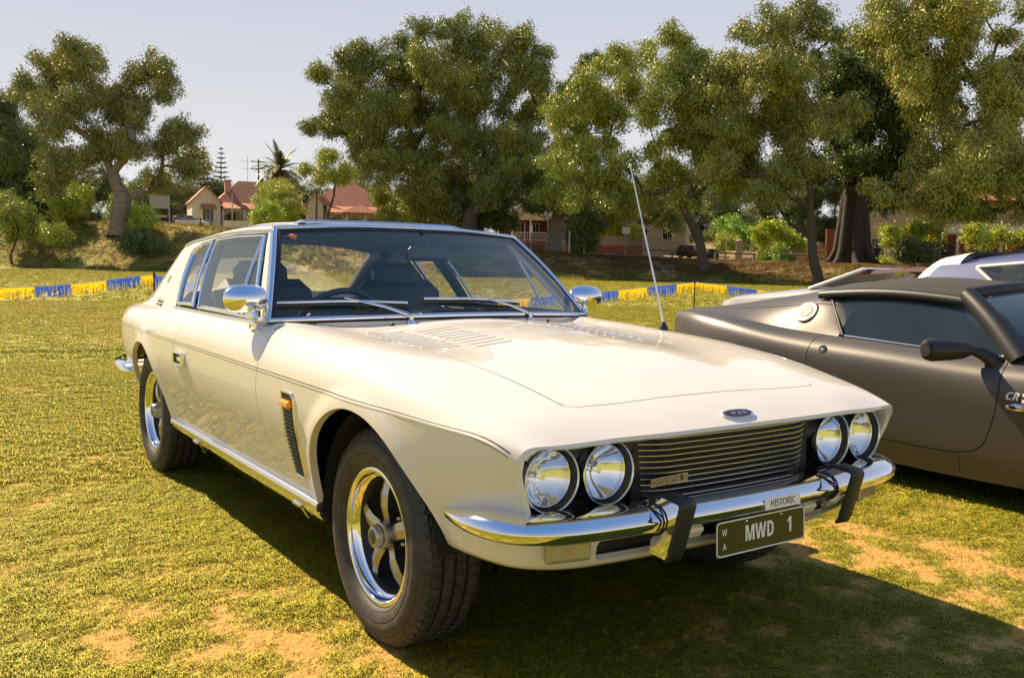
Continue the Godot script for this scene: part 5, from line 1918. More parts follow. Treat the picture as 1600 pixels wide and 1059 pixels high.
	tree("gum_tree", "large gum reaching in from the right edge with long dark boughs", 1715, 64, 0.62, 5.5,
		zoomed([740, 60, 76, 820, 50, 76, 900, 90, 86, 700, 110, 46, 820, 160, 86, 930, 190, 86, 1000, 130, 70, 1000, 60, 60, 760, 200, 54, 860, 270, 72, 960, 290, 80, 1050, 270, 56, 1190, 240, 44, 1110, 20, 40, 1230, 30, 50, 1100, 400, 64, 1180, 380, 76, 1150, 460, 76, 1220, 470, 76, 1080, 480, 54, 930, 560, 76, 1010, 590, 76, 880, 620, 54, 960, 680, 76, 900, 720, 54, 1060, 660, 64, 1150, 560, 64, 1230, 560, 64, 1180, 650, 64, 1100, 720, 54, 990, 750, 54, 880, 770, 34, 1240, 680, 54, 1290, 500, 80, 1330, 380, 80, 1350, 250, 60, 1300, 620, 70, 750, 700, 46, 850, 760, 44, 1010, 770, 50, 1110, 760, 50, 1220, 770, 60, 1150, 790, 36, 940, 790, 36, 760, 130, 66, 850, 110, 60, 905, 250, 70, 800, 330, 60, 930, 390, 70, 1000, 480, 66, 980, 400, 70, 1080, 330, 60, 1130, 290, 60, 1210, 310, 60, 1000, 200, 56, 870, 20, 60, 950, 20, 60, 1180, 130, 40], 1080, 0, 2.407),
		"gum", Color(0.10, 0.10, 0.024), Color(0.19, 0.165, 0.045), brown, 117, 0.9, -1.0, 1.3)


# ================================================================ street furniture, houses and walls along the top of the bank
func face_cam(at: Vector3, extra := 0.0) -> float: # y rotation that turns +z towards the photographer
	return atan2(CAM.x - at.x, CAM.z - at.z) + extra

func at_local(o: Node3D) -> Transform3D: return Transform3D()

func arch_frieze(m: MB, x0: float, x1: float, top: float, drop: float, z: float) -> void: # verandah fretwork: spindles under a rail over an arched brace
	var k := 9
	m.box(Transform3D(Basis(), Vector3((x0 + x1) / 2, top, z)), Vector3(x1 - x0, 0.08, 0.07), 0.01)
	var pts := []
	var rr := []
	for i in 11:
		var t := i / 10.0
		pts.append(Vector3(lerpf(x0, x1, t), top - 0.12 - drop * pow(absf(t * 2 - 1), 2.2), z)); rr.append(0.04)
	m.tube(pts, rr, 5)
	for i in k:
		var t := (i + 0.5) / k
		var b := top - 0.12 - drop * pow(absf(t * 2 - 1), 2.2)
		m.box(Transform3D(Basis(), Vector3(lerpf(x0, x1, t), (top + b) / 2, z)), Vector3(0.045, maxf(top - b, 0.05), 0.04))

func hip_roof(m: MB, c: Vector3, w: float, dp: float, h: float, ridge: float, eave := 0.35, thick := 0.12) -> void: # ridge along x
	var W := w / 2 + eave
	var D := dp / 2 + eave
	var a := c + Vector3(-W, 0, D)
	var b := c + Vector3(W, 0, D)
	var e := c + Vector3(W, 0, -D)
	var f := c + Vector3(-W, 0, -D)
	var r0 := c + Vector3(-ridge / 2, h, 0)
	var r1 := c + Vector3(ridge / 2, h, 0)
	m.quad(a, b, r1, r0, Vector3(0, 1, 1)); m.quad(e, f, r0, r1, Vector3(0, 1, -1))
	m.quad(f, a, r0, r0 + Vector3(0, 0, -0.001), Vector3(-1, 1, 0)); m.quad(b, e, r1, r1 + Vector3(0, 0, 0.001), Vector3(1, 1, 0))
	var dn := Vector3(0, -thick, 0)
	m.quad(a, b, b + dn, a + dn, Vector3.BACK); m.quad(b, e, e + dn, b + dn, Vector3.RIGHT); m.quad(e, f, f + dn, e + dn, Vector3.FORWARD); m.quad(f, a, a + dn, f + dn, Vector3.LEFT)
	m.quad(a + dn, b + dn, e + dn, f + dn, Vector3.DOWN)

func gable_roof(m: MB, c: Vector3, w: float, dp: float, h: float, eave := 0.35, thick := 0.10) -> void: # ridge along z
	for s in [-1.0, 1.0]:
		var a := c + Vector3(s * (w / 2 + eave), -h * eave / (w / 2), dp / 2 + eave)
		var b := c + Vector3(0, h, dp / 2 + eave)
		var d := c + Vector3(0, h, -dp / 2)
		var e := c + Vector3(s * (w / 2 + eave), -h * eave / (w / 2), -dp / 2)
		var n := Vector3(s * h, w / 2, 0).normalized()
		m.quad(a, b, d, e, n)
		m.quad(a - n * thick, b - n * thick, d - n * thick, e - n * thick, -n)
		m.quad(a, b, b - n * thick, a - n * thick, Vector3.BACK); m.quad(a, e, e - n * thick, a - n * thick, Vector3(s, 0, 0))

func window_on(parent: Node3D, c: Vector3, w: float, h: float, frame: Material, panes := 2, normal := Vector3.BACK) -> void:
	var side := Vector3.UP.cross(normal)
	var b := Basis(side, Vector3.UP, normal)
	var m := MB.new()
	for s in [-1.0, 1.0]:
		m.box(Transform3D(b, c + side * s * (w / 2) + normal * 0.03), Vector3(0.09, h + 0.16, 0.12), 0.01)
		m.box(Transform3D(b, c + Vector3.UP * s * (h / 2) + normal * 0.03), Vector3(w + 0.22, 0.10, 0.13), 0.01)
	for i in panes - 1: m.box(Transform3D(b, c + side * ((i + 1.0) / panes - 0.5) * w + normal * 0.03), Vector3(0.05, h, 0.07))
	var f := part("window", m, frame, parent)
	m = MB.new()
	m.box(Transform3D(b, c + normal * 0.012), Vector3(w, h, 0.02))
	part("pane", m, M.dark_pane, f)

func streets() -> void:
	rng.seed = 301
	mat("dark_pane", Color(0.02, 0.022, 0.025), 0.08)
	mat("dark_room", Color(0.025, 0.018, 0.015), 0.8)
	var board := tri_mat("weatherboard", noise_tex(0.02, [[0.0, Color(0.52, 0.46, 0.38)], [1.0, Color(0.66, 0.60, 0.51)]], 256), 0.4, 0.7)
	var white := mat("white_wood", Color(0.66, 0.61, 0.54), 0.6)
	var tile := tri_mat("roof_tile", noise_tex(0.05, [[0.0, Color(0.26, 0.075, 0.036)], [0.5, Color(0.46, 0.155, 0.08)], [1.0, Color(0.60, 0.26, 0.15)]], 512), 0.25, 0.8, noise_tex(0.09, [], 256, FastNoiseLite.TYPE_SIMPLEX_SMOOTH, 2, 5.0))
	var brick := tri_mat("red_brick", noise_tex(0.09, [[0.0, Color(0.16, 0.05, 0.028)], [0.5, Color(0.27, 0.085, 0.042)], [1.0, Color(0.36, 0.14, 0.075)]], 512), 0.6, 0.9)
	var render_m := tri_mat("cream_render", noise_tex(0.02, [[0.0, Color(0.36, 0.27, 0.17)], [1.0, Color(0.48, 0.38, 0.26)]], 256), 0.3, 0.85)
	var tar := tri_mat("asphalt", noise_tex(0.08, [[0.0, Color(0.10, 0.09, 0.08)], [1.0, Color(0.20, 0.18, 0.155)]], 512), 0.5, 0.95)
	var conc := tri_mat("concrete", noise_tex(0.04, [[0.0, Color(0.30, 0.26, 0.21)], [1.0, Color(0.45, 0.40, 0.33)]], 256), 0.5, 0.9)
	var log_m := tri_mat("grey_timber", noise_tex(0.05, [[0.0, Color(0.10, 0.08, 0.06)], [1.0, Color(0.26, 0.22, 0.17)]], 256), 1.0, 0.9)
	var steel := mat("painted_steel", Color(0.42, 0.40, 0.37), 0.5, 0.2)
	# the street: a strip laid along the top of the bank, with a kerb on this side
	var m := MB.new()
	var mk := MB.new()
	var last := []
	for i in 70:
		var u := lerpf(-700.0, 2300.0, i / 69.0)
		var d0: float = lut(TD, u) + lut(TW, u) * 1.16
		var row := []
		for k in 9: row.append(gpx(u, d0 + 7.0 * k / 8.0, 0.05))
		if last.size() > 0:
			for k in 8: m.quad(last[k], row[k], row[k + 1], last[k + 1], Vector3.UP)
			var a: Vector3 = last[0]
			var b: Vector3 = row[0]
			mk.quad(a + Vector3.UP * 0.12, b + Vector3.UP * 0.12, b + Vector3.UP * 0.12 - cf * 0.3, a + Vector3.UP * 0.12 - cf * 0.3, Vector3.UP)
			mk.quad(a + Vector3.UP * 0.12 - cf * 0.3, b + Vector3.UP * 0.12 - cf * 0.3, b - cf * 0.3 - Vector3.UP * 0.2, a - cf * 0.3 - Vector3.UP * 0.2, -cf)
			mk.quad(a + Vector3.UP * 0.12, b + Vector3.UP * 0.12, b, a, cf)
		last = row
	structure("street", m, tar)
	structure("kerb", mk, conc)
	# ---- white weatherboard house with a gabled wing
	var hb := gpx(352, 114, 0.0)
	var H := thing("weatherboard_house", "white weatherboard house with gabled wing, red tiled roof and pink chimney", "house", hb, face_cam(hb, 0.12))
	m = MB.new()
	m.box(Transform3D(Basis(), Vector3(-2.4, 1.7, -2.0)), Vector3(3.3, 3.8, 7.0))
	m.box(Transform3D(Basis(), Vector3(3.4, 1.7, -4.5)), Vector3(8.4, 3.6, 6.0))
	m.slab([Vector3(-4.05, 3.6, 1.5), Vector3(-0.75, 3.6, 1.5), Vector3(-2.4, 5.25, 1.5)], Vector3(0, 0, -0.2))
	part("wall", m, board, H)
	m = MB.new()
	gable_roof(m, Vector3(-2.4, 3.62, -2.0), 3.3, 7.2, 1.7, 0.3)
	hip_roof(m, Vector3(3.4, 3.5, -4.5), 8.4, 6.0, 3.1, 2.4)
	m.quad(Vector3(-0.6, 2.75, 1.0), Vector3(7.8, 2.75, 1.0), Vector3(7.8, 3.6, -1.3), Vector3(-0.6, 3.6, -1.3), Vector3(0, 1, 0.4))
	m.quad(Vector3(-0.6, 2.66, 1.0), Vector3(7.8, 2.66, 1.0), Vector3(7.8, 3.5, -1.3), Vector3(-0.6, 3.5, -1.3), Vector3(0, -1, -0.4))
	var rf := part("roof", m, tile, H)
	m = MB.new()
	m.box(Transform3D(Basis(), Vector3(0.7, 5.3, -3.2)), Vector3(0.75, 2.2, 0.7), 0.02)
	m.box(Transform3D(Basis(), Vector3(0.7, 6.45, -3.2)), Vector3(0.95, 0.2, 0.9), 0.02)
	part("chimney", m, mat("pink_render", Color(0.55, 0.30, 0.25), 0.8), rf)
	m = MB.new()
	m.box(Transform3D(Basis(), Vector3(5.2, 6.4, -5.0)), Vector3(0.6, 1.4, 0.6), 0.02)
	part("chimney", m, brick, rf)
	window_on(H, Vector3(-2.2, 1.75, 1.5), 1.3, 1.6, white, 3)
	m = MB.new()
	m.quad(Vector3(-3.2, 2.55, 2.35), Vector3(-1.2, 2.55, 2.35), Vector3(-1.4, 3.15, 1.52), Vector3(-3.0, 3.15, 1.52), Vector3(0, 1, 1))
	m.quad(Vector3(-3.2, 2.48, 2.35), Vector3(-1.2, 2.48, 2.35), Vector3(-1.4, 3.08, 1.52), Vector3(-3.0, 3.08, 1.52), Vector3(0, -1, -1))
	m.quad(Vector3(-3.2, 2.48, 2.35), Vector3(-1.2, 2.48, 2.35), Vector3(-1.2, 2.55, 2.35), Vector3(-3.2, 2.55, 2.35), Vector3.BACK)
	part("window_hood", m, tile, H)
	for i in 4:
		m = MB.new()
		m.box(Transform3D(Basis(), Vector3(-0.4 + i * 2.6, 1.3, 0.85)), Vector3(0.13, 2.8, 0.13), 0.01)
		part("verandah_post", m, white, H)
		if i < 3:
			m = MB.new()
			arch_frieze(m, -0.4 + i * 2.6, 2.2 + i * 2.6, 2.62, 0.65, 0.85)
			part("fretwork_arch", m, white, H)
			m = MB.new()
			m.box(Transform3D(Basis(), Vector3(0.9 + i * 2.6, 0.55, 0.85)), Vector3(2.5, 0.85, 0.06), 0.01)
			part("balustrade", m, white, H)
			window_on(H, Vector3(0.9 + i * 2.6, 1.4, -1.5), 1.2, 1.7, white, 2)
	# ---- verandah house with the pyramid roof
	hb = gpx(546, 112, 0.0)
	H = thing("verandah_house", "house with red pyramid roof and white arched verandah above the car roof", "house", hb, face_cam(hb, 0.1))
	m = MB.new()
	m.box(Transform3D(Basis(), Vector3(0.6, 1.9, -4.5)), Vector3(10.5, 4.2, 7.0))
	m.box(Transform3D(Basis(), Vector3(-4.2, 1.9, -1.0)), Vector3(1.8, 4.2, 4.4))
	m.slab([Vector3(-5.4, 4.0, 1.2), Vector3(-3.0, 4.0, 1.2), Vector3(-4.2, 5.3, 1.2)], Vector3(0, 0, -0.2))
	part("wall", m, board, H)
	m = MB.new()
	hip_roof(m, Vector3(0.2, 4.1, -4.5), 10.5, 7.0, 3.4, 0.6)
	gable_roof(m, Vector3(-4.2, 4.0, -1.5), 2.4, 5.4, 1.4, 0.25)
	m.quad(Vector3(-2.9, 3.15, 1.6), Vector3(6.4, 3.15, 1.6), Vector3(5.2, 4.3, -1.2), Vector3(-2.9, 4.3, -1.2), Vector3(0, 1, 0.4))
	m.quad(Vector3(-2.9, 3.06, 1.6), Vector3(6.4, 3.06, 1.6), Vector3(5.2, 4.2, -1.2), Vector3(-2.9, 4.2, -1.2), Vector3(0, -1, -0.4))
	hip_roof(m, Vector3(1.2, 3.2, 0.6), 4.2, 2.4, 1.0, 0.2, 0.2)
	part("roof", m, tile, H)
	for i in 5:
		m = MB.new()
		m.box(Transform3D(Basis(), Vector3(-2.8 + i * 2.25, 1.5, 1.45)), Vector3(0.14, 3.2, 0.14), 0.01)
		part("verandah_post", m, white, H)
		if i < 4:
			m = MB.new()
			arch_frieze(m, -2.8 + i * 2.25, -0.55 + i * 2.25, 3.02, 0.75, 1.45)
			part("fretwork_arch", m, white, H)
			m = MB.new()
			m.box(Transform3D(Basis(), Vector3(-1.7 + i * 2.25, 1.4, -0.98)), Vector3(1.2, 2.2, 0.04))
			part("doorway", m, mat("maroon_door", Color(0.12, 0.018, 0.016), 0.5) if i != 1 else M.dark_pane, H)
	# ---- brick house with a white gable and balustrade
	hb = gpx(836, 104, -0.2)
	H = thing("gabled_house", "brick house with white gable and balustrade behind the forked gum", "house", hb, face_cam(hb, 0.15))
	m = MB.new()
	m.box(Transform3D(Basis(), Vector3(0.5, 0.4, -3.0)), Vector3(9.0, 1.8, 6.5))
	part("foundation_wall", m, brick, H)
	m = MB.new()
	m.box(Transform3D(Basis(), Vector3(0.5, 2.6, -4.2)), Vector3(9.0, 2.8, 4.0))
	part("wall", m, mat("brown_brick", Color(0.16, 0.075, 0.045), 0.9), H)
	m = MB.new()
	m.slab([Vector3(-2.9, 3.6, 0.3), Vector3(1.5, 3.6, 0.3), Vector3(-0.7, 5.0, 0.3)], Vector3(0, 0, -0.15))
	part("gable", m, board, H)
	m = MB.new()
	gable_roof(m, Vector3(-0.7, 3.62, -3.0), 4.4, 6.2, 1.45, 0.35, 0.18)
	hip_roof(m, Vector3(1.5, 3.9, -4.2), 9.5, 5.0, 2.0, 5.0)
	part("roof", m, mat("grey_roof", Color(0.20, 0.17, 0.15), 0.8), H)
	m = MB.new()
	for s in [-1.0, 1.0]:
		m.box(Transform3D(Basis().rotated(Vector3.BACK, -s * 0.58), Vector3(-0.7 + s * 1.25, 4.25, 0.72)), Vector3(3.0, 0.24, 0.06), 0.01)
	part("barge_board", m, white, H)
	for i in 3:
		m = MB.new()
		m.box(Transform3D(Basis(), Vector3(-2.7 + i * 2.05, 2.4, 0.2)), Vector3(0.2, 2.4, 0.2), 0.02)
		part("verandah_post", m, white, H)
	for e in [1.35, 2.2]:
		m = MB.new()
		m.box(Transform3D(Basis(), Vector3(-0.65, e, 0.2)), Vector3(4.1, 0.09, 0.09))
		part("balustrade_rail", m, white, H)
	for i in 18:
		m = MB.new()
		m.box(Transform3D(Basis(), Vector3(-2.55 + i * 0.225, 1.78, 0.2)), Vector3(0.07, 0.8, 0.05))
		part("baluster", m, white, H)
	for x in [-1.9, 0.3, 3.2, 4.2]: window_on(H, Vector3(x, 2.6, -2.2), 0.85, 1.5, white, 2)
	# ---- cream house with orange-red roof further right
	hb = gpx(985, 112, 0.0)
	H = thing("rendered_house", "cream rendered house with orange roof glimpsed under the leaning gum", "house", hb, face_cam(hb, -0.15))
	m = MB.new()
	m.box(Transform3D(Basis(), Vector3(0, 2.2, -3)), Vector3(13, 4.6, 6))
	part("wall", m, render_m, H)
	m = MB.new()
	hip_roof(m, Vector3(0, 4.5, -3), 13, 6, 2.4, 7.0, 0.5)
	part("roof", m, mat("orange_tile", Color(0.30, 0.085, 0.05), 0.85), H)
	for i in 4: window_on(H, Vector3(-4.6 + i * 3.0, 2.3, 0), 1.2, 1.4, white, 2)
	# ---- two storey flats behind the fig
	hb = gpx(1470, 98, 0.0)
	H = thing("apartment_building", "two storey cream and brick flats with a long balcony on the right", "building", hb, face_cam(hb, -0.05))
	m = MB.new()
	m.box(Transform3D(Basis(), Vector3(-6.0, 3.2, -3)), Vector3(6.0, 6.8, 6))
	m.box(Transform3D(Basis(), Vector3(5.5, 5.0, -3.5)), Vector3(17.0, 3.2, 5))
	part("upper_wall", m, render_m, H)
	m = MB.new()
	m.box(Transform3D(Basis(), Vector3(5.5, 1.5, -4.0)), Vector3(17.0, 3.4, 4.4))
	m.box(Transform3D(Basis(), Vector3(-9.8, 1.6, -1.2)), Vector3(1.5, 4.2, 2.5))
	part("brick_wall", m, brick, H)
	m = MB.new()
	m.box(Transform3D(Basis(), Vector3(5.5, 3.75, -0.4)), Vector3(17.2, 0.95, 0.15), 0.02)
	part("balcony_front", m, mat("balcony_cream", Color(0.55, 0.48, 0.38), 0.7), H)
	m = MB.new()
	m.box(Transform3D(Basis(), Vector3(5.5, 3.2, -1.6)), Vector3(17.2, 0.2, 2.6), 0.02)
	part("balcony_floor", m, conc, H)
	m = MB.new()
	hip_roof(m, Vector3(2, 6.6, -3.5), 24, 7.0, 2.6, 14.0, 0.7)
	part("roof", m, tile, H)
	for i in 5:
		m = MB.new()
		m.box(Transform3D(Basis(), Vector3(-2.6 + i * 4.1, 2.0, -0.5)), Vector3(0.28, 4.4, 0.28), 0.02)
		part("post", m, mat("post_cream", Color(0.50, 0.43, 0.33), 0.7), H)
	for i in 4:
		window_on(H, Vector3(0.2 + i * 4.0, 1.6, -1.78), 2.0, 1.5, mat("red_frame", Color(0.22, 0.07, 0.04), 0.6), 3)
		window_on(H, Vector3(0.2 + i * 4.0, 5.2, -0.98), 1.8, 1.3, white, 2)
	window_on(H, Vector3(-6.4, 1.7, 0.0), 1.4, 1.9, white, 2)
	window_on(H, Vector3(-4.2, 1.6, 0.0), 0.8, 2.1, white, 1)
	# ---- garden walls and fences
	for w in [["garden_wall", "low white picket-topped garden wall beside the white house", 250, 309, 109., 1.5, board, 6], ["garden_wall", "low orange brick wall below the green bushes near the leaning gum", 882, 1003, 96., 1.0, brick, 1], ["garden_wall", "grey boundary wall standing behind the orange brick wall", 925, 1003, 99., 2.1, conc, 1], ["garden_wall", "curved cream wall just left of the red parked car", 1003, 1036, 96., 2.0, render_m, 1], ["garden_wall", "red brick corner wall between timber gates and fig trunk", 1289, 1312, 93., 3.4, brick, 1], ["garden_wall", "white house front fence with a wavy top, left of the palm", 350, 400, 108., 1.2, white, 1]]:
		var p := gpx((w[2] + w[3]) / 2.0, w[4], -0.1)
		var q0 := gpx(w[2], w[4])
		var q1 := gpx(w[3], w[4])
		var W := thing(w[0], w[1], "wall", p, atan2(-(q1 - q0).z, (q1 - q0).x))
		m = MB.new()
		var len := Vector2(q1.x - q0.x, q1.z - q0.z).length()
		m.box(Transform3D(Basis(), Vector3(0, w[5] / 2, 0)), Vector3(len, w[5], 0.22), 0.02)
		part("panel", m, w[6], W)
		m = MB.new()
		m.box(Transform3D(Basis(), Vector3(0, w[5] + 0.04, 0)), Vector3(len + 0.1, 0.09, 0.32), 0.02)
		part("coping", m, w[6], W)
	# timber gates
	var gp := gpx(1266, 93, 0.0)
	var G := thing("timber_gate", "warm brown paling gates left of the red brick corner wall", "gate", gp, face_cam(gp))
	for i in 18:
		m = MB.new()
		m.box(Transform3D(Basis(), Vector3(-1.53 + i * 0.18, 0.95 + 0.05 * (i % 3), rng.randf_range(-0.01, 0.01))), Vector3(0.16, 1.9, 0.03), 0.004)
		part("paling", m, [mat("paling_a", Color(0.36, 0.19, 0.09), 0.85), mat("paling_b", Color(0.28, 0.14, 0.065), 0.85)][i % 2], G)
	for y in [0.4, 1.5]:
		m = MB.new()
		m.box(Transform3D(Basis(), Vector3(0, y, -0.05)), Vector3(3.3, 0.1, 0.05))
		part("gate_rail", m, log_m, G)
	# cream gate posts with an iron gate
	for e in [[1154, "left one of the two cream gate posts beside the street"], [1188, "right one of the two cream gate posts beside the street"]]:
		var p := gpx(e[0], 91, -0.1)
		var o := thing("gate_post", e[1], "post", p, face_cam(p), "cream gate posts")
		m = MB.new()
		m.box(Transform3D(Basis(), Vector3(0, 1.0, 0)), Vector3(0.62, 2.1, 0.62), 0.03)
		part("shaft", m, render_m, o)
		m = MB.new()
		m.box(Transform3D(Basis(), Vector3(0, 2.1, 0)), Vector3(0.74, 0.12, 0.74), 0.03)
		m.ball(Transform3D(Basis.from_scale(Vector3(0.30, 0.14, 0.30)), Vector3(0, 2.18, 0)), 10, 6)
		part("cap", m, render_m, o)
	gp = gpx(1171, 91.3, 0.0)
	G = thing("iron_gate", "grey barred gate between the two cream gate posts", "gate", gp, face_cam(gp))
	for i in 11:
		m = MB.new()
		m.box(Transform3D(Basis(), Vector3(-0.75 + i * 0.15, 1.0, 0)), Vector3(0.05, 1.75, 0.04))
		part("bar", m, steel, G)
	for y in [0.25, 1.75]:
		m = MB.new()
		m.box(Transform3D(Basis(), Vector3(0, y, 0.03)), Vector3(1.65, 0.07, 0.04))
		part("rail", m, steel, G)
	# log rails along the top of the bank
	for r in [[790, 856, 83.5, "log rail fence at the bank top by the forked gum"], [975, 1050, 82., "log rail fence at the bank top left of the leaning gum trunk"], [1118, 1178, 80.5, "log rail fence at the bank top in front of the cream gate posts"], [1219, 1272, 79.5, "log rail fence at the bank top below the timber gates"], [272, 330, 93., "log rail in front of the white parked car"], [55, 150, 94.5, "log rail at the bank top near the grey parked car"]]:
		var q0 := gpx(r[0], r[2])
		var q1 := gpx(r[1], r[2])
		var F := thing("rail_fence", r[3], "fence", q0, 0.0, "log rail fences along the street")
		var kk := maxi(2, int(q0.distance_to(q1) / 2.4) + 1)
		for i in kk:
			var p := on_land(q0.lerp(q1, i / float(kk - 1)))
			m = MB.new()
			m.tube([p - q0 + Vector3.DOWN * 0.2, p - q0 + Vector3.UP * 0.78], [0.10, 0.095], 7)
			part("post", m, log_m, F)
		m = MB.new()
		m.tube([Vector3.UP * 0.74, q1 - q0 + Vector3.UP * 0.74], [0.085, 0.08], 7)
		part("rail", m, log_m, F)
	# signs and poles
	for e in [[819, 88, 2.9, 0.07, "tall bare grey pole in front of the gabled house", ""], [829, 88, 2.6, 0.05, "street sign with narrow white plate before the gabled house", "narrow"], [889, 82, 2.1, 0.09, "stout grey post at the bank top right of the forked gum", ""], [977, 86, 2.9, 0.05, "street sign with a square white plate above the orange wall", "square"], [912, 83, 1.9, 0.06, "short thin post beside the dark sapling at the bank top", ""], [1134, 92, 3.2, 0.05, "thin pale pole standing left of the cream gate posts", ""], [363, 106, 4.4, 0.07, "slim dark lamp pole before the white house verandah", ""], [494, 103, 5.5, 0.16, "dark timber pole in front of the verandah house", ""], [1466, 84, 6.2, 0.12, "cream pole at the street in front of the flats", ""]]:
		var p := gpx(e[0], e[1], -0.1)
		var o := thing("sign_post" if e[5] else "pole", e[4], "sign" if e[5] else "pole", p, face_cam(p))
		m = MB.new()
		m.tube([Vector3.ZERO, Vector3.UP * e[2]], [e[3], e[3] * 0.9], 7)
		part("shaft", m, steel if e[3] < 0.1 else log_m, o)
		if e[5]:
			m = MB.new()
			m.box(Transform3D(Basis(), Vector3(0, e[2] - 0.3, 0.07)), Vector3(0.28, 0.7, 0.02) if e[5] == "narrow" else Vector3(0.75, 0.6, 0.02), 0.004)
			part("plate", m, M.white_print, o)
	# power pole with its crossarm and wires
	var pb := gpx(404, 118, -0.1)
	var PP := thing("power_pole", "timber power pole with crossarms rising beside the palm", "pole", pb, face_cam(pb))
	m = MB.new()
	m.tube([Vector3.ZERO, Vector3.UP * 9.4], [0.14, 0.10], 8)
	part("shaft", m, log_m, PP)
	for y in [9.1, 8.2]:
		m = MB.new()
		m.box(Transform3D(Basis(), Vector3(0, y, 0.12)), Vector3(1.8, 0.10, 0.09))
		part("crossarm", m, log_m, PP)
	for k in 3:
		m = MB.new()
		var a := Vector3(-0.9 + 0.9 * k, 9.2, 0.1)
		var pts := []
		var rr := []
		for i in 13:
			var t := i / 12.0
			pts.append(a + Vector3(26.0 * t, -1.9 * t - 2.4 * t * (1.0 - t), 2.0 * t)); rr.append(0.022)
		m.tube(pts, rr, 4)
		part("wire", m, M.rubber, PP)
	var ab := gpx(387, 125, 0.0)
	var AN := thing("television_aerial", "thin rooftop television aerial mast above the white house", "aerial", ab, face_cam(ab))
	m = MB.new()
	m.tube([Vector3.UP * 3.0, Vector3.UP * 10.2], [0.05, 0.03], 5)
	part("mast", m, steel, AN)
	for y in [9.4, 8.4]:
		m = MB.new()
		m.box(Transform3D(Basis(), Vector3(0, y, 0)), Vector3(1.5, 0.05, 0.05))
		part("crossbar", m, steel, AN)
	# notice board frame and kiosk left of the white car
	var nb := gpx(250, 99, -0.1)
	var NB := thing("notice_board", "white framed board on posts right of the big pale trunk", "sign", nb, face_cam(nb))
	for x in [-0.95, 0.95]:
		m = MB.new()
		m.box(Transform3D(Basis(), Vector3(x, 1.75, 0)), Vector3(0.1, 3.5, 0.1), 0.01)
		part("post", m, white, NB)
	m = MB.new()
	m.box(Transform3D(Basis(), Vector3(0, 2.7, 0)), Vector3(1.8, 1.4, 0.05), 0.01)
	part("board", m, mat("board_grey", Color(0.46, 0.42, 0.36), 0.6), NB)
	m = MB.new()
	m.box(Transform3D(Basis(), Vector3(0.0, 0.75, 0.02)), Vector3(1.8, 0.7, 0.06), 0.01)
	part("lower_panel", m, M.satin_black, NB)
	nb = gpx(266, 100, -0.1)
	NB = thing("ticket_machine", "slim dark post-like machine left of the white parked car", "machine", nb, face_cam(nb))
	m = MB.new()
	m.box(Transform3D(Basis(), Vector3(0, 0.9, 0)), Vector3(0.55, 1.8, 0.5), 0.06)
	part("case", m, mat("navy", Color(0.02, 0.03, 0.06), 0.4), NB)
	m = MB.new()
	m.box(Transform3D(Basis(), Vector3(0, 2.0, 0)), Vector3(0.35, 0.45, 0.3), 0.08)
	part("head", m, M.satin_black, NB)
	# low sign panel in front of the brick wall
	nb = gpx(905, 88, 0.0)
	NB = thing("banner_sign", "long pale banner board low beside the forked gum trunk", "sign", nb, face_cam(nb))
	m = MB.new()
	m.box(Transform3D(Basis(), Vector3(0, 1.25, 0)), Vector3(3.4, 0.45, 0.04), 0.01)
	part("board", m, mat("banner_pale", Color(0.46, 0.50, 0.44), 0.6), NB)
	for x in [-1.5, 1.5]:
		m = MB.new()
		m.box(Transform3D(Basis(), Vector3(x, 0.7, -0.05)), Vector3(0.08, 1.5, 0.06))
		part("leg", m, steel, NB)
	# stakes round the sapling
	for e in [[92, 81.6, "left timber stake guarding the tiny sapling"], [106, 81.9, "right timber stake guarding the tiny sapling"]]:
		nb = gpx(e[0], e[1], -0.1)
		var o := thing("stake", e[2], "stake", nb, 0.0, "stakes of the sapling")
		m = MB.new()
		m.box(Transform3D(Basis(), Vector3(0, 0.65, 0)), Vector3(0.06, 1.4, 0.05))
		part("shaft", m, log_m, o)
	# bins by the drive
	for e in [[1119, "dark green wheeled bin with yellow lid left of the gate posts"], [1111, "plain dark green wheeled bin beside the yellow lidded one"]]:
		nb = gpx(e[0], 97, 0.0)
		var o := thing("wheeled_bin", e[1], "bin", nb, face_cam(nb))
		m = MB.new()
		m.box(Transform3D(Basis(), Vector3(0, 0.5, 0)), Vector3(0.52, 0.98, 0.58), 0.05)
		part("body", m, mat("bin_green", Color(0.02, 0.05, 0.025), 0.5), o)
		m = MB.new()
		m.box(Transform3D(Basis(), Vector3(0, 1.03, 0.02)), Vector3(0.56, 0.08, 0.64), 0.03)
		part("lid", m, mat("bin_yellow", Color(0.55, 0.42, 0.03), 0.5) if e[0] == 1119 else M.bin_green, o)
	# leaf litter boulders under the gums
	bunting()
	plants()

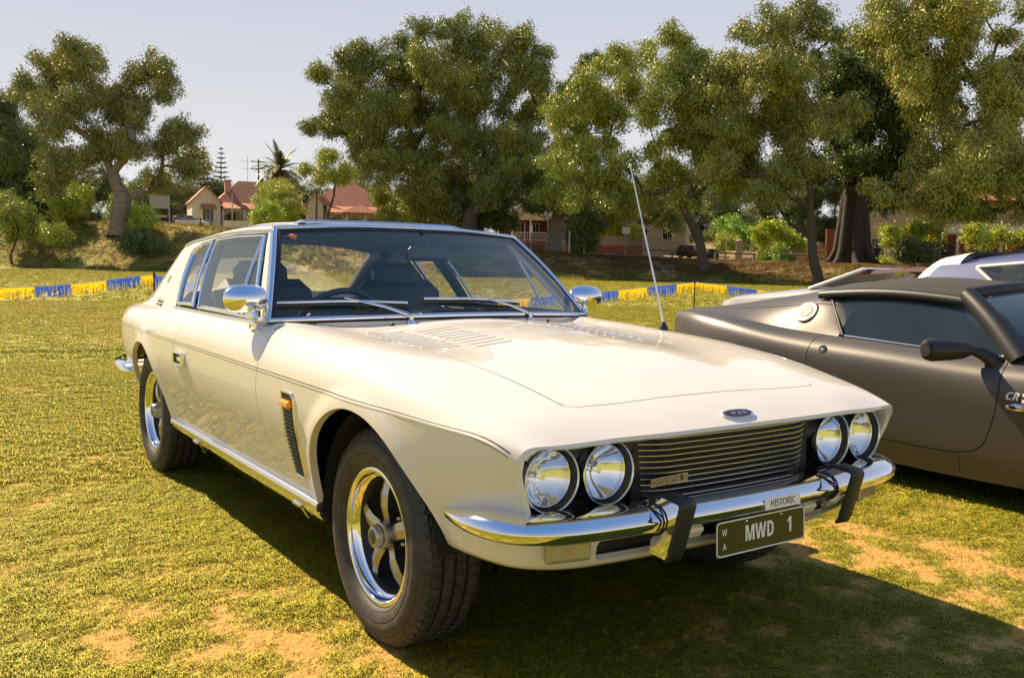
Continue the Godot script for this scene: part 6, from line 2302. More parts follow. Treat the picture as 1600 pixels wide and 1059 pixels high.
func bunting() -> void:
	var yel := mat("foil_yellow", Color(0.88, 0.68, 0.012), 0.5, 0.0, {"backlight_enabled": true, "backlight": Color(0.95, 0.76, 0.02)})
	var blu := mat("foil_blue", Color(0.025, 0.17, 0.56), 0.35, 0.0, {"backlight_enabled": true, "backlight": Color(0.04, 0.24, 0.75)})
	var cord := mat("cord_white", Color(0.6, 0.58, 0.52), 0.7)
	rng.seed = 55
	var posts := [[240, 429, 12.0, "thin dark stake holding bunting behind the tail of the cream car"], [1086, 441, 15.0, "thin dark stake holding bunting left of the grey sports car"]]
	for e in posts:
		var top := px(e[0], e[1], e[2])
		var o := thing("bunting_stake", e[3], "stake", Vector3(top.x, 0, top.z))
		var m := MB.new()
		m.tube([Vector3.ZERO, Vector3(0, top.y + 0.015, 0)], [0.012, 0.011], 7)
		part("shaft", m, M.satin_black, o)
		m = MB.new()
		m.tube([Vector3(0, top.y - 0.02, 0), Vector3(0, top.y + 0.03, 0)], [0.017, 0.015], 7)
		part("cap", m, M.satin_black, o)
	for run in [
		["blue and yellow tinsel bunting across the lawn at the far left", [[-70, 457, 11.0], [0, 450, 11.2], [60, 447.5, 11.4], [120, 443, 11.6], [180, 436, 11.8], [240, 429, 12.0]], 0.415, 1, 0.145],
		["blue and yellow tinsel bunting hanging behind the cream car", [[240, 429, 12.0], [330, 449, 12.2], [450, 465, 12.6], [600, 474, 13.0], [750, 470, 13.5], [870, 462, 14.0], [940, 456, 14.4], [1000, 450, 14.7], [1086, 441, 15.0]], 0.535, 1, 0.175],
		["blue and yellow tinsel bunting running behind the sports cars", [[1086, 441, 15.0], [1140, 447, 15.2], [1215, 457, 15.5], [1330, 465, 16.0], [1450, 457, 16.5], [1600, 440, 17.0]], 0.60, 0, 0.15]]:
		var pts := []
		for q in run[1]: pts.append(px(q[0], q[1], q[2]))
		var t := [0.0]
		var X := []
		var Y := []
		var Z := []
		for i in pts.size():
			if i > 0: t.append(t[-1] + pts[i].distance_to(pts[i - 1]))
			X.append(pts[i].x); Y.append(pts[i].y); Z.append(pts[i].z)
		var sx := Spl.new(t, X)
		var sy := Spl.new(t, Y)
		var sz := Spl.new(t, Z)
		var f := func(s: float) -> Vector3: return Vector3(sx.at(s), sy.at(s), sz.at(s))
		var o := thing("bunting", run[0], "bunting", Vector3(pts[0].x, 0, pts[0].z))
		var org: Vector3 = o.position
		var total: float = t[-1]
		var path := []
		var rr := []
		for i in 61:
			path.append(f.call(total * i / 60.0) - org); rr.append(0.005)
		var m := MB.new()
		m.tube(path, rr, 5)
		part("cord", m, cord, o)
		var s := 0.0
		var k: int = run[3]
		if run[3] == 1 and run[2] < 0.5: s = 0.02
		while s < total - 0.05:
			var e := minf(s + run[2], total)
			m = MB.new()
			var q := s
			while q < e - 0.01:
				var w := rng.randf_range(0.007, 0.014)
				var a: Vector3 = f.call(q) - org
				var b: Vector3 = f.call(q + w) - org
				var n := (b - a).cross(Vector3.UP).normalized()
				var ln: float = run[4] * rng.randf_range(0.75, 1.05)
				if rng.randf() < 0.2: ln *= rng.randf_range(0.35, 0.8)
				var sw := (b - a).normalized() * rng.randf_range(-0.02, 0.025) + n * rng.randf_range(-0.03, 0.03)
				# a heading band then a twisting strip
				m.quad(a + Vector3.UP * 0.006, b + Vector3.UP * 0.006, b + Vector3.DOWN * 0.035, a + Vector3.DOWN * 0.035, n)
				var tw := n * rng.randf_range(-0.6, 0.6) * w
				var a2 := a + Vector3.DOWN * ln * 0.55 + sw * 0.5 + tw
				var b2 := b + Vector3.DOWN * ln * 0.55 + sw * 0.5 - tw
				m.quad(a + Vector3.DOWN * 0.035, b + Vector3.DOWN * 0.035, b2, a2, n)
				m.quad(a2, b2, b2 + Vector3.DOWN * ln * 0.45 + sw * 0.6 + tw * 1.5, a2 + Vector3.DOWN * ln * 0.45 + sw * 0.6 - tw * 1.5, n)
				q += w * rng.randf_range(0.85, 1.5)
			part("fringe", m, yel if k % 2 == 0 else blu, o)
			k += 1
			s = e

func plants() -> void:
	# date palm
	var b := gpx(438, 117, -0.2)
	var o := thing("palm_tree", "date palm with arching fronds above the red roofs", "tree", b)
	var m := MB.new()
	m.tube([Vector3.ZERO, Vector3(0.1, 3.5, 0), Vector3(0, 8.2, 0)], [0.55, 0.42, 0.48], 10)
	var tk := part("trunk", m, M.bark_brown, o)
	rng.seed = 71
	var fm := mat("frond", Color(0.10, 0.12, 0.022), 0.45, 0.0, {"backlight_enabled": true, "backlight": Color(0.16, 0.17, 0.04)})
	for i in 46:
		m = MB.new()
		var az := rng.randf() * TAU
		var el := lerpf(1.35, -0.9, pow(i / 46.0, 0.8))
		var L := rng.randf_range(3.4, 4.3)
		var p := Vector3(0, 8.3, 0)
		var h := Vector3(cos(az), 0, sin(az))
		var dir := h * cos(el) + Vector3.UP * sin(el)
		var prev := p
		for k in 12:
			dir = (dir + Vector3.DOWN * 0.085 * (0.4 + k * 0.12)).normalized()
			var nx: Vector3 = prev + dir * L / 12.0
			m.tube([prev, nx], [0.045 * (1.0 - k / 13.0), 0.045 * (1.0 - (k + 1) / 13.0)], 4, false)
			var sd := dir.cross(Vector3.UP).normalized()
			if k > 0:
				for s in [-1.0, 1.0]:
					for e in 2:
						var a := prev.lerp(nx, e * 0.5)
						var tip: Vector3 = a + (sd * s + dir * 0.8 + Vector3.DOWN * 0.25).normalized() * 0.78 * sin(PI * (k + 1.5) / 13.5)
						var n := Vector3.UP
						m.tri(a, a + dir * 0.20, tip, n, n, n)
			prev = nx
		part("frond", m, fm, o)
	# dead skirt under the crown, orange fruit stalks
	m = MB.new()
	for i in 60:
		var az := rng.randf() * TAU
		var h := Vector3(cos(az), 0, sin(az))
		m.tube([Vector3(0, 8.1, 0) + h * 0.2, Vector3(0, 7.8, 0) + h * 0.8, Vector3(0, 7.1, 0) + h * rng.randf_range(0.9, 1.2)], [0.03, 0.03, 0.01], 4)
	part("fruit_stalks", m, mat("stalk_orange", Color(0.40, 0.20, 0.05), 0.7), tk).set_meta("kind", "stuff")
	# norfolk pines on the skyline
	for e in [[319, 228, 150., "left one of two small Norfolk pines on the skyline"], [346, 230, 165., "right and paler one of two small Norfolk pines on the skyline"]]:
		var top := px(e[0], e[1], e[2])
		var g := gpx(e[0], e[2])
		o = thing("norfolk_pine", e[3], "tree", g)
		var hh := top.y - g.y
		m = MB.new()
		m.tube([Vector3.ZERO, Vector3.UP * hh], [0.25, 0.03], 6)
		part("trunk", m, M.bark_brown, o)
		m = MB.new()
		for k in 9:
			var y := hh - 0.5 - k * 0.85
			for j in 7:
				var az := TAU * j / 7.0 + k
				var r := 0.3 + k * 0.17
				var hdir := Vector3(cos(az), 0.12, sin(az))
				m.tube([Vector3.UP * y, Vector3.UP * y + hdir * r], [0.10, 0.05], 4)
				for q in 4: m.ball(Transform3D(Basis.from_scale(Vector3(0.22, 0.07, 0.22)), Vector3.UP * (y + 0.05) + hdir * r * (q + 1) / 4.0), 5, 3)
		part("branches", m, mat("pine_green", Color(0.075, 0.085, 0.05), 0.8), o)
	var olive := Color(0.082, 0.085, 0.026)
	var fresh := Color(0.16, 0.20, 0.022)
	var yel := Color(0.25, 0.24, 0.03)
	var dark := Color(0.035, 0.052, 0.016)
	var br: Material = M.bark_brown
	var pl: Material = M.bark_pale
	# garden shrubs and small trees along the street
	tree("small_tree", "bushy flowering tree in front of the palm", 430, 104, 0.14, 1.2, [425, 293, 15, 438, 302, 18, 415, 303, 15, 430, 314, 18, 410, 318, 14, 448, 315, 14, 432, 328, 18, 412, 332, 14, 450, 330, 12], "fine", Color(0.15, 0.165, 0.035), Color(0.28, 0.25, 0.07), br, 201, 1.3)
	tree("shrub", "clipped leafy shrubs at the foot of the palm", 432, 101, 0.06, 0.4, [415, 338, 10, 430, 336, 12, 448, 338, 10, 458, 342, 8, 404, 344, 8], "fine", fresh, yel, br, 202, 1.4)
	tree("small_tree", "dark leafy sapling at the bank top right of the forked gum", 912, 84, 0.07, 1.0, [905, 345, 14, 918, 352, 14, 908, 362, 14, 920, 368, 12, 900, 372, 10, 914, 378, 12, 906, 388, 8], "gum", dark, olive, br, 203, 1.5)
	tree("shrub", "lime green hedge above the orange brick wall", 955, 101, 0.06, 0.5, [938, 362, 9, 948, 366, 10, 960, 362, 10, 972, 366, 9, 930, 368, 8, 955, 358, 8, 1000, 370, 8, 985, 368, 9], "fine", fresh, yel, br, 204, 1.3)
	tree("small_tree", "round emerald green tree left of the cream gate posts", 1150, 104, 0.12, 1.6, [1140, 352, 13, 1155, 350, 14, 1165, 360, 12, 1145, 364, 14, 1160, 372, 12, 1135, 366, 9], "broad", Color(0.08, 0.17, 0.02), fresh, br, 205, 1.3)
	tree("palm_shrub", "small cycad-like shrub left of the emerald tree", 1133, 100, 0.08, 0.8, [1128, 378, 7, 1137, 377, 7, 1133, 383, 6], "fine", Color(0.17, 0.17, 0.02), yel, br, 206, 1.2)
	tree("small_tree", "pale-limbed frangipani with lime leaves right of the gate posts", 1211, 88, 0.12, 1.3, [1180, 368, 9, 1195, 362, 11, 1210, 360, 12, 1228, 362, 11, 1243, 370, 9, 1187, 378, 8, 1236, 378, 9, 1222, 372, 9, 1202, 373, 9, 1250, 384, 7], "broad", Color(0.20, 0.24, 0.025), yel, mat("bark_cream", Color(0.42, 0.37, 0.29), 0.8), 207, 0.9, 0.0, 1.2)
	tree("shrub", "round clipped bush below the frangipani", 1216, 85, 0.05, 0.2, [1205, 400, 9, 1218, 398, 11, 1231, 401, 10, 1212, 407, 9, 1226, 408, 9], "fine", Color(0.09, 0.13, 0.02), fresh, br, 208, 1.8)
	tree("small_tree", "spreading pale green shrub in front of the flats, left of the cream pole", 1412, 86, 0.09, 1.1, [1385, 368, 9, 1398, 362, 11, 1414, 360, 11, 1430, 361, 11, 1446, 364, 10, 1458, 370, 8, 1392, 376, 8, 1425, 370, 9, 1408, 372, 8], "broad", Color(0.19, 0.20, 0.04), yel, br, 209, 0.9)
	tree("small_tree", "spreading pale green shrub in front of the flats at the right edge", 1530, 86, 0.09, 1.1, [1508, 364, 10, 1522, 360, 11, 1538, 362, 11, 1555, 368, 10, 1572, 366, 11, 1590, 370, 10, 1515, 374, 8, 1548, 378, 8, 1605, 368, 10], "broad", Color(0.19, 0.20, 0.04), yel, br, 210, 0.9)
	tree("shrub", "dark shrub hiding the foot of the flats near the person", 1440, 84, 0.05, 0.3, [1405, 392, 10, 1420, 388, 12, 1436, 390, 12, 1450, 396, 10, 1428, 402, 10], "gum", dark, olive, br, 211, 1.4)
	tree("shrub", "low yellow-green bush beside the standing person", 1389, 83, 0.04, 0.1, [1380, 410, 5, 1390, 409, 6, 1399, 411, 5], "fine", Color(0.17, 0.21, 0.02), yel, br, 212, 1.8)
	tree("small_tree", "dark leafy understorey tree left of the gabled house", 775, 94, 0.12, 1.5, [745, 325, 18, 762, 318, 18, 778, 328, 18, 790, 340, 16, 758, 342, 18, 738, 342, 16, 776, 350, 14, 700, 335, 18, 718, 345, 16], "gum", Color(0.055, 0.06, 0.02), olive, br, 213, 1.2)
	tree("small_tree", "olive understorey tree hanging over the verandah house's right end", 622, 98, 0.12, 1.8, [600, 312, 16, 615, 322, 18, 632, 318, 18, 648, 330, 18, 628, 338, 16, 610, 342, 14, 660, 342, 16, 640, 348, 14, 676, 335, 16], "gum", Color(0.11, 0.11, 0.022), Color(0.17, 0.16, 0.03), br, 214, 1.1)
	tree("small_tree", "loose olive tree screening the cream rendered house and its roof", 985, 100, 0.14, 1.8, [930, 322, 18, 948, 312, 18, 966, 318, 18, 985, 312, 20, 1005, 320, 18, 1022, 315, 18, 1040, 328, 18, 1015, 336, 14, 975, 332, 14, 940, 336, 14, 1050, 345, 16, 1065, 330, 16, 1035, 350, 14], "gum", Color(0.085, 0.09, 0.022), Color(0.15, 0.145, 0.03), br, 215, 0.85)
	# the wooded slope behind the houses: each crown a tree of its own
	rng.seed = 400
	var spots := []
	for i in 30: spots.append([lerpf(-120.0, 1700.0, i / 29.0) + rng.randf_range(-18, 18), rng.randf_range(132, 175)])
	var k := 0
	var look := ["olive", "dark", "dull green"]
	for s in spots:
		var u: float = s[0]
		var d: float = s[1]
		var topv := 285.0
		if u > 230 and u < 500: topv = 282.0 + rng.randf_range(-10, 12)
		elif u > 800: topv = 255.0 + rng.randf_range(-25, 25)
		else: topv = 270.0 + rng.randf_range(-25, 20)
		var lb := []
		for j in (15 if u < 800.0 else 19): lb.append_array([u + rng.randf_range(-32, 32), lerpf(topv + 14, 352.0 if u < 800.0 else 376.0, rng.randf()), rng.randf_range(15, 24)])
		lb.append_array([u, topv + 12, 16])
		var kd := k % 3
		var wh := "%s %s tree on the wooded slope %s" % [["low", "tall", "taller"][k % 2 + (1 if topv < 252.0 and k % 2 == 1 else 0)], look[kd], where_in_row(u)]
		tree("background_tree", wh, u, d, 0.3, 3.0, lb, "broad" if kd == 1 else "gum", [olive, dark, Color(0.07, 0.085, 0.025)][kd], [Color(0.13, 0.115, 0.035), olive, Color(0.12, 0.13, 0.03)][kd], br, 500 + k, 0.62, 0.0, 1.3, "trees of the wooded slope")
		k += 1

func where_in_row(u: float) -> String:
	if u < 120: return "beyond the left edge trees"
	if u < 250: return "behind the big pale trunk"
	if u < 400: return "above the white weatherboard house"
	if u < 480: return "around the palm"
	if u < 620: return "above the verandah house"
	if u < 860: return "behind the huge broad gum"
	if u < 1000: return "behind the gabled house"
	if u < 1200: return "behind the leaning gum"
	if u < 1400: return "behind the fig"
	return "behind the flats"


# ================================================================ the other cars
class Loft:   # half a body: control lines along x, spline sections between them; split at the given crease lines
	var y: Array[Spl] = []
	var z: Array[Spl] = []
	var k: int
	func _init(sx: Array, LYs: Array, LZs: Array) -> void:
		k = LYs.size()
		for i in k:
			y.append(Spl.new(sx, LYs[i])); z.append(Spl.new(sx, LZs[i]))
	func sec(x: float, a: int, b: int, sub: int) -> PackedVector3Array:
		var t := [0.0]
		var zs := [z[a].at(x)]
		var ys := [y[a].at(x)]
		for i in range(a + 1, b + 1):
			var zz := z[i].at(x)
			var yy := y[i].at(x)
			t.append(t[-1] + maxf(Vector2(zz - zs[-1], yy - ys[-1]).length(), 1e-4))
			zs.append(zz); ys.append(yy)
		if absf(zs[-1]) < 1e-4:
			t.append(t[-1] + maxf(Vector2(zs[-2] - zs[-1], ys[-2] - ys[-1]).length(), 1e-4)); zs.append(-zs[-2]); ys.append(ys[-2])
		var sz := Spl.new(t, zs)
		var sy := Spl.new(t, ys)
		var out := PackedVector3Array()
		for i in b - a:
			for j in sub: out.push_back(Vector3(x, sy.at(lerpf(t[i], t[i + 1], j / float(sub))), sz.at(lerpf(t[i], t[i + 1], j / float(sub)))))
		out.push_back(Vector3(x, ys[b - a], zs[b - a]))
		return out
	func cols(x0: float, x1: float, step: float, a: int, b: int, sub := 5) -> Array:
		var out := []
		var q := int(ceil((x1 - x0) / step))
		for i in q + 1: out.append(sec(lerpf(x0, x1, float(i) / q), a, b, sub))
		return out
	func pt(x: float, yy: float, a: int, b: int) -> Vector3:   # on the flank at that height
		var S := sec(x, a, b, 8)
		for i in S.size() - 1:
			if S[i].y <= yy and S[i + 1].y > yy: return S[i].lerp(S[i + 1], (yy - S[i].y) / (S[i + 1].y - S[i].y))
		return S[S.size() - 1]

func plain_wheel(parent: Node3D, at: Vector3, r: float, s: float, w := 0.19) -> void:
	var m := MB.new()
	var t := Transform3D(Basis(), at) if s > 0.0 else Transform3D(Basis().rotated(Vector3.UP, PI), at)
	m.lathe(t, [Vector2(r * .62, -w), Vector2(r * .97, -w), Vector2(r, -w + .03), Vector2(r, -.03), Vector2(r * .965, -.004), Vector2(r * .8, .006), Vector2(r * .66, .0)], 32)
	var wh := part("wheel", m, M.tyre, parent)
	m = MB.new()
	m.lathe(t, [Vector2(r * .66, .0), Vector2(r * .63, .004), Vector2(r * .60, -.03), Vector2(r * .5, -.06), Vector2(r * .15, -.03), Vector2(0, -.03)], 24)
	part("rim", m, M.polished, wh)
	for k in 6:
		m = MB.new()
		var tb := t * Transform3D(Basis().rotated(Vector3.BACK, TAU * k / 6.0), Vector3.ZERO)
		m.box(tb.translated_local(Vector3(r * .36, 0, -.025)), Vector3(r * .5, r * .12, .03), .006)
		part("spoke", m, M.polished, wh)

func strip_on(called: String, pts: Array, ns: Array, w: float, h: float, material: Material, parent: Node3D) -> void:
	var m := MB.new()
	ribbon(m, pts, ns, w, h)
	part(called, m, material, parent)

func cars() -> void:
	mat("satin_grey", Color(0.092, 0.084, 0.080), 0.42, 0.55)
	mat("cloth_black", Color(0.030, 0.026, 0.023), 0.9)
	mat("body_black", Color(0.012, 0.011, 0.011), 0.45)
	mat("dark_glass", Color(0.03, 0.045, 0.05, 0.55), 0.0, 0.0, {"transparency": BaseMaterial3D.TRANSPARENCY_ALPHA})
	mat("seam", Color(0.004, 0.004, 0.004), 0.8)
	mat("sticker_orange", Color(0.85, 0.20, 0.03), 0.4)
	roadster()
	convertible()
	hatchback()
	small_cars()
	person()

func roadster() -> void:
	var at := Vector3(0, 0, -3.2)
	var o := thing("roadster", "matt grey low roadster with black cloth top parked beside the cream car", "car", at)
	var X := [-2.52, -2.44, -2.24, -1.92, -1.55, -1.2, -0.80, -0.4, 0.1, 0.6, 1.0, 1.28]
	var LYs := [
		[.34, .30, .26, .20, .17, .15, .14, .13, .13, .14, .16, .24],
		[.44, .40, .36, .34, .32, .29, .27, .26, .26, .28, .30, .34],
		[.58, .56, .53, .52, .50, .46, .43, .41, .41, .43, .43, .42],
		[.70, .70, .70, .71, .68, .64, .605, .585, .575, .58, .55, .49],
		[.775, .80, .825, .835, .805, .745, .705, .685, .665, .68, .62, .52],
		[.79, .815, .84, .85, .835, .80, .775, .755, .735, .72, .65, .53],
		[.80, .83, .855, .875, .905, .935, .93, .76, .745, .735, .67, .54],
		[.805, .835, .865, .90, .955, 1.01, 1.03, .76, .75, .745, .68, .545],
		[.806, .836, .868, .91, .97, 1.03, 1.055, .76, .755, .75, .685, .55]]
	var LZs := [
		[.12, .24, .46, .68, .78, .79, .775, .765, .765, .78, .70, .40],
		[.16, .29, .51, .73, .82, .825, .81, .80, .80, .815, .74, .43],
		[.18, .33, .545, .765, .85, .840, .825, .815, .815, .835, .765, .45],
		[.18, .33, .54, .755, .845, .842, .830, .820, .820, .835, .755, .44],
		[.16, .31, .51, .71, .80, .815, .808, .800, .795, .79, .70, .41],
		[.14, .26, .43, .60, .68, .705, .71, .705, .70, .69, .60, .36],
		[.10, .20, .34, .46, .53, .57, .575, .45, .45, .45, .40, .25],
		[.05, .11, .20, .27, .32, .36, .36, .25, .25, .25, .22, .14],
		[0., 0., 0., 0., 0., 0., 0., 0., 0., 0., 0., 0.]]
	var B := Loft.new(X, LYs, LZs)
	var grey: Material = M.satin_grey
	var wf := Vector3(0.76, 0.285, 0.33)
	var wr := Vector3(-1.64, 0.30, 0.345)
	var arch := func(p): return minf(Vector2(p.x - wf.x, p.y - wf.y).length() - wf.z, Vector2(p.x - wr.x, p.y - wr.y).length() - wr.z)
	var door_poly := round_poly([Vector2(-0.885, 0.80), Vector2(-0.90, 0.62), Vector2(-0.80, 0.30), Vector2(-0.60, 0.255), Vector2(-0.02, 0.25), Vector2(0.135, 0.29), Vector2(0.205, 0.50), Vector2(0.200, 0.80)], 0.13, 6)
	for s in [1.0, -1.0]:
		var m := MB.new()
		panel(m, B.cols(-2.52, 1.28, 0.03, 0, 5, 6), [arch, func(p): return -in_poly(Vector2(p.x, p.y), door_poly) - 0.0025], 0.03, s)
		panel(m, B.cols(-2.52, -0.775, 0.04, 5, 8, 6), [], 0.0, s)
		panel(m, B.cols(0.28, 1.28, 0.05, 5, 8, 6), [], 0.0, s)
		var e0 := B.sec(-2.52, 0, 8, 6)
		var e1 := B.sec(1.28, 0, 8, 6)
		for i in e0.size() - 1:
			m.quad(e0[i] * Vector3(1, 1, s), e0[i + 1] * Vector3(1, 1, s), Vector3(-2.525, e0[i + 1].y, 0), Vector3(-2.525, e0[i].y, 0), Vector3.LEFT)
			m.quad(e1[i] * Vector3(1, 1, s), e1[i + 1] * Vector3(1, 1, s), Vector3(1.32, e1[i + 1].y, 0), Vector3(1.32, e1[i].y, 0), Vector3.RIGHT)
		part("body_side", m, grey, o)
		m = MB.new()
		panel(m, B.cols(-0.93, 0.24, 0.03, 0, 5, 6), [func(p): return in_poly(Vector2(p.x, p.y), door_poly) - 0.0025], 0.03, s)
		var door := part("door", m, grey, o)
		# seam of the sill below the door
		var ln := []
		var nn := []
		for i in 10:
			var yy := lerpf(0.15, 0.245, i / 9.0)
			var p := B.pt(0.015 - 0.04 * (yy - 0.15), yy, 0, 4)
			ln.append(p * Vector3(1, 1, s) + Vector3(0, 0, 0.001 * s)); nn.append(Vector3(0, 0, s))
		strip_on("seam", ln, nn, 0.006, 0.001, M.seam, o)
		# engine cover seam running along the buttress
		ln = []; nn = []
		for i in 24:
			var x := lerpf(-2.0, -0.80, i / 23.0)
			var S := B.sec(x, 5, 8, 8)
			ln.append((S[6].lerp(S[8], (x + 2.0) / 1.2)) * Vector3(1, 1, s) + Vector3(0, 0.001, 0)); nn.append(Vector3(0, 0.9, 0.4 * s).normalized())
		strip_on("cover_seam", ln, nn, 0.006, 0.0012, M.seam, o)
		# fuel filler with its bolted ring
		if s > 0.0:
			var fp := B.sec(-1.05, 5, 8, 8)
			var c: Vector3 = fp[5]
			var n := Vector3(0.05, 0.62, 0.80).normalized()
			var t := Transform3D(Basis(Vector3.RIGHT, n.cross(Vector3.RIGHT).normalized(), n), c + n * 0.002)
			m = MB.new()
			m.lathe(t, [Vector2(.078, -.02), Vector2(.074, .003), Vector2(.068, .004)], 28)
			var fl := part("fuel_filler", m, M.body_black, o)
			m = MB.new()
			m.lathe(t, [Vector2(.069, .000), Vector2(.066, .007), Vector2(.046, .009), Vector2(.043, .006)], 28)
			part("filler_ring", m, mat("ring_silver", Color(0.80, 0.78, 0.74), 0.3, 0.6), fl)
			m = MB.new()
			m.lathe(t, [Vector2(.043, .005), Vector2(.040, .010), Vector2(0, .010)], 24)
			part("filler_cap", m, M.satin_grey, fl)
			for k in 8:
				m = MB.new()
				m.lathe(t.translated_local(Vector3(cos(TAU * k / 8.0) * .057, sin(TAU * k / 8.0) * .057, .008)), [Vector2(.0045, 0), Vector2(.004, .002), Vector2(0, .002)], 8)
				part("filler_bolt", m, M.body_black, fl)
		# door lock
		var lp := B.pt(-0.80, 0.70, 0, 5)
		m = MB.new()
		var lt := Transform3D(Basis(Vector3.RIGHT, Vector3.UP, Vector3.BACK) if s > 0 else Basis(Vector3.LEFT, Vector3.UP, Vector3.FORWARD), lp * Vector3(1, 1, s)).rotated_local(Vector3.RIGHT, -0.25)
		m.lathe(lt, [Vector2(.026, -.006), Vector2(.023, .004), Vector2(.014, .004), Vector2(.013, .001)], 18)
		part("door_lock", m, M.body_black, door)
		m = MB.new()
		m.lathe(lt, [Vector2(.013, .001), Vector2(.011, .005), Vector2(0, .006)], 14)
		part("lock_barrel", m, M.trim, door)
		# side window, frameless
		m = MB.new()
		var wq := []
		for i in 15:
			var u := i / 14.0
			var a: Vector3 = B.sec(lerpf(-0.74, 0.20, u), 0, 5, 3)[-1] * Vector3(1, 1, s) + Vector3(0, 0.006, -0.012 * s)
			var b := Vector3(lerpf(-0.95, -0.14, u), lerpf(1.000, 0.985, u) + 0.022 * sin(PI * u), (0.535 + 0.01 * sin(PI * u)) * s)
			wq.append([a, b])
		for i in 14: m.quad(wq[i][0], wq[i + 1][0], wq[i + 1][1], wq[i][1], Vector3(0, 0.5, s))
		part("side_window", m, M.dark_glass, door)
		ln = []; nn = []
		for q in wq:
			ln.append(q[0] + Vector3(0, 0.001, 0.004 * s)); nn.append(Vector3(0, 0.5, s).normalized())
		strip_on("window_weatherstrip", ln, nn, 0.012, 0.006, M.trim, door)
		# rear window pillar seal
		ln = []; nn = []
		for i in 8:
			ln.append((wq[0][0]).lerp(wq[0][1], i / 7.0) + Vector3(-0.008, 0, 0.003 * s)); nn.append(Vector3(-0.2, 0.4, s).normalized())
		strip_on("window_seal", ln, nn, 0.022, 0.014, M.body_black, o)
		# windscreen pillar
		var pil := []
		var rr := []
		for i in 9:
			var u := i / 8.0
			pil.append(Vector3(lerpf(0.24, -0.13, u), lerpf(0.725, 1.030, u) + 0.02 * sin(PI * u), lerpf(0.685, 0.535, u) * s)); rr.append(lerpf(0.060, 0.046, u))
		m = MB.new()
		m.tube(pil, rr, 10)
		part("screen_pillar", m, M.body_black, o)
		# mirror: a pod on a short arm at the foot of the pillar
		m = MB.new()
		m.tube([Vector3(0.15, 0.70, 0.71 * s), Vector3(0.085, 0.755, 0.76 * s), Vector3(0.05, 0.772, 0.80 * s), Vector3(0.03, 0.775, 0.86 * s)], [.050, .040, .030, .032], 10, true, 0.75)
		var mi := part("door_mirror", m, M.body_black, o)
		m = MB.new()
		m.tube([Vector3(0.04, 0.772, 0.80 * s), Vector3(0.03, 0.772, 0.85 * s), Vector3(0.00, 0.772, 0.91 * s), Vector3(-0.04, 0.772, 0.99 * s), Vector3(-0.05, 0.772, 1.015 * s), Vector3(-0.054, 0.772, 1.027 * s)], [.030, .046, .054, .060, .053, .034], 16, true, 0.95)
		part("mirror_pod", m, M.body_black, mi)
		# script, flag and repeater on the wing
		if s > 0.0:
			var rp := B.pt(0.30, 0.523, 0, 4)
			m = MB.new()
			m.ball(Transform3D(Basis.from_scale(Vector3(0.055, 0.017, 0.012)), rp + Vector3(0, 0, 0.002)), 16, 8)
			var rl := part("side_repeater", m, M.trim, o)
			m = MB.new()
			m.ball(Transform3D(Basis.from_scale(Vector3(0.026, 0.011, 0.012)), rp + Vector3(-0.014, 0, 0.005)), 12, 8)
			part("repeater_lens", m, M.body_black, rl)
			m = MB.new()
			m.ball(Transform3D(Basis.from_scale(Vector3(0.018, 0.010, 0.010)), rp + Vector3(0.034, 0, 0.006)), 12, 8)
			part("repeater_glass", m, M.amber, rl)
			var bp := B.pt(0.245, 0.574, 0, 4)
			var bt := Transform3D(Basis(), bp + Vector3(0.03, 0, 0.004)).rotated_local(Vector3.RIGHT, -0.15)
			var w := words("wing_lettering", "CR", "Droid Sans", 0.050, 0.002, bt, M.white_print, o, 700, 1.0)
			w.transform = bt * Transform3D(Basis(Vector3(1, 0, 0), Vector3(0.28, 1, 0), Vector3(0, 0, 1)), Vector3.ZERO)
			m = MB.new()
			for i in 7:
				for j in 3:
					if (i + j) % 2 == 0: m.box(bt.translated_local(Vector3(0.055 + i * 0.017, -0.018 + j * 0.015, 0.003)), Vector3(0.016, 0.014, 0.002))
			m.box(bt.translated_local(Vector3(0.09, -0.034, 0.003)), Vector3(0.16, 0.003, 0.002))
			part("chequered_flag", m, M.white_print, o)
		for w in [[wf, 0.29], [wr, 0.30]]:
			plain_wheel(o, Vector3(w[0].x, w[1], 0.83 * s), w[1], s)
			m = MB.new()
			m.lathe(Transform3D(Basis(), Vector3(w[0].x, w[0].y, 0.5 * s)), [Vector2(0.02, 0), Vector2(w[0].z - 0.004, 0), Vector2(w[0].z - 0.002, 0.32 * s)], 28, -0.2, PI + 0.2)
			part("wheel_house", m, M.under, o)
	# cloth roof, drawn over the cabin
	var roof := func(u: float, v: float) -> Vector3:   # u 0 rear .. 1 header; v 0 near edge .. 1 far edge
		var z := lerpf(0.565, -0.565, v)
		var q := absf(z) / 0.565
		var x := lerpf(-1.02, -0.11, u) + 0.07 * (1.0 - q * q) * (1.0 if u > 0.5 else -0.3) * absf(u - 0.5) * 2.0
		var crown := 1.03 + 0.088 * sin(PI * clampf(0.14 + u * 0.72, 0, 1))
		var edge := 1.005 + 0.026 * sin(PI * u)
		return Vector3(x, lerpf(crown, edge, pow(q, 2.4)), z)
	var m := MB.new()
	grid_panel(m, roof, 20, 24)
	var rf := part("cloth_top", m, M.cloth_black, o)
	for v in [0.0, 1.0]:
		var ln := []
		var nn := []
		for i in 21:
			ln.append(roof.call(i / 20.0, v) + Vector3(0, -0.006, 0)); nn.append(Vector3(0, 0.2, 1.0 if v == 0.0 else -1.0).normalized())
		strip_on("roof_rail", ln, nn, 0.05, 0.014, M.body_black, rf)
		ln = []; nn = []
		for i in 21:
			ln.append(roof.call(i / 20.0, 0.035 if v == 0.0 else 0.965) + Vector3(0, 0.001, 0)); nn.append(Vector3.UP)
		strip_on("roof_hem", ln, nn, 0.012, 0.005, M.cloth_black, rf)
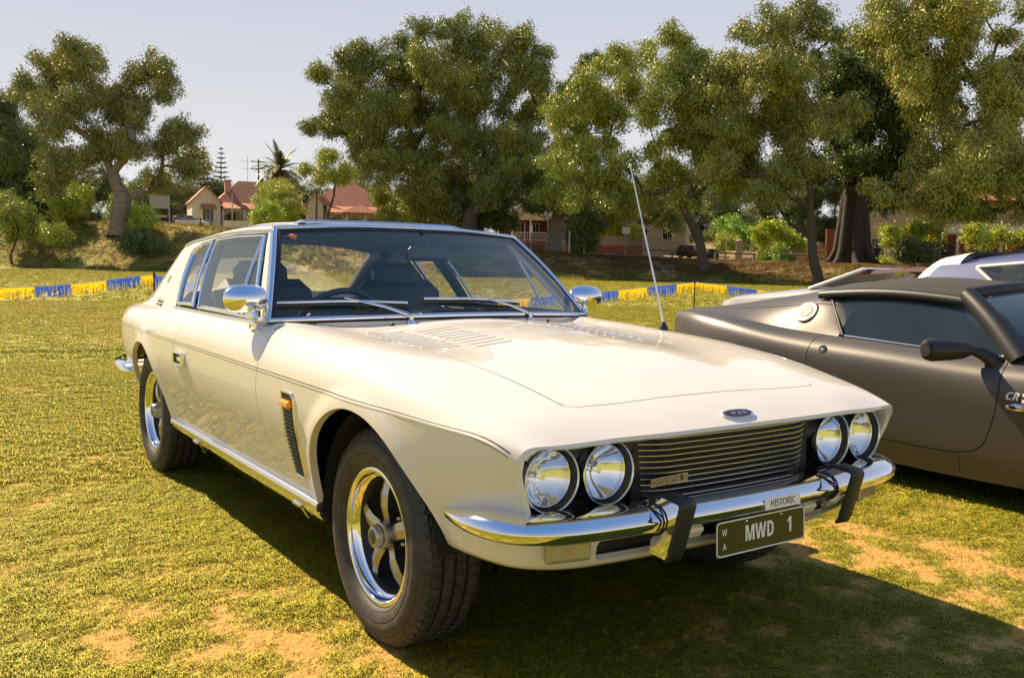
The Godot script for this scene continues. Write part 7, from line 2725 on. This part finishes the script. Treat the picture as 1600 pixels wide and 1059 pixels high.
	# header and windscreen
	var hd := []
	var hr := []
	for i in 21:
		var z := lerpf(0.53, -0.53, i / 20.0)
		hd.append(Vector3(-0.125 + 0.085 * (1.0 - pow(z / 0.53, 2.0)), 1.035 + 0.04 * (1.0 - pow(z / 0.53, 2.0)), z)); hr.append(0.036)
	m = MB.new()
	m.tube(hd, hr, 10)
	part("screen_header", m, M.body_black, o)
	m = MB.new()
	grid_panel(m, func(u, v):
		var q = 1.0 - 2.0 * u
		var a := Vector3(0.27 + 0.30 * (1.0 - q * q), 0.745, 0.66 * q)
		var b := Vector3(-0.12 + 0.085 * (1.0 - q * q), 1.035 + 0.04 * (1.0 - q * q), 0.525 * q)
		return a.lerp(b, v) + Vector3(0.03, 0.03, 0) * sin(PI * v), 16, 8)
	var ws := part("windscreen", m, mat("roadster_glass", Color(0.05, 0.08, 0.09, 0.55), 0.0, 0.0, {"transparency": BaseMaterial3D.TRANSPARENCY_ALPHA}), o)
	m = MB.new()
	m.lathe(Transform3D(Basis(Vector3(0, 0, -1), Vector3(-0.75, 0.66, 0), Vector3(0.66, 0.75, 0)), Vector3(-0.045, 1.022, 0.465)), [Vector2(.015, 0), Vector2(.013, .001), Vector2(0, .001)], 16)
	part("round_sticker", m, M.sticker_orange, ws)
	# cabin
	m = MB.new()
	m.box(xf(Vector3(-0.35, 0.42, 0)), Vector3(1.1, 0.5, 1.2), 0.02)
	m.box(xf(Vector3(0.12, 0.66, 0)), Vector3(0.22, 0.18, 1.15), 0.05)
	m.box(xf(Vector3(-0.93, 0.85, 0)), Vector3(0.05, 0.30, 1.0), 0.02)
	part("cabin", m, M.cabin, o)
	for z in [0.33, -0.33]:
		m = MB.new()
		m.box(Transform3D(Basis().rotated(Vector3.BACK, 0.35), Vector3(-0.72, 0.72, z)), Vector3(0.12, 0.58, 0.42), 0.05)
		part("seat", m, M.leather, o)
	m = MB.new()
	var ring := []
	var rr2 := []
	for i in 25:
		var a := TAU * i / 24.0
		ring.append(Vector3(-0.12 + sin(a) * 0.06, 0.78 + sin(a) * 0.145, 0.33 + cos(a) * 0.155)); rr2.append(0.014)
	m.tube(ring, rr2, 6, false)
	part("steering_wheel", m, M.satin_black, o)

func simple_body(o: Node3D, X: Array, LYs: Array, LZs: Array, material: Material, x0: float, x1: float, belt: int, top: int, wheels: Array, wr: float) -> Loft:
	var B := Loft.new(X, LYs, LZs)
	var arch := func(p):
		var d := 9.0
		for w in wheels: d = minf(d, Vector2(p.x - w, p.y - wr).length() - wr * 1.14)
		return d
	var m := MB.new()
	for s in [1.0, -1.0]:
		panel(m, B.cols(x0, x1, 0.05, 0, belt, 5), [arch], 0.03, s)
		panel(m, B.cols(x0, x1, 0.08, belt, top, 4), [], 0.0, s)
		for e in [x0, x1]:
			var S := B.sec(e, 0, top, 4)
			for i in S.size() - 1: m.quad(S[i] * Vector3(1, 1, s), S[i + 1] * Vector3(1, 1, s), Vector3(e, S[i + 1].y, 0), Vector3(e, S[i].y, 0), Vector3(-1 if e == x0 else 1, 0, 0))
	part("body", m, material, o)
	for s in [1.0, -1.0]:
		for w in wheels:
			plain_wheel(o, Vector3(w, wr, (LZs[1][X.size() / 2] - 0.02) * s), wr, s)
			m = MB.new()
			m.lathe(Transform3D(Basis(), Vector3(w, wr, 0.5 * s)), [Vector2(0.02, 0), Vector2(wr * 1.13, 0), Vector2(wr * 1.13, 0.28 * s)], 24, -0.2, PI + 0.2)
			part("wheel_house", m, M.under, o)
	return B

func convertible() -> void:
	# nose towards -x, so it is built nose at +x and turned round
	var at := Vector3(-4.05, 0, -8.0)
	var o := thing("convertible", "pale silver convertible with maroon cloth top behind the grey roadster", "car", at, PI)
	mat("silver", Color(0.42, 0.40, 0.375), 0.4, 0.3, {"clearcoat_enabled": true, "clearcoat": 1.0, "clearcoat_roughness": 0.05})
	mat("maroon_cloth", Color(0.075, 0.028, 0.024), 0.9)
	mat("tan_trim", Color(0.30, 0.19, 0.08), 0.6)
	var X := [-2.1, -1.9, -1.3, -0.6, 0.0, 0.5, 1.0, 1.6, 2.0, 2.15]
	var LYs := [
		[.40, .32, .25, .22, .22, .22, .22, .25, .30, .38],
		[.52, .46, .42, .40, .40, .40, .40, .42, .44, .48],
		[.66, .66, .64, .62, .61, .61, .61, .60, .58, .56],
		[.82, .86, .86, .85, .84, .83, .80, .75, .69, .63],
		[.84, .885, .90, .89, .89, .895, .86, .80, .72, .65],
		[.845, .89, .905, .895, .90, .925, .895, .83, .745, .66],
		[.845, .89, .905, .895, .90, .935, .905, .84, .755, .665]]
	var LZs := [
		[.60, .74, .79, .79, .79, .79, .79, .78, .70, .50],
		[.66, .79, .84, .85, .85, .85, .85, .83, .74, .55],
		[.68, .81, .865, .875, .875, .875, .87, .845, .76, .57],
		[.65, .78, .84, .85, .85, .85, .84, .81, .73, .55],
		[.58, .70, .76, .77, .77, .76, .74, .70, .63, .48],
		[.30, .36, .40, .42, .42, .40, .38, .36, .32, .25],
		[0., 0., 0., 0., 0., 0., 0., 0., 0., 0.]]
	simple_body(o, X, LYs, LZs, M.silver, -2.1, 2.15, 3, 6, [-1.35, 1.3], 0.31)
	var m := MB.new()
	grid_panel(m, func(u, v):
		var q = 1.0 - 2.0 * u
		var a := Vector3(0.62 + 0.16 * (1 - q * q), 0.925, 0.70 * q)
		var b := Vector3(-0.02 + 0.10 * (1 - q * q), 1.165, 0.565 * q)
		return a.lerp(b, v), 12, 5)
	var ws := part("windscreen", m, mat("conv_glass", Color(0.16, 0.18, 0.20, 0.85), 0.0, 0.0, {"transparency": BaseMaterial3D.TRANSPARENCY_ALPHA}), o)
	var hd := []
	var hr := []
	for i in 13:
		var q := 1.0 - 2.0 * i / 12.0
		hd.append(Vector3(-0.02 + 0.10 * (1 - q * q), 1.168, 0.565 * q)); hr.append(0.02)
	m = MB.new()
	m.tube(hd, hr, 8)
	part("screen_header", m, M.trim, o)
	for s in [1.0, -1.0]:
		m = MB.new()
		m.tube([Vector3(0.62, 0.92, 0.715 * s), Vector3(-0.03, 1.17, 0.575 * s)], [0.022, 0.022], 8)
		part("screen_pillar", m, M.trim, o)
	m = MB.new()
	m.lathe(Transform3D(Basis(Vector3(0, 0, -1), Vector3(-0.4, 0.9, 0), Vector3(0.9, 0.4, 0)), Vector3(0.08, 1.125, -0.47)), [Vector2(.035, 0), Vector2(.03, .002), Vector2(0, .002)], 14)
	part("windscreen_sticker", m, M.sticker_orange, ws)
	m = MB.new()
	grid_panel(m, func(u, v):
		var q = 1.0 - 2.0 * v
		var x := lerpf(-1.55, 0.02, u)
		var t := clampf((u - 0.0) / 0.45, 0, 1)
		var yy := lerpf(0.92, 1.205, sin(t * PI / 2)) - 0.04 * smoothstep(0.55, 1.0, u)
		return Vector3(x + 0.08 * (1 - q * q) * u, lerpf(yy, yy - 0.06, pow(absf(q), 3.0)), q * lerpf(0.68, 0.58, u)), 18, 16)
	part("cloth_top", m, M.maroon_cloth, o)
	m = MB.new()
	m.box(xf(Vector3(-0.4, 0.6, 0)), Vector3(1.6, 0.5, 1.3), 0.03)
	part("cabin", m, M.cabin, o)
	for z in [0.36, -0.36]:
		m = MB.new()
		m.box(Transform3D(Basis().rotated(Vector3.BACK, 0.25), Vector3(-0.62, 0.88, z)), Vector3(0.14, 0.5, 0.46), 0.06)
		part("seat", m, M.tan_trim, o)
	for s in [1.0, -1.0]:
		m = MB.new()
		m.box(xf(Vector3(2.17, 0.55, 0.36 * s)), Vector3(0.04, 0.10, 0.22), 0.03)
		part("headlamp", m, M.reflector, o)

func hatchback() -> void:
	var at := Vector3(0.22, 0, -5.75)
	var o := thing("hatchback", "dark blue hatchback with sunlit white roof spoiler at the right edge", "car", at)
	mat("deep_blue", Color(0.016, 0.026, 0.125), 0.5, 0.2, {"clearcoat_enabled": true, "clearcoat": 0.6, "clearcoat_roughness": 0.04})
	mat("white_paint", Color(0.66, 0.63, 0.58), 0.4, 0.0, {"clearcoat_enabled": true, "clearcoat": 1.0})
	var X := [-2.0, -1.8, -1.3, -0.6, 0.1, 0.7, 1.2, 1.8, 2.15, 2.25]
	var LYs := [
		[.40, .32, .26, .24, .24, .24, .24, .26, .32, .40],
		[.55, .50, .45, .43, .43, .43, .43, .45, .47, .50],
		[.75, .72, .70, .68, .67, .66, .66, .65, .62, .58],
		[.92, .96, .97, .95, .93, .92, .90, .84, .76, .68],
		[.95, 1.00, 1.01, .99, .97, .96, .94, .87, .78, .70],
		[.95, 1.00, 1.01, .99, .98, .97, .96, .89, .79, .70],
		[.95, 1.00, 1.01, .99, .98, .97, .96, .895, .795, .70]]
	var LZs := [
		[.70, .78, .82, .83, .83, .83, .83, .82, .74, .55],
		[.76, .84, .88, .89, .89, .89, .89, .87, .78, .6],
		[.78, .86, .905, .91, .91, .91, .91, .88, .80, .62],
		[.74, .83, .87, .88, .88, .88, .87, .84, .76, .6],
		[.66, .75, .80, .80, .80, .80, .78, .74, .66, .5],
		[.30, .36, .40, .42, .42, .40, .38, .36, .32, .25],
		[0., 0., 0., 0., 0., 0., 0., 0., 0., 0.]]
	simple_body(o, X, LYs, LZs, M.deep_blue, -2.0, 2.25, 3, 6, [-1.3, 1.3], 0.33)
	# cabin: roof and pillars in one skin with openings for the glass
	var ry := Spl.new([-1.95, -1.6, -1.0, -0.3, 0.4, 1.25], [1.255, 1.305, 1.36, 1.395, 1.35, 0.97])
	var gy := Spl.new([-1.95, -1.6, -1.0, -0.3, 0.4, 1.25], [1.19, 1.235, 1.285, 1.315, 1.27, 0.955])
	var side := func(x: float, w: float) -> Vector3:
		var t := gy.at(x)
		return Vector3(x - 0.12 * (1 - w) * smoothstep(-1.2, -1.95, x), lerpf(0.985, t, w), lerpf(0.80, 0.60, clampf((t - 0.985) / 0.33, 0, 1) * w) + 0.015 * sin(PI * w))
	var gl := round_poly([Vector2(-1.36, 1.02), Vector2(-1.62, 1.195), Vector2(-1.0, 1.255), Vector2(-0.3, 1.285), Vector2(0.32, 1.25), Vector2(0.95, 1.02)], 0.03)
	for s in [1.0, -1.0]:
		var m := MB.new()
		var cols := []
		for i in 60:
			var c := PackedVector3Array()
			for j in 15: c.push_back(side.call(lerpf(-1.95, 1.2, i / 59.0), j / 14.0))
			cols.append(c)
		panel(m, cols, [func(p): return -in_poly(Vector2(p.x, p.y), gl)], 0.02, s)
		part("cabin_side", m, M.deep_blue, o)
		m = MB.new()
		panel(m, cols, [func(p): return in_poly(Vector2(p.x, p.y), gl)], 0.0, s, -0.006)
		var win := part("side_window", m, M.dark_glass, o)
		var ln := []
		var nn := []
		for i in gl.size() + 1:
			var q: Vector2 = gl[i % gl.size()]
			var w := clampf((q.y - 0.985) / (gy.at(q.x) - 0.985), 0, 1)
			ln.append(side.call(q.x, w) * Vector3(1, 1, s)); nn.append(Vector3(0, 0.4, s).normalized())
		strip_on("window_trim", ln, nn, 0.028, 0.008, mat("trim_white", Color(0.7, 0.64, 0.56), 0.4), win)
		if s > 0.0:
			m = MB.new()
			var dc: Vector3 = side.call(-0.82, 0.52)
			var t := Transform3D(Basis(Vector3.RIGHT, Vector3(0, 0.86, -0.5), Vector3(0, 0.5, 0.86)), dc + Vector3(0, 0.004, 0.006))
			m.lathe(t, [Vector2(.062, 0), Vector2(.062, .001), Vector2(.044, .001), Vector2(.044, 0)], 28, 0.5, TAU - 0.6)
			m.box(t, Vector3(0.045, 0.022, 0.002))
			part("window_decal", m, mat("decal_green", Color(0.25, 0.58, 0.40), 0.5), win)
	var m := MB.new()
	grid_panel(m, func(u, v):
		var x := lerpf(-1.95, 1.2, u)
		var q = 1.0 - 2.0 * v
		var e: Vector3 = side.call(x, 1.0)
		return Vector3(x, lerpf(ry.at(x), e.y, pow(absf(q), 3.0)), e.z * q), 40, 18, [func(p): return 0.38 - p.x])
	part("roof", m, M.deep_blue, o)
	m = MB.new()
	grid_panel(m, func(u, v):
		var x := lerpf(0.36, 1.22, u)
		var q = 1.0 - 2.0 * v
		var e: Vector3 = side.call(x, 1.0)
		return Vector3(x, lerpf(ry.at(x), e.y, pow(absf(q), 3.0)), e.z * q), 14, 14)
	part("windscreen", m, M.dark_glass, o)
	# the white spoiler: a deep wrap-over tail with drooping sides
	m = MB.new()
	var rows := []
	for i in 9:
		var u := i / 8.0
		var c := PackedVector3Array()
		var x := lerpf(-1.78, -2.02, u)
		for j in 21:
			var q := 1.0 - 2.0 * j / 20.0
			var drop := pow(absf(q), 5.0)
			var yb := lerpf(1.315, 1.275, u) + 0.010
			var ylow := lerpf(1.205, 1.075, u)
			c.push_back(Vector3(x - 0.13 * u * drop, lerpf(yb, ylow, drop), 0.668 * signf(q) * pow(absf(q), 0.85)))
		rows.append(c)
	rows.reverse()
	panel(m, rows, [], 0.0)
	var low := []
	for c in rows:
		var d := PackedVector3Array()
		for p in c: d.push_back(p * Vector3(1, 1, 0.97) + Vector3(0.0, -0.035, 0))
		low.append(d)
	panel(m, low, [], 0.0)
	for j in 20: m.quad(rows[0][j], rows[0][j + 1], low[0][j + 1], low[0][j], Vector3.LEFT)
	part("roof_spoiler", m, M.white_paint, o)
	m = MB.new()
	grid_panel(m, func(u, v): return Vector3(lerpf(-1.92, -2.0, u), lerpf(1.19, 0.95, u), lerpf(0.6, -0.6, v)), 4, 6)
	part("rear_window", m, M.dark_glass, o)
	m = MB.new()
	m.tube([Vector3(-0.75, 1.36, 0.1), Vector3(-0.77, 1.40, 0.1), Vector3(-0.92, 1.58, 0.1)], [0.03, 0.012, 0.003], 8)
	part("roof_aerial", m, M.satin_black, o)

func small_cars() -> void:
	var X := [-2.0, -1.85, -1.2, -0.4, 0.4, 1.1, 1.8, 2.0]
	for e in [
		["parked_car", "white hatchback parked on the street before the weatherboard house", 297, 103.0, 0.35, Color(0.72, 0.70, 0.66), 1.0],
		["parked_car", "silver grey saloon parked under the dark trees at far left", 66, 101.0, 0.45, Color(0.33, 0.32, 0.31), 0.93],
		["parked_car", "dark red car parked in the drive behind the leaning gum trunk", 1084, 98.0, -0.9, Color(0.10, 0.015, 0.015), 0.93]]:
		var p := gpx(e[2], e[3], 0.02)
		var right := atan2(-cr.z, cr.x)
		var o := thing(e[0], e[1], "car", p, right + e[4])
		var paint := mat("paint_" + str(e[2]), e[5], 0.4, 0.0, {"clearcoat_enabled": true, "clearcoat": 1.0})
		simple_body(o, X,
			[[.38, .3, .24, .24, .24, .24, .3, .4], [.5, .46, .42, .42, .42, .42, .45, .48], [.7, .7, .68, .67, .66, .64, .6, .56], [.88, .92, .93, .92, .90, .86, .76, .66], [.9, .95, .96, .95, .93, .89, .78, .68], [.9, .95, .96, .95, .93, .89, .78, .68]],
			[[.62, .7, .76, .77, .77, .76, .7, .55], [.68, .76, .81, .82, .82, .81, .74, .6], [.7, .78, .83, .84, .84, .83, .76, .6], [.66, .74, .79, .80, .80, .78, .72, .58], [.5, .6, .66, .68, .68, .66, .6, .45], [0., 0., 0., 0., 0., 0., 0., 0.]], paint, -2.0, 2.0, 3, 5, [-1.25, 1.25], 0.30)
		var h: float = 0.46 * e[6]
		var bt := [Vector2(-1.75, 0.95), Vector2(-1.45, 0.95 + h), Vector2(0.15, 0.95 + h), Vector2(0.85, 0.92)]
		var m := MB.new()
		var W := 0.74
		var Wt := 0.58
		var zt := [W, Wt, Wt, W]
		for i in 3:
			m.quad(Vector3(bt[i].x, bt[i].y, zt[i]), Vector3(bt[i + 1].x, bt[i + 1].y, zt[i + 1]), Vector3(bt[i + 1].x, bt[i + 1].y, -zt[i + 1]), Vector3(bt[i].x, bt[i].y, -zt[i]), Vector3(bt[i].y - bt[i + 1].y, 1.0, 0) if i != 0 else Vector3(-1, 0.5, 0))
		part("roof_and_screens", m, M.dark_glass, o)
		m = MB.new()
		m.box(xf(Vector3(-0.65, 0.955 + h, 0)), Vector3(1.66, 0.05, 1.18), 0.03)
		part("roof", m, paint, o)
		for s in [1.0, -1.0]:
			m = MB.new()
			m.quad(Vector3(bt[0].x, bt[0].y, W * s), Vector3(bt[1].x, bt[1].y, Wt * s), Vector3(bt[2].x, bt[2].y, Wt * s), Vector3(bt[3].x, bt[3].y, W * s), Vector3(0, 0.3, s))
			part("side_glass", m, M.dark_pane, o)
			for x in [[-1.75, -1.45], [-0.45, -0.5], [0.85, 0.15]]:
				m = MB.new()
				m.tube([Vector3(x[0], 0.94, W * s), Vector3(x[1], 0.95 + h, Wt * s)], [0.05, 0.045], 6)
				part("pillar", m, paint, o)
			m = MB.new()
			m.box(xf(Vector3(1.96, 0.62, 0.5 * s)), Vector3(0.08, 0.12, 0.26), 0.03)
			part("headlamp", m, M.reflector, o)

# ---------------------------------------------------------------- a person, one continuous skin
func capsule_d(p: Vector3, a: Vector3, b: Vector3, ra: float, rb: float) -> float:
	var e := b - a
	var t := clampf((p - a).dot(e) / e.length_squared(), 0.0, 1.0)
	return (p - a - e * t).length() - lerpf(ra, rb, t)

func person() -> void:
	var at := gpx(1369, 79.5, 0.0)
	var o := thing("person", "person in a dark short-sleeved top standing with back turned beside the fig trunk", "person", at, face_cam(at) + PI + 0.15)
	var bones := [ # a, b, ra, rb
		[Vector3(0, 1.60, 0.02), Vector3(0, 1.68, 0.01), .085, .098], [Vector3(0, 1.46, -.01), Vector3(0, 1.58, 0), .06, .06], [Vector3(0, 1.555, 0.075), Vector3(0, 1.62, 0.095), .045, .03],
		[Vector3(-.14, 1.40, 0), Vector3(.14, 1.40, 0), .10, .10], [Vector3(0, 1.36, 0), Vector3(0, 1.05, .02), .165, .155], [Vector3(-.07, 0.98, 0), Vector3(.07, 0.98, 0), .135, .135],
		[Vector3(-.20, 1.40, 0), Vector3(-.29, 1.13, -.02), .062, .048], [Vector3(-.29, 1.13, -.02), Vector3(-.25, 0.92, .12), .045, .033], [Vector3(-.25, 0.92, .12), Vector3(-.23, 0.84, .16), .038, .026],
		[Vector3(.20, 1.40, 0), Vector3(.30, 1.13, -.02), .062, .048], [Vector3(.30, 1.13, -.02), Vector3(.25, 0.92, .12), .045, .033], [Vector3(.25, 0.92, .12), Vector3(.23, 0.84, .16), .038, .026],
		[Vector3(-.10, 0.92, 0), Vector3(-.12, 0.50, .01), .10, .062], [Vector3(-.12, 0.50, .01), Vector3(-.13, 0.09, -.02), .062, .042], [Vector3(-.13, 0.05, -.03), Vector3(-.14, 0.04, .14), .045, .036],
		[Vector3(.10, 0.92, 0), Vector3(.12, 0.50, .01), .10, .062], [Vector3(.12, 0.50, .01), Vector3(.13, 0.09, -.02), .062, .042], [Vector3(.13, 0.05, -.03), Vector3(.14, 0.04, .14), .045, .036]]
	var field := func(p: Vector3) -> float:
		var s := 0.0
		for b in bones: s += exp(-capsule_d(p, b[0], b[1], b[2], b[3]) * 38.0)
		return -log(maxf(s, 1e-30)) / 38.0
	var h := 0.034
	var lo := Vector3(-0.42, -0.03, -0.24)
	var N := Vector3i(26, 55, 16)
	var F := PackedFloat32Array()
	F.resize(N.x * N.y * N.z)
	for k in N.z:
		for j in N.y:
			for i in N.x: F[(k * N.y + j) * N.x + i] = field.call(lo + Vector3(i, j, k) * h)
	var vid := {}
	var V := PackedVector3Array()
	var G := PackedVector3Array()
	var id := func(i, j, k): return (k * N.y + j) * N.x + i
	for k in N.z - 1:
		for j in N.y - 1:
			for i in N.x - 1:
				var sum := Vector3.ZERO
				var c := 0
				for e in [[0,0,0,1,0,0],[0,1,0,1,1,0],[0,0,1,1,0,1],[0,1,1,1,1,1],[0,0,0,0,1,0],[1,0,0,1,1,0],[0,0,1,0,1,1],[1,0,1,1,1,1],[0,0,0,0,0,1],[1,0,0,1,0,1],[0,1,0,0,1,1],[1,1,0,1,1,1]]:
					var a: float = F[id.call(i + e[0], j + e[1], k + e[2])]
					var b: float = F[id.call(i + e[3], j + e[4], k + e[5])]
					if (a < 0.0) != (b < 0.0):
						sum += Vector3(i + e[0], j + e[1], k + e[2]).lerp(Vector3(i + e[3], j + e[4], k + e[5]), a / (a - b)); c += 1
				if c > 0:
					vid[id.call(i, j, k)] = V.size()
					var p := lo + sum / c * h
					V.push_back(p)
					G.push_back(Vector3(field.call(p + Vector3(.004, 0, 0)) - field.call(p - Vector3(.004, 0, 0)), field.call(p + Vector3(0, .004, 0)) - field.call(p - Vector3(0, .004, 0)), field.call(p + Vector3(0, 0, .004)) - field.call(p - Vector3(0, 0, .004))).normalized())
	var m := MB.new()
	var shade := func(p: Vector3) -> Color:
		if p.y > 1.60 and (p.z < 0.055 or p.y > 1.715): return Color(0.03, 0.022, 0.016)   # hair
		if p.y > 1.49: return Color(0.34, 0.19, 0.12)
		if absf(p.x) > 0.235 and p.y < 1.20: return Color(0.34, 0.19, 0.12)
		if p.y > 0.95: return Color(0.012, 0.012, 0.016)
		if p.y > 0.09: return Color(0.035, 0.035, 0.045)
		return Color(0.02, 0.02, 0.02)
	for key in vid:
		var i: int = key % N.x
		var j: int = (key / N.x) % N.y
		var k: int = key / (N.x * N.y)
		for ax in 3:
			var d := [[1, 0, 0], [0, 1, 0], [0, 0, 1]][ax] as Array
			var u := [[0, 1, 0], [0, 0, 1], [1, 0, 0]][ax] as Array
			var w := [[0, 0, 1], [1, 0, 0], [0, 1, 0]][ax] as Array
			var a: float = F[id.call(i, j, k)]
			var b: float = F[id.call(i + d[0], j + d[1], k + d[2])]
			if (a < 0.0) == (b < 0.0): continue
			var q := []
			for e in [[0, 0], [1, 0], [1, 1], [0, 1]]:
				q.append(vid.get(id.call(i - u[0] * e[0] - w[0] * e[1], j - u[1] * e[0] - w[1] * e[1], k - u[2] * e[0] - w[2] * e[1]), -1))
			if q.has(-1): continue
			m.col = shade.call((V[q[0]] + V[q[2]]) * 0.5)
			m.tri(V[q[0]], V[q[1]], V[q[2]], G[q[0]], G[q[1]], G[q[2]]); m.tri(V[q[0]], V[q[2]], V[q[3]], G[q[0]], G[q[2]], G[q[3]])
	part("figure", m, mat("person_skin", Color(1, 1, 1), 0.8, 0.0, {"vertex_color_use_as_albedo": true}), o)


func setup() -> void:
	# camera: level of a crouching photographer, a slight tilt to the side
	var yaw := 3.7430
	var pit := -0.0821
	var rol := 0.0191
	cf = Vector3(cos(pit) * cos(yaw), sin(pit), cos(pit) * sin(yaw))
	var r := cf.cross(Vector3.UP).normalized()
	var u := r.cross(cf)
	cr = r * cos(rol) + u * sin(rol)
	cu = -r * sin(rol) + u * cos(rol)
	var cam := Camera3D.new()
	cam.name = "camera"
	cam.fov = rad_to_deg(2.0 * atan(529.5 / FOC))
	cam.near = 0.05; cam.far = 3000.0
	add_child(cam)
	cam.transform = Transform3D(Basis(cr, cu, -cf), CAM)
	cam.current = true
	var env := Environment.new()
	env.background_mode = Environment.BG_SKY
	var sky := Sky.new()
	var sm := ProceduralSkyMaterial.new()
	sm.sky_top_color = Color(0.27, 0.39, 0.555)
	sm.sky_horizon_color = Color(0.690, 0.678, 0.666)
	sm.sky_curve = 0.36
	sm.ground_bottom_color = Color(0.30, 0.30, 0.20)
	sm.ground_horizon_color = Color(0.62, 0.62, 0.55)
	sm.sky_energy_multiplier = 1.0
	sky.sky_material = sm
	env.sky = sky
	env.tonemap_mode = Environment.TONE_MAPPER_LINEAR
	env.tonemap_exposure = 2.15
	env.sdfgi_enabled = true; env.ssao_enabled = true; env.ssil_enabled = true
	var we := WorldEnvironment.new()
	we.name = "world_environment"
	we.environment = env
	add_child(we)
	var sun := DirectionalLight3D.new()
	sun.name = "sun"
	sun.light_energy = 1.6
	sun.light_color = Color(1.0, 0.91, 0.765)
	sun.light_angular_distance = 0.5
	sun.shadow_enabled = true
	add_child(sun)
	sun.look_at_from_position(Vector3.ZERO, Vector3(1.1, -1.0, -0.25), Vector3.UP)

func materials() -> void:
	mat("cream", Color(0.68, 0.628, 0.560), 0.75, 0.0, {"metallic_specular": 0.2, "clearcoat_enabled": true, "clearcoat": 1.0, "clearcoat_roughness": 0.03})
	mat("chrome", Color(0.86, 0.86, 0.88), 0.04, 1.0)
	mat("trim", Color(0.78, 0.78, 0.80), 0.14, 1.0)
	mat("polished", Color(0.40, 0.38, 0.35), 0.32, 1.0)
	mat("bar", Color(0.52, 0.52, 0.55), 0.32, 1.0)
	mat("reflector", Color(0.95, 0.95, 0.95), 0.10, 1.0)
	mat("aerial", Color(0.72, 0.73, 0.76), 0.22, 1.0)
	mat("gold", Color(0.70, 0.52, 0.26), 0.35, 0.3)
	mat("dish_black", Color(0.010, 0.010, 0.010), 0.5)
	mat("black", Color(0.006, 0.006, 0.006), 0.6)
	mat("satin_black", Color(0.012, 0.012, 0.012), 0.35)
	mat("gloss_black", Color(0.008, 0.008, 0.008), 0.15)
	mat("under", Color(0.01, 0.009, 0.008), 0.9)
	mat("rubber", Color(0.016, 0.016, 0.016), 0.5)
	var ty := mat("tyre", Color(1, 1, 1), 0.62)
	ty.albedo_texture = noise_tex(0.03, [[0.0, Color(0.020, 0.018, 0.016)], [0.5, Color(0.034, 0.030, 0.026)], [1.0, Color(0.075, 0.062, 0.046)]], 256)
	ty.uv1_triplanar = true; ty.uv1_scale = Vector3.ONE * 2.2
	mat("line_dark", Color(0.03, 0.025, 0.02), 0.4)
	mat("line_grey", Color(0.33, 0.29, 0.25), 0.6)
	mat("amber", Color(0.80, 0.30, 0.03), 0.15)
	mat("emblem_blue", Color(0.02, 0.035, 0.08), 0.15)
	mat("enamel_red", Color(0.035, 0.007, 0.009), 0.1)
	mat("badge_dark", Color(0.05, 0.035, 0.015), 0.25)
	mat("plate", Color(0.010, 0.009, 0.008), 0.06)
	mat("white_print", Color(0.78, 0.76, 0.72), 0.35)
	mat("ink", Color(0.02, 0.02, 0.02), 0.4)
	mat("sticker_red", Color(0.75, 0.14, 0.06), 0.4)
	mat("leather", Color(0.035, 0.035, 0.036), 0.45)
	mat("cabin", Color(0.018, 0.018, 0.019), 0.6)
	mat("lining", Color(0.10, 0.10, 0.10), 0.9)
	mat("vinyl", Color(0.13, 0.105, 0.09), 0.42)
	var glass := {"transparency": BaseMaterial3D.TRANSPARENCY_ALPHA}
	mat("screen_glass", Color(0.05, 0.16, 0.12, 0.055), 0.0, 0.0, glass)
	mat("side_glass", Color(0.05, 0.12, 0.11, 0.20), 0.0, 0.0, glass)
	mat("lamp_glass", Color(0.9, 0.9, 0.9, 0.03), 0.0, 0.0, glass)
	mat("lamp_glass_flute", Color(0.85, 0.85, 0.82, 0.10), 0.0, 0.0, glass)
	mat("lamp_glass_amber", Color(0.50, 0.42, 0.28, 0.32), 0.05, 0.0, glass)

func _ready() -> void:
	setup()
	materials()
	ground()
	trees()
	streets()
	hero()
	cars()
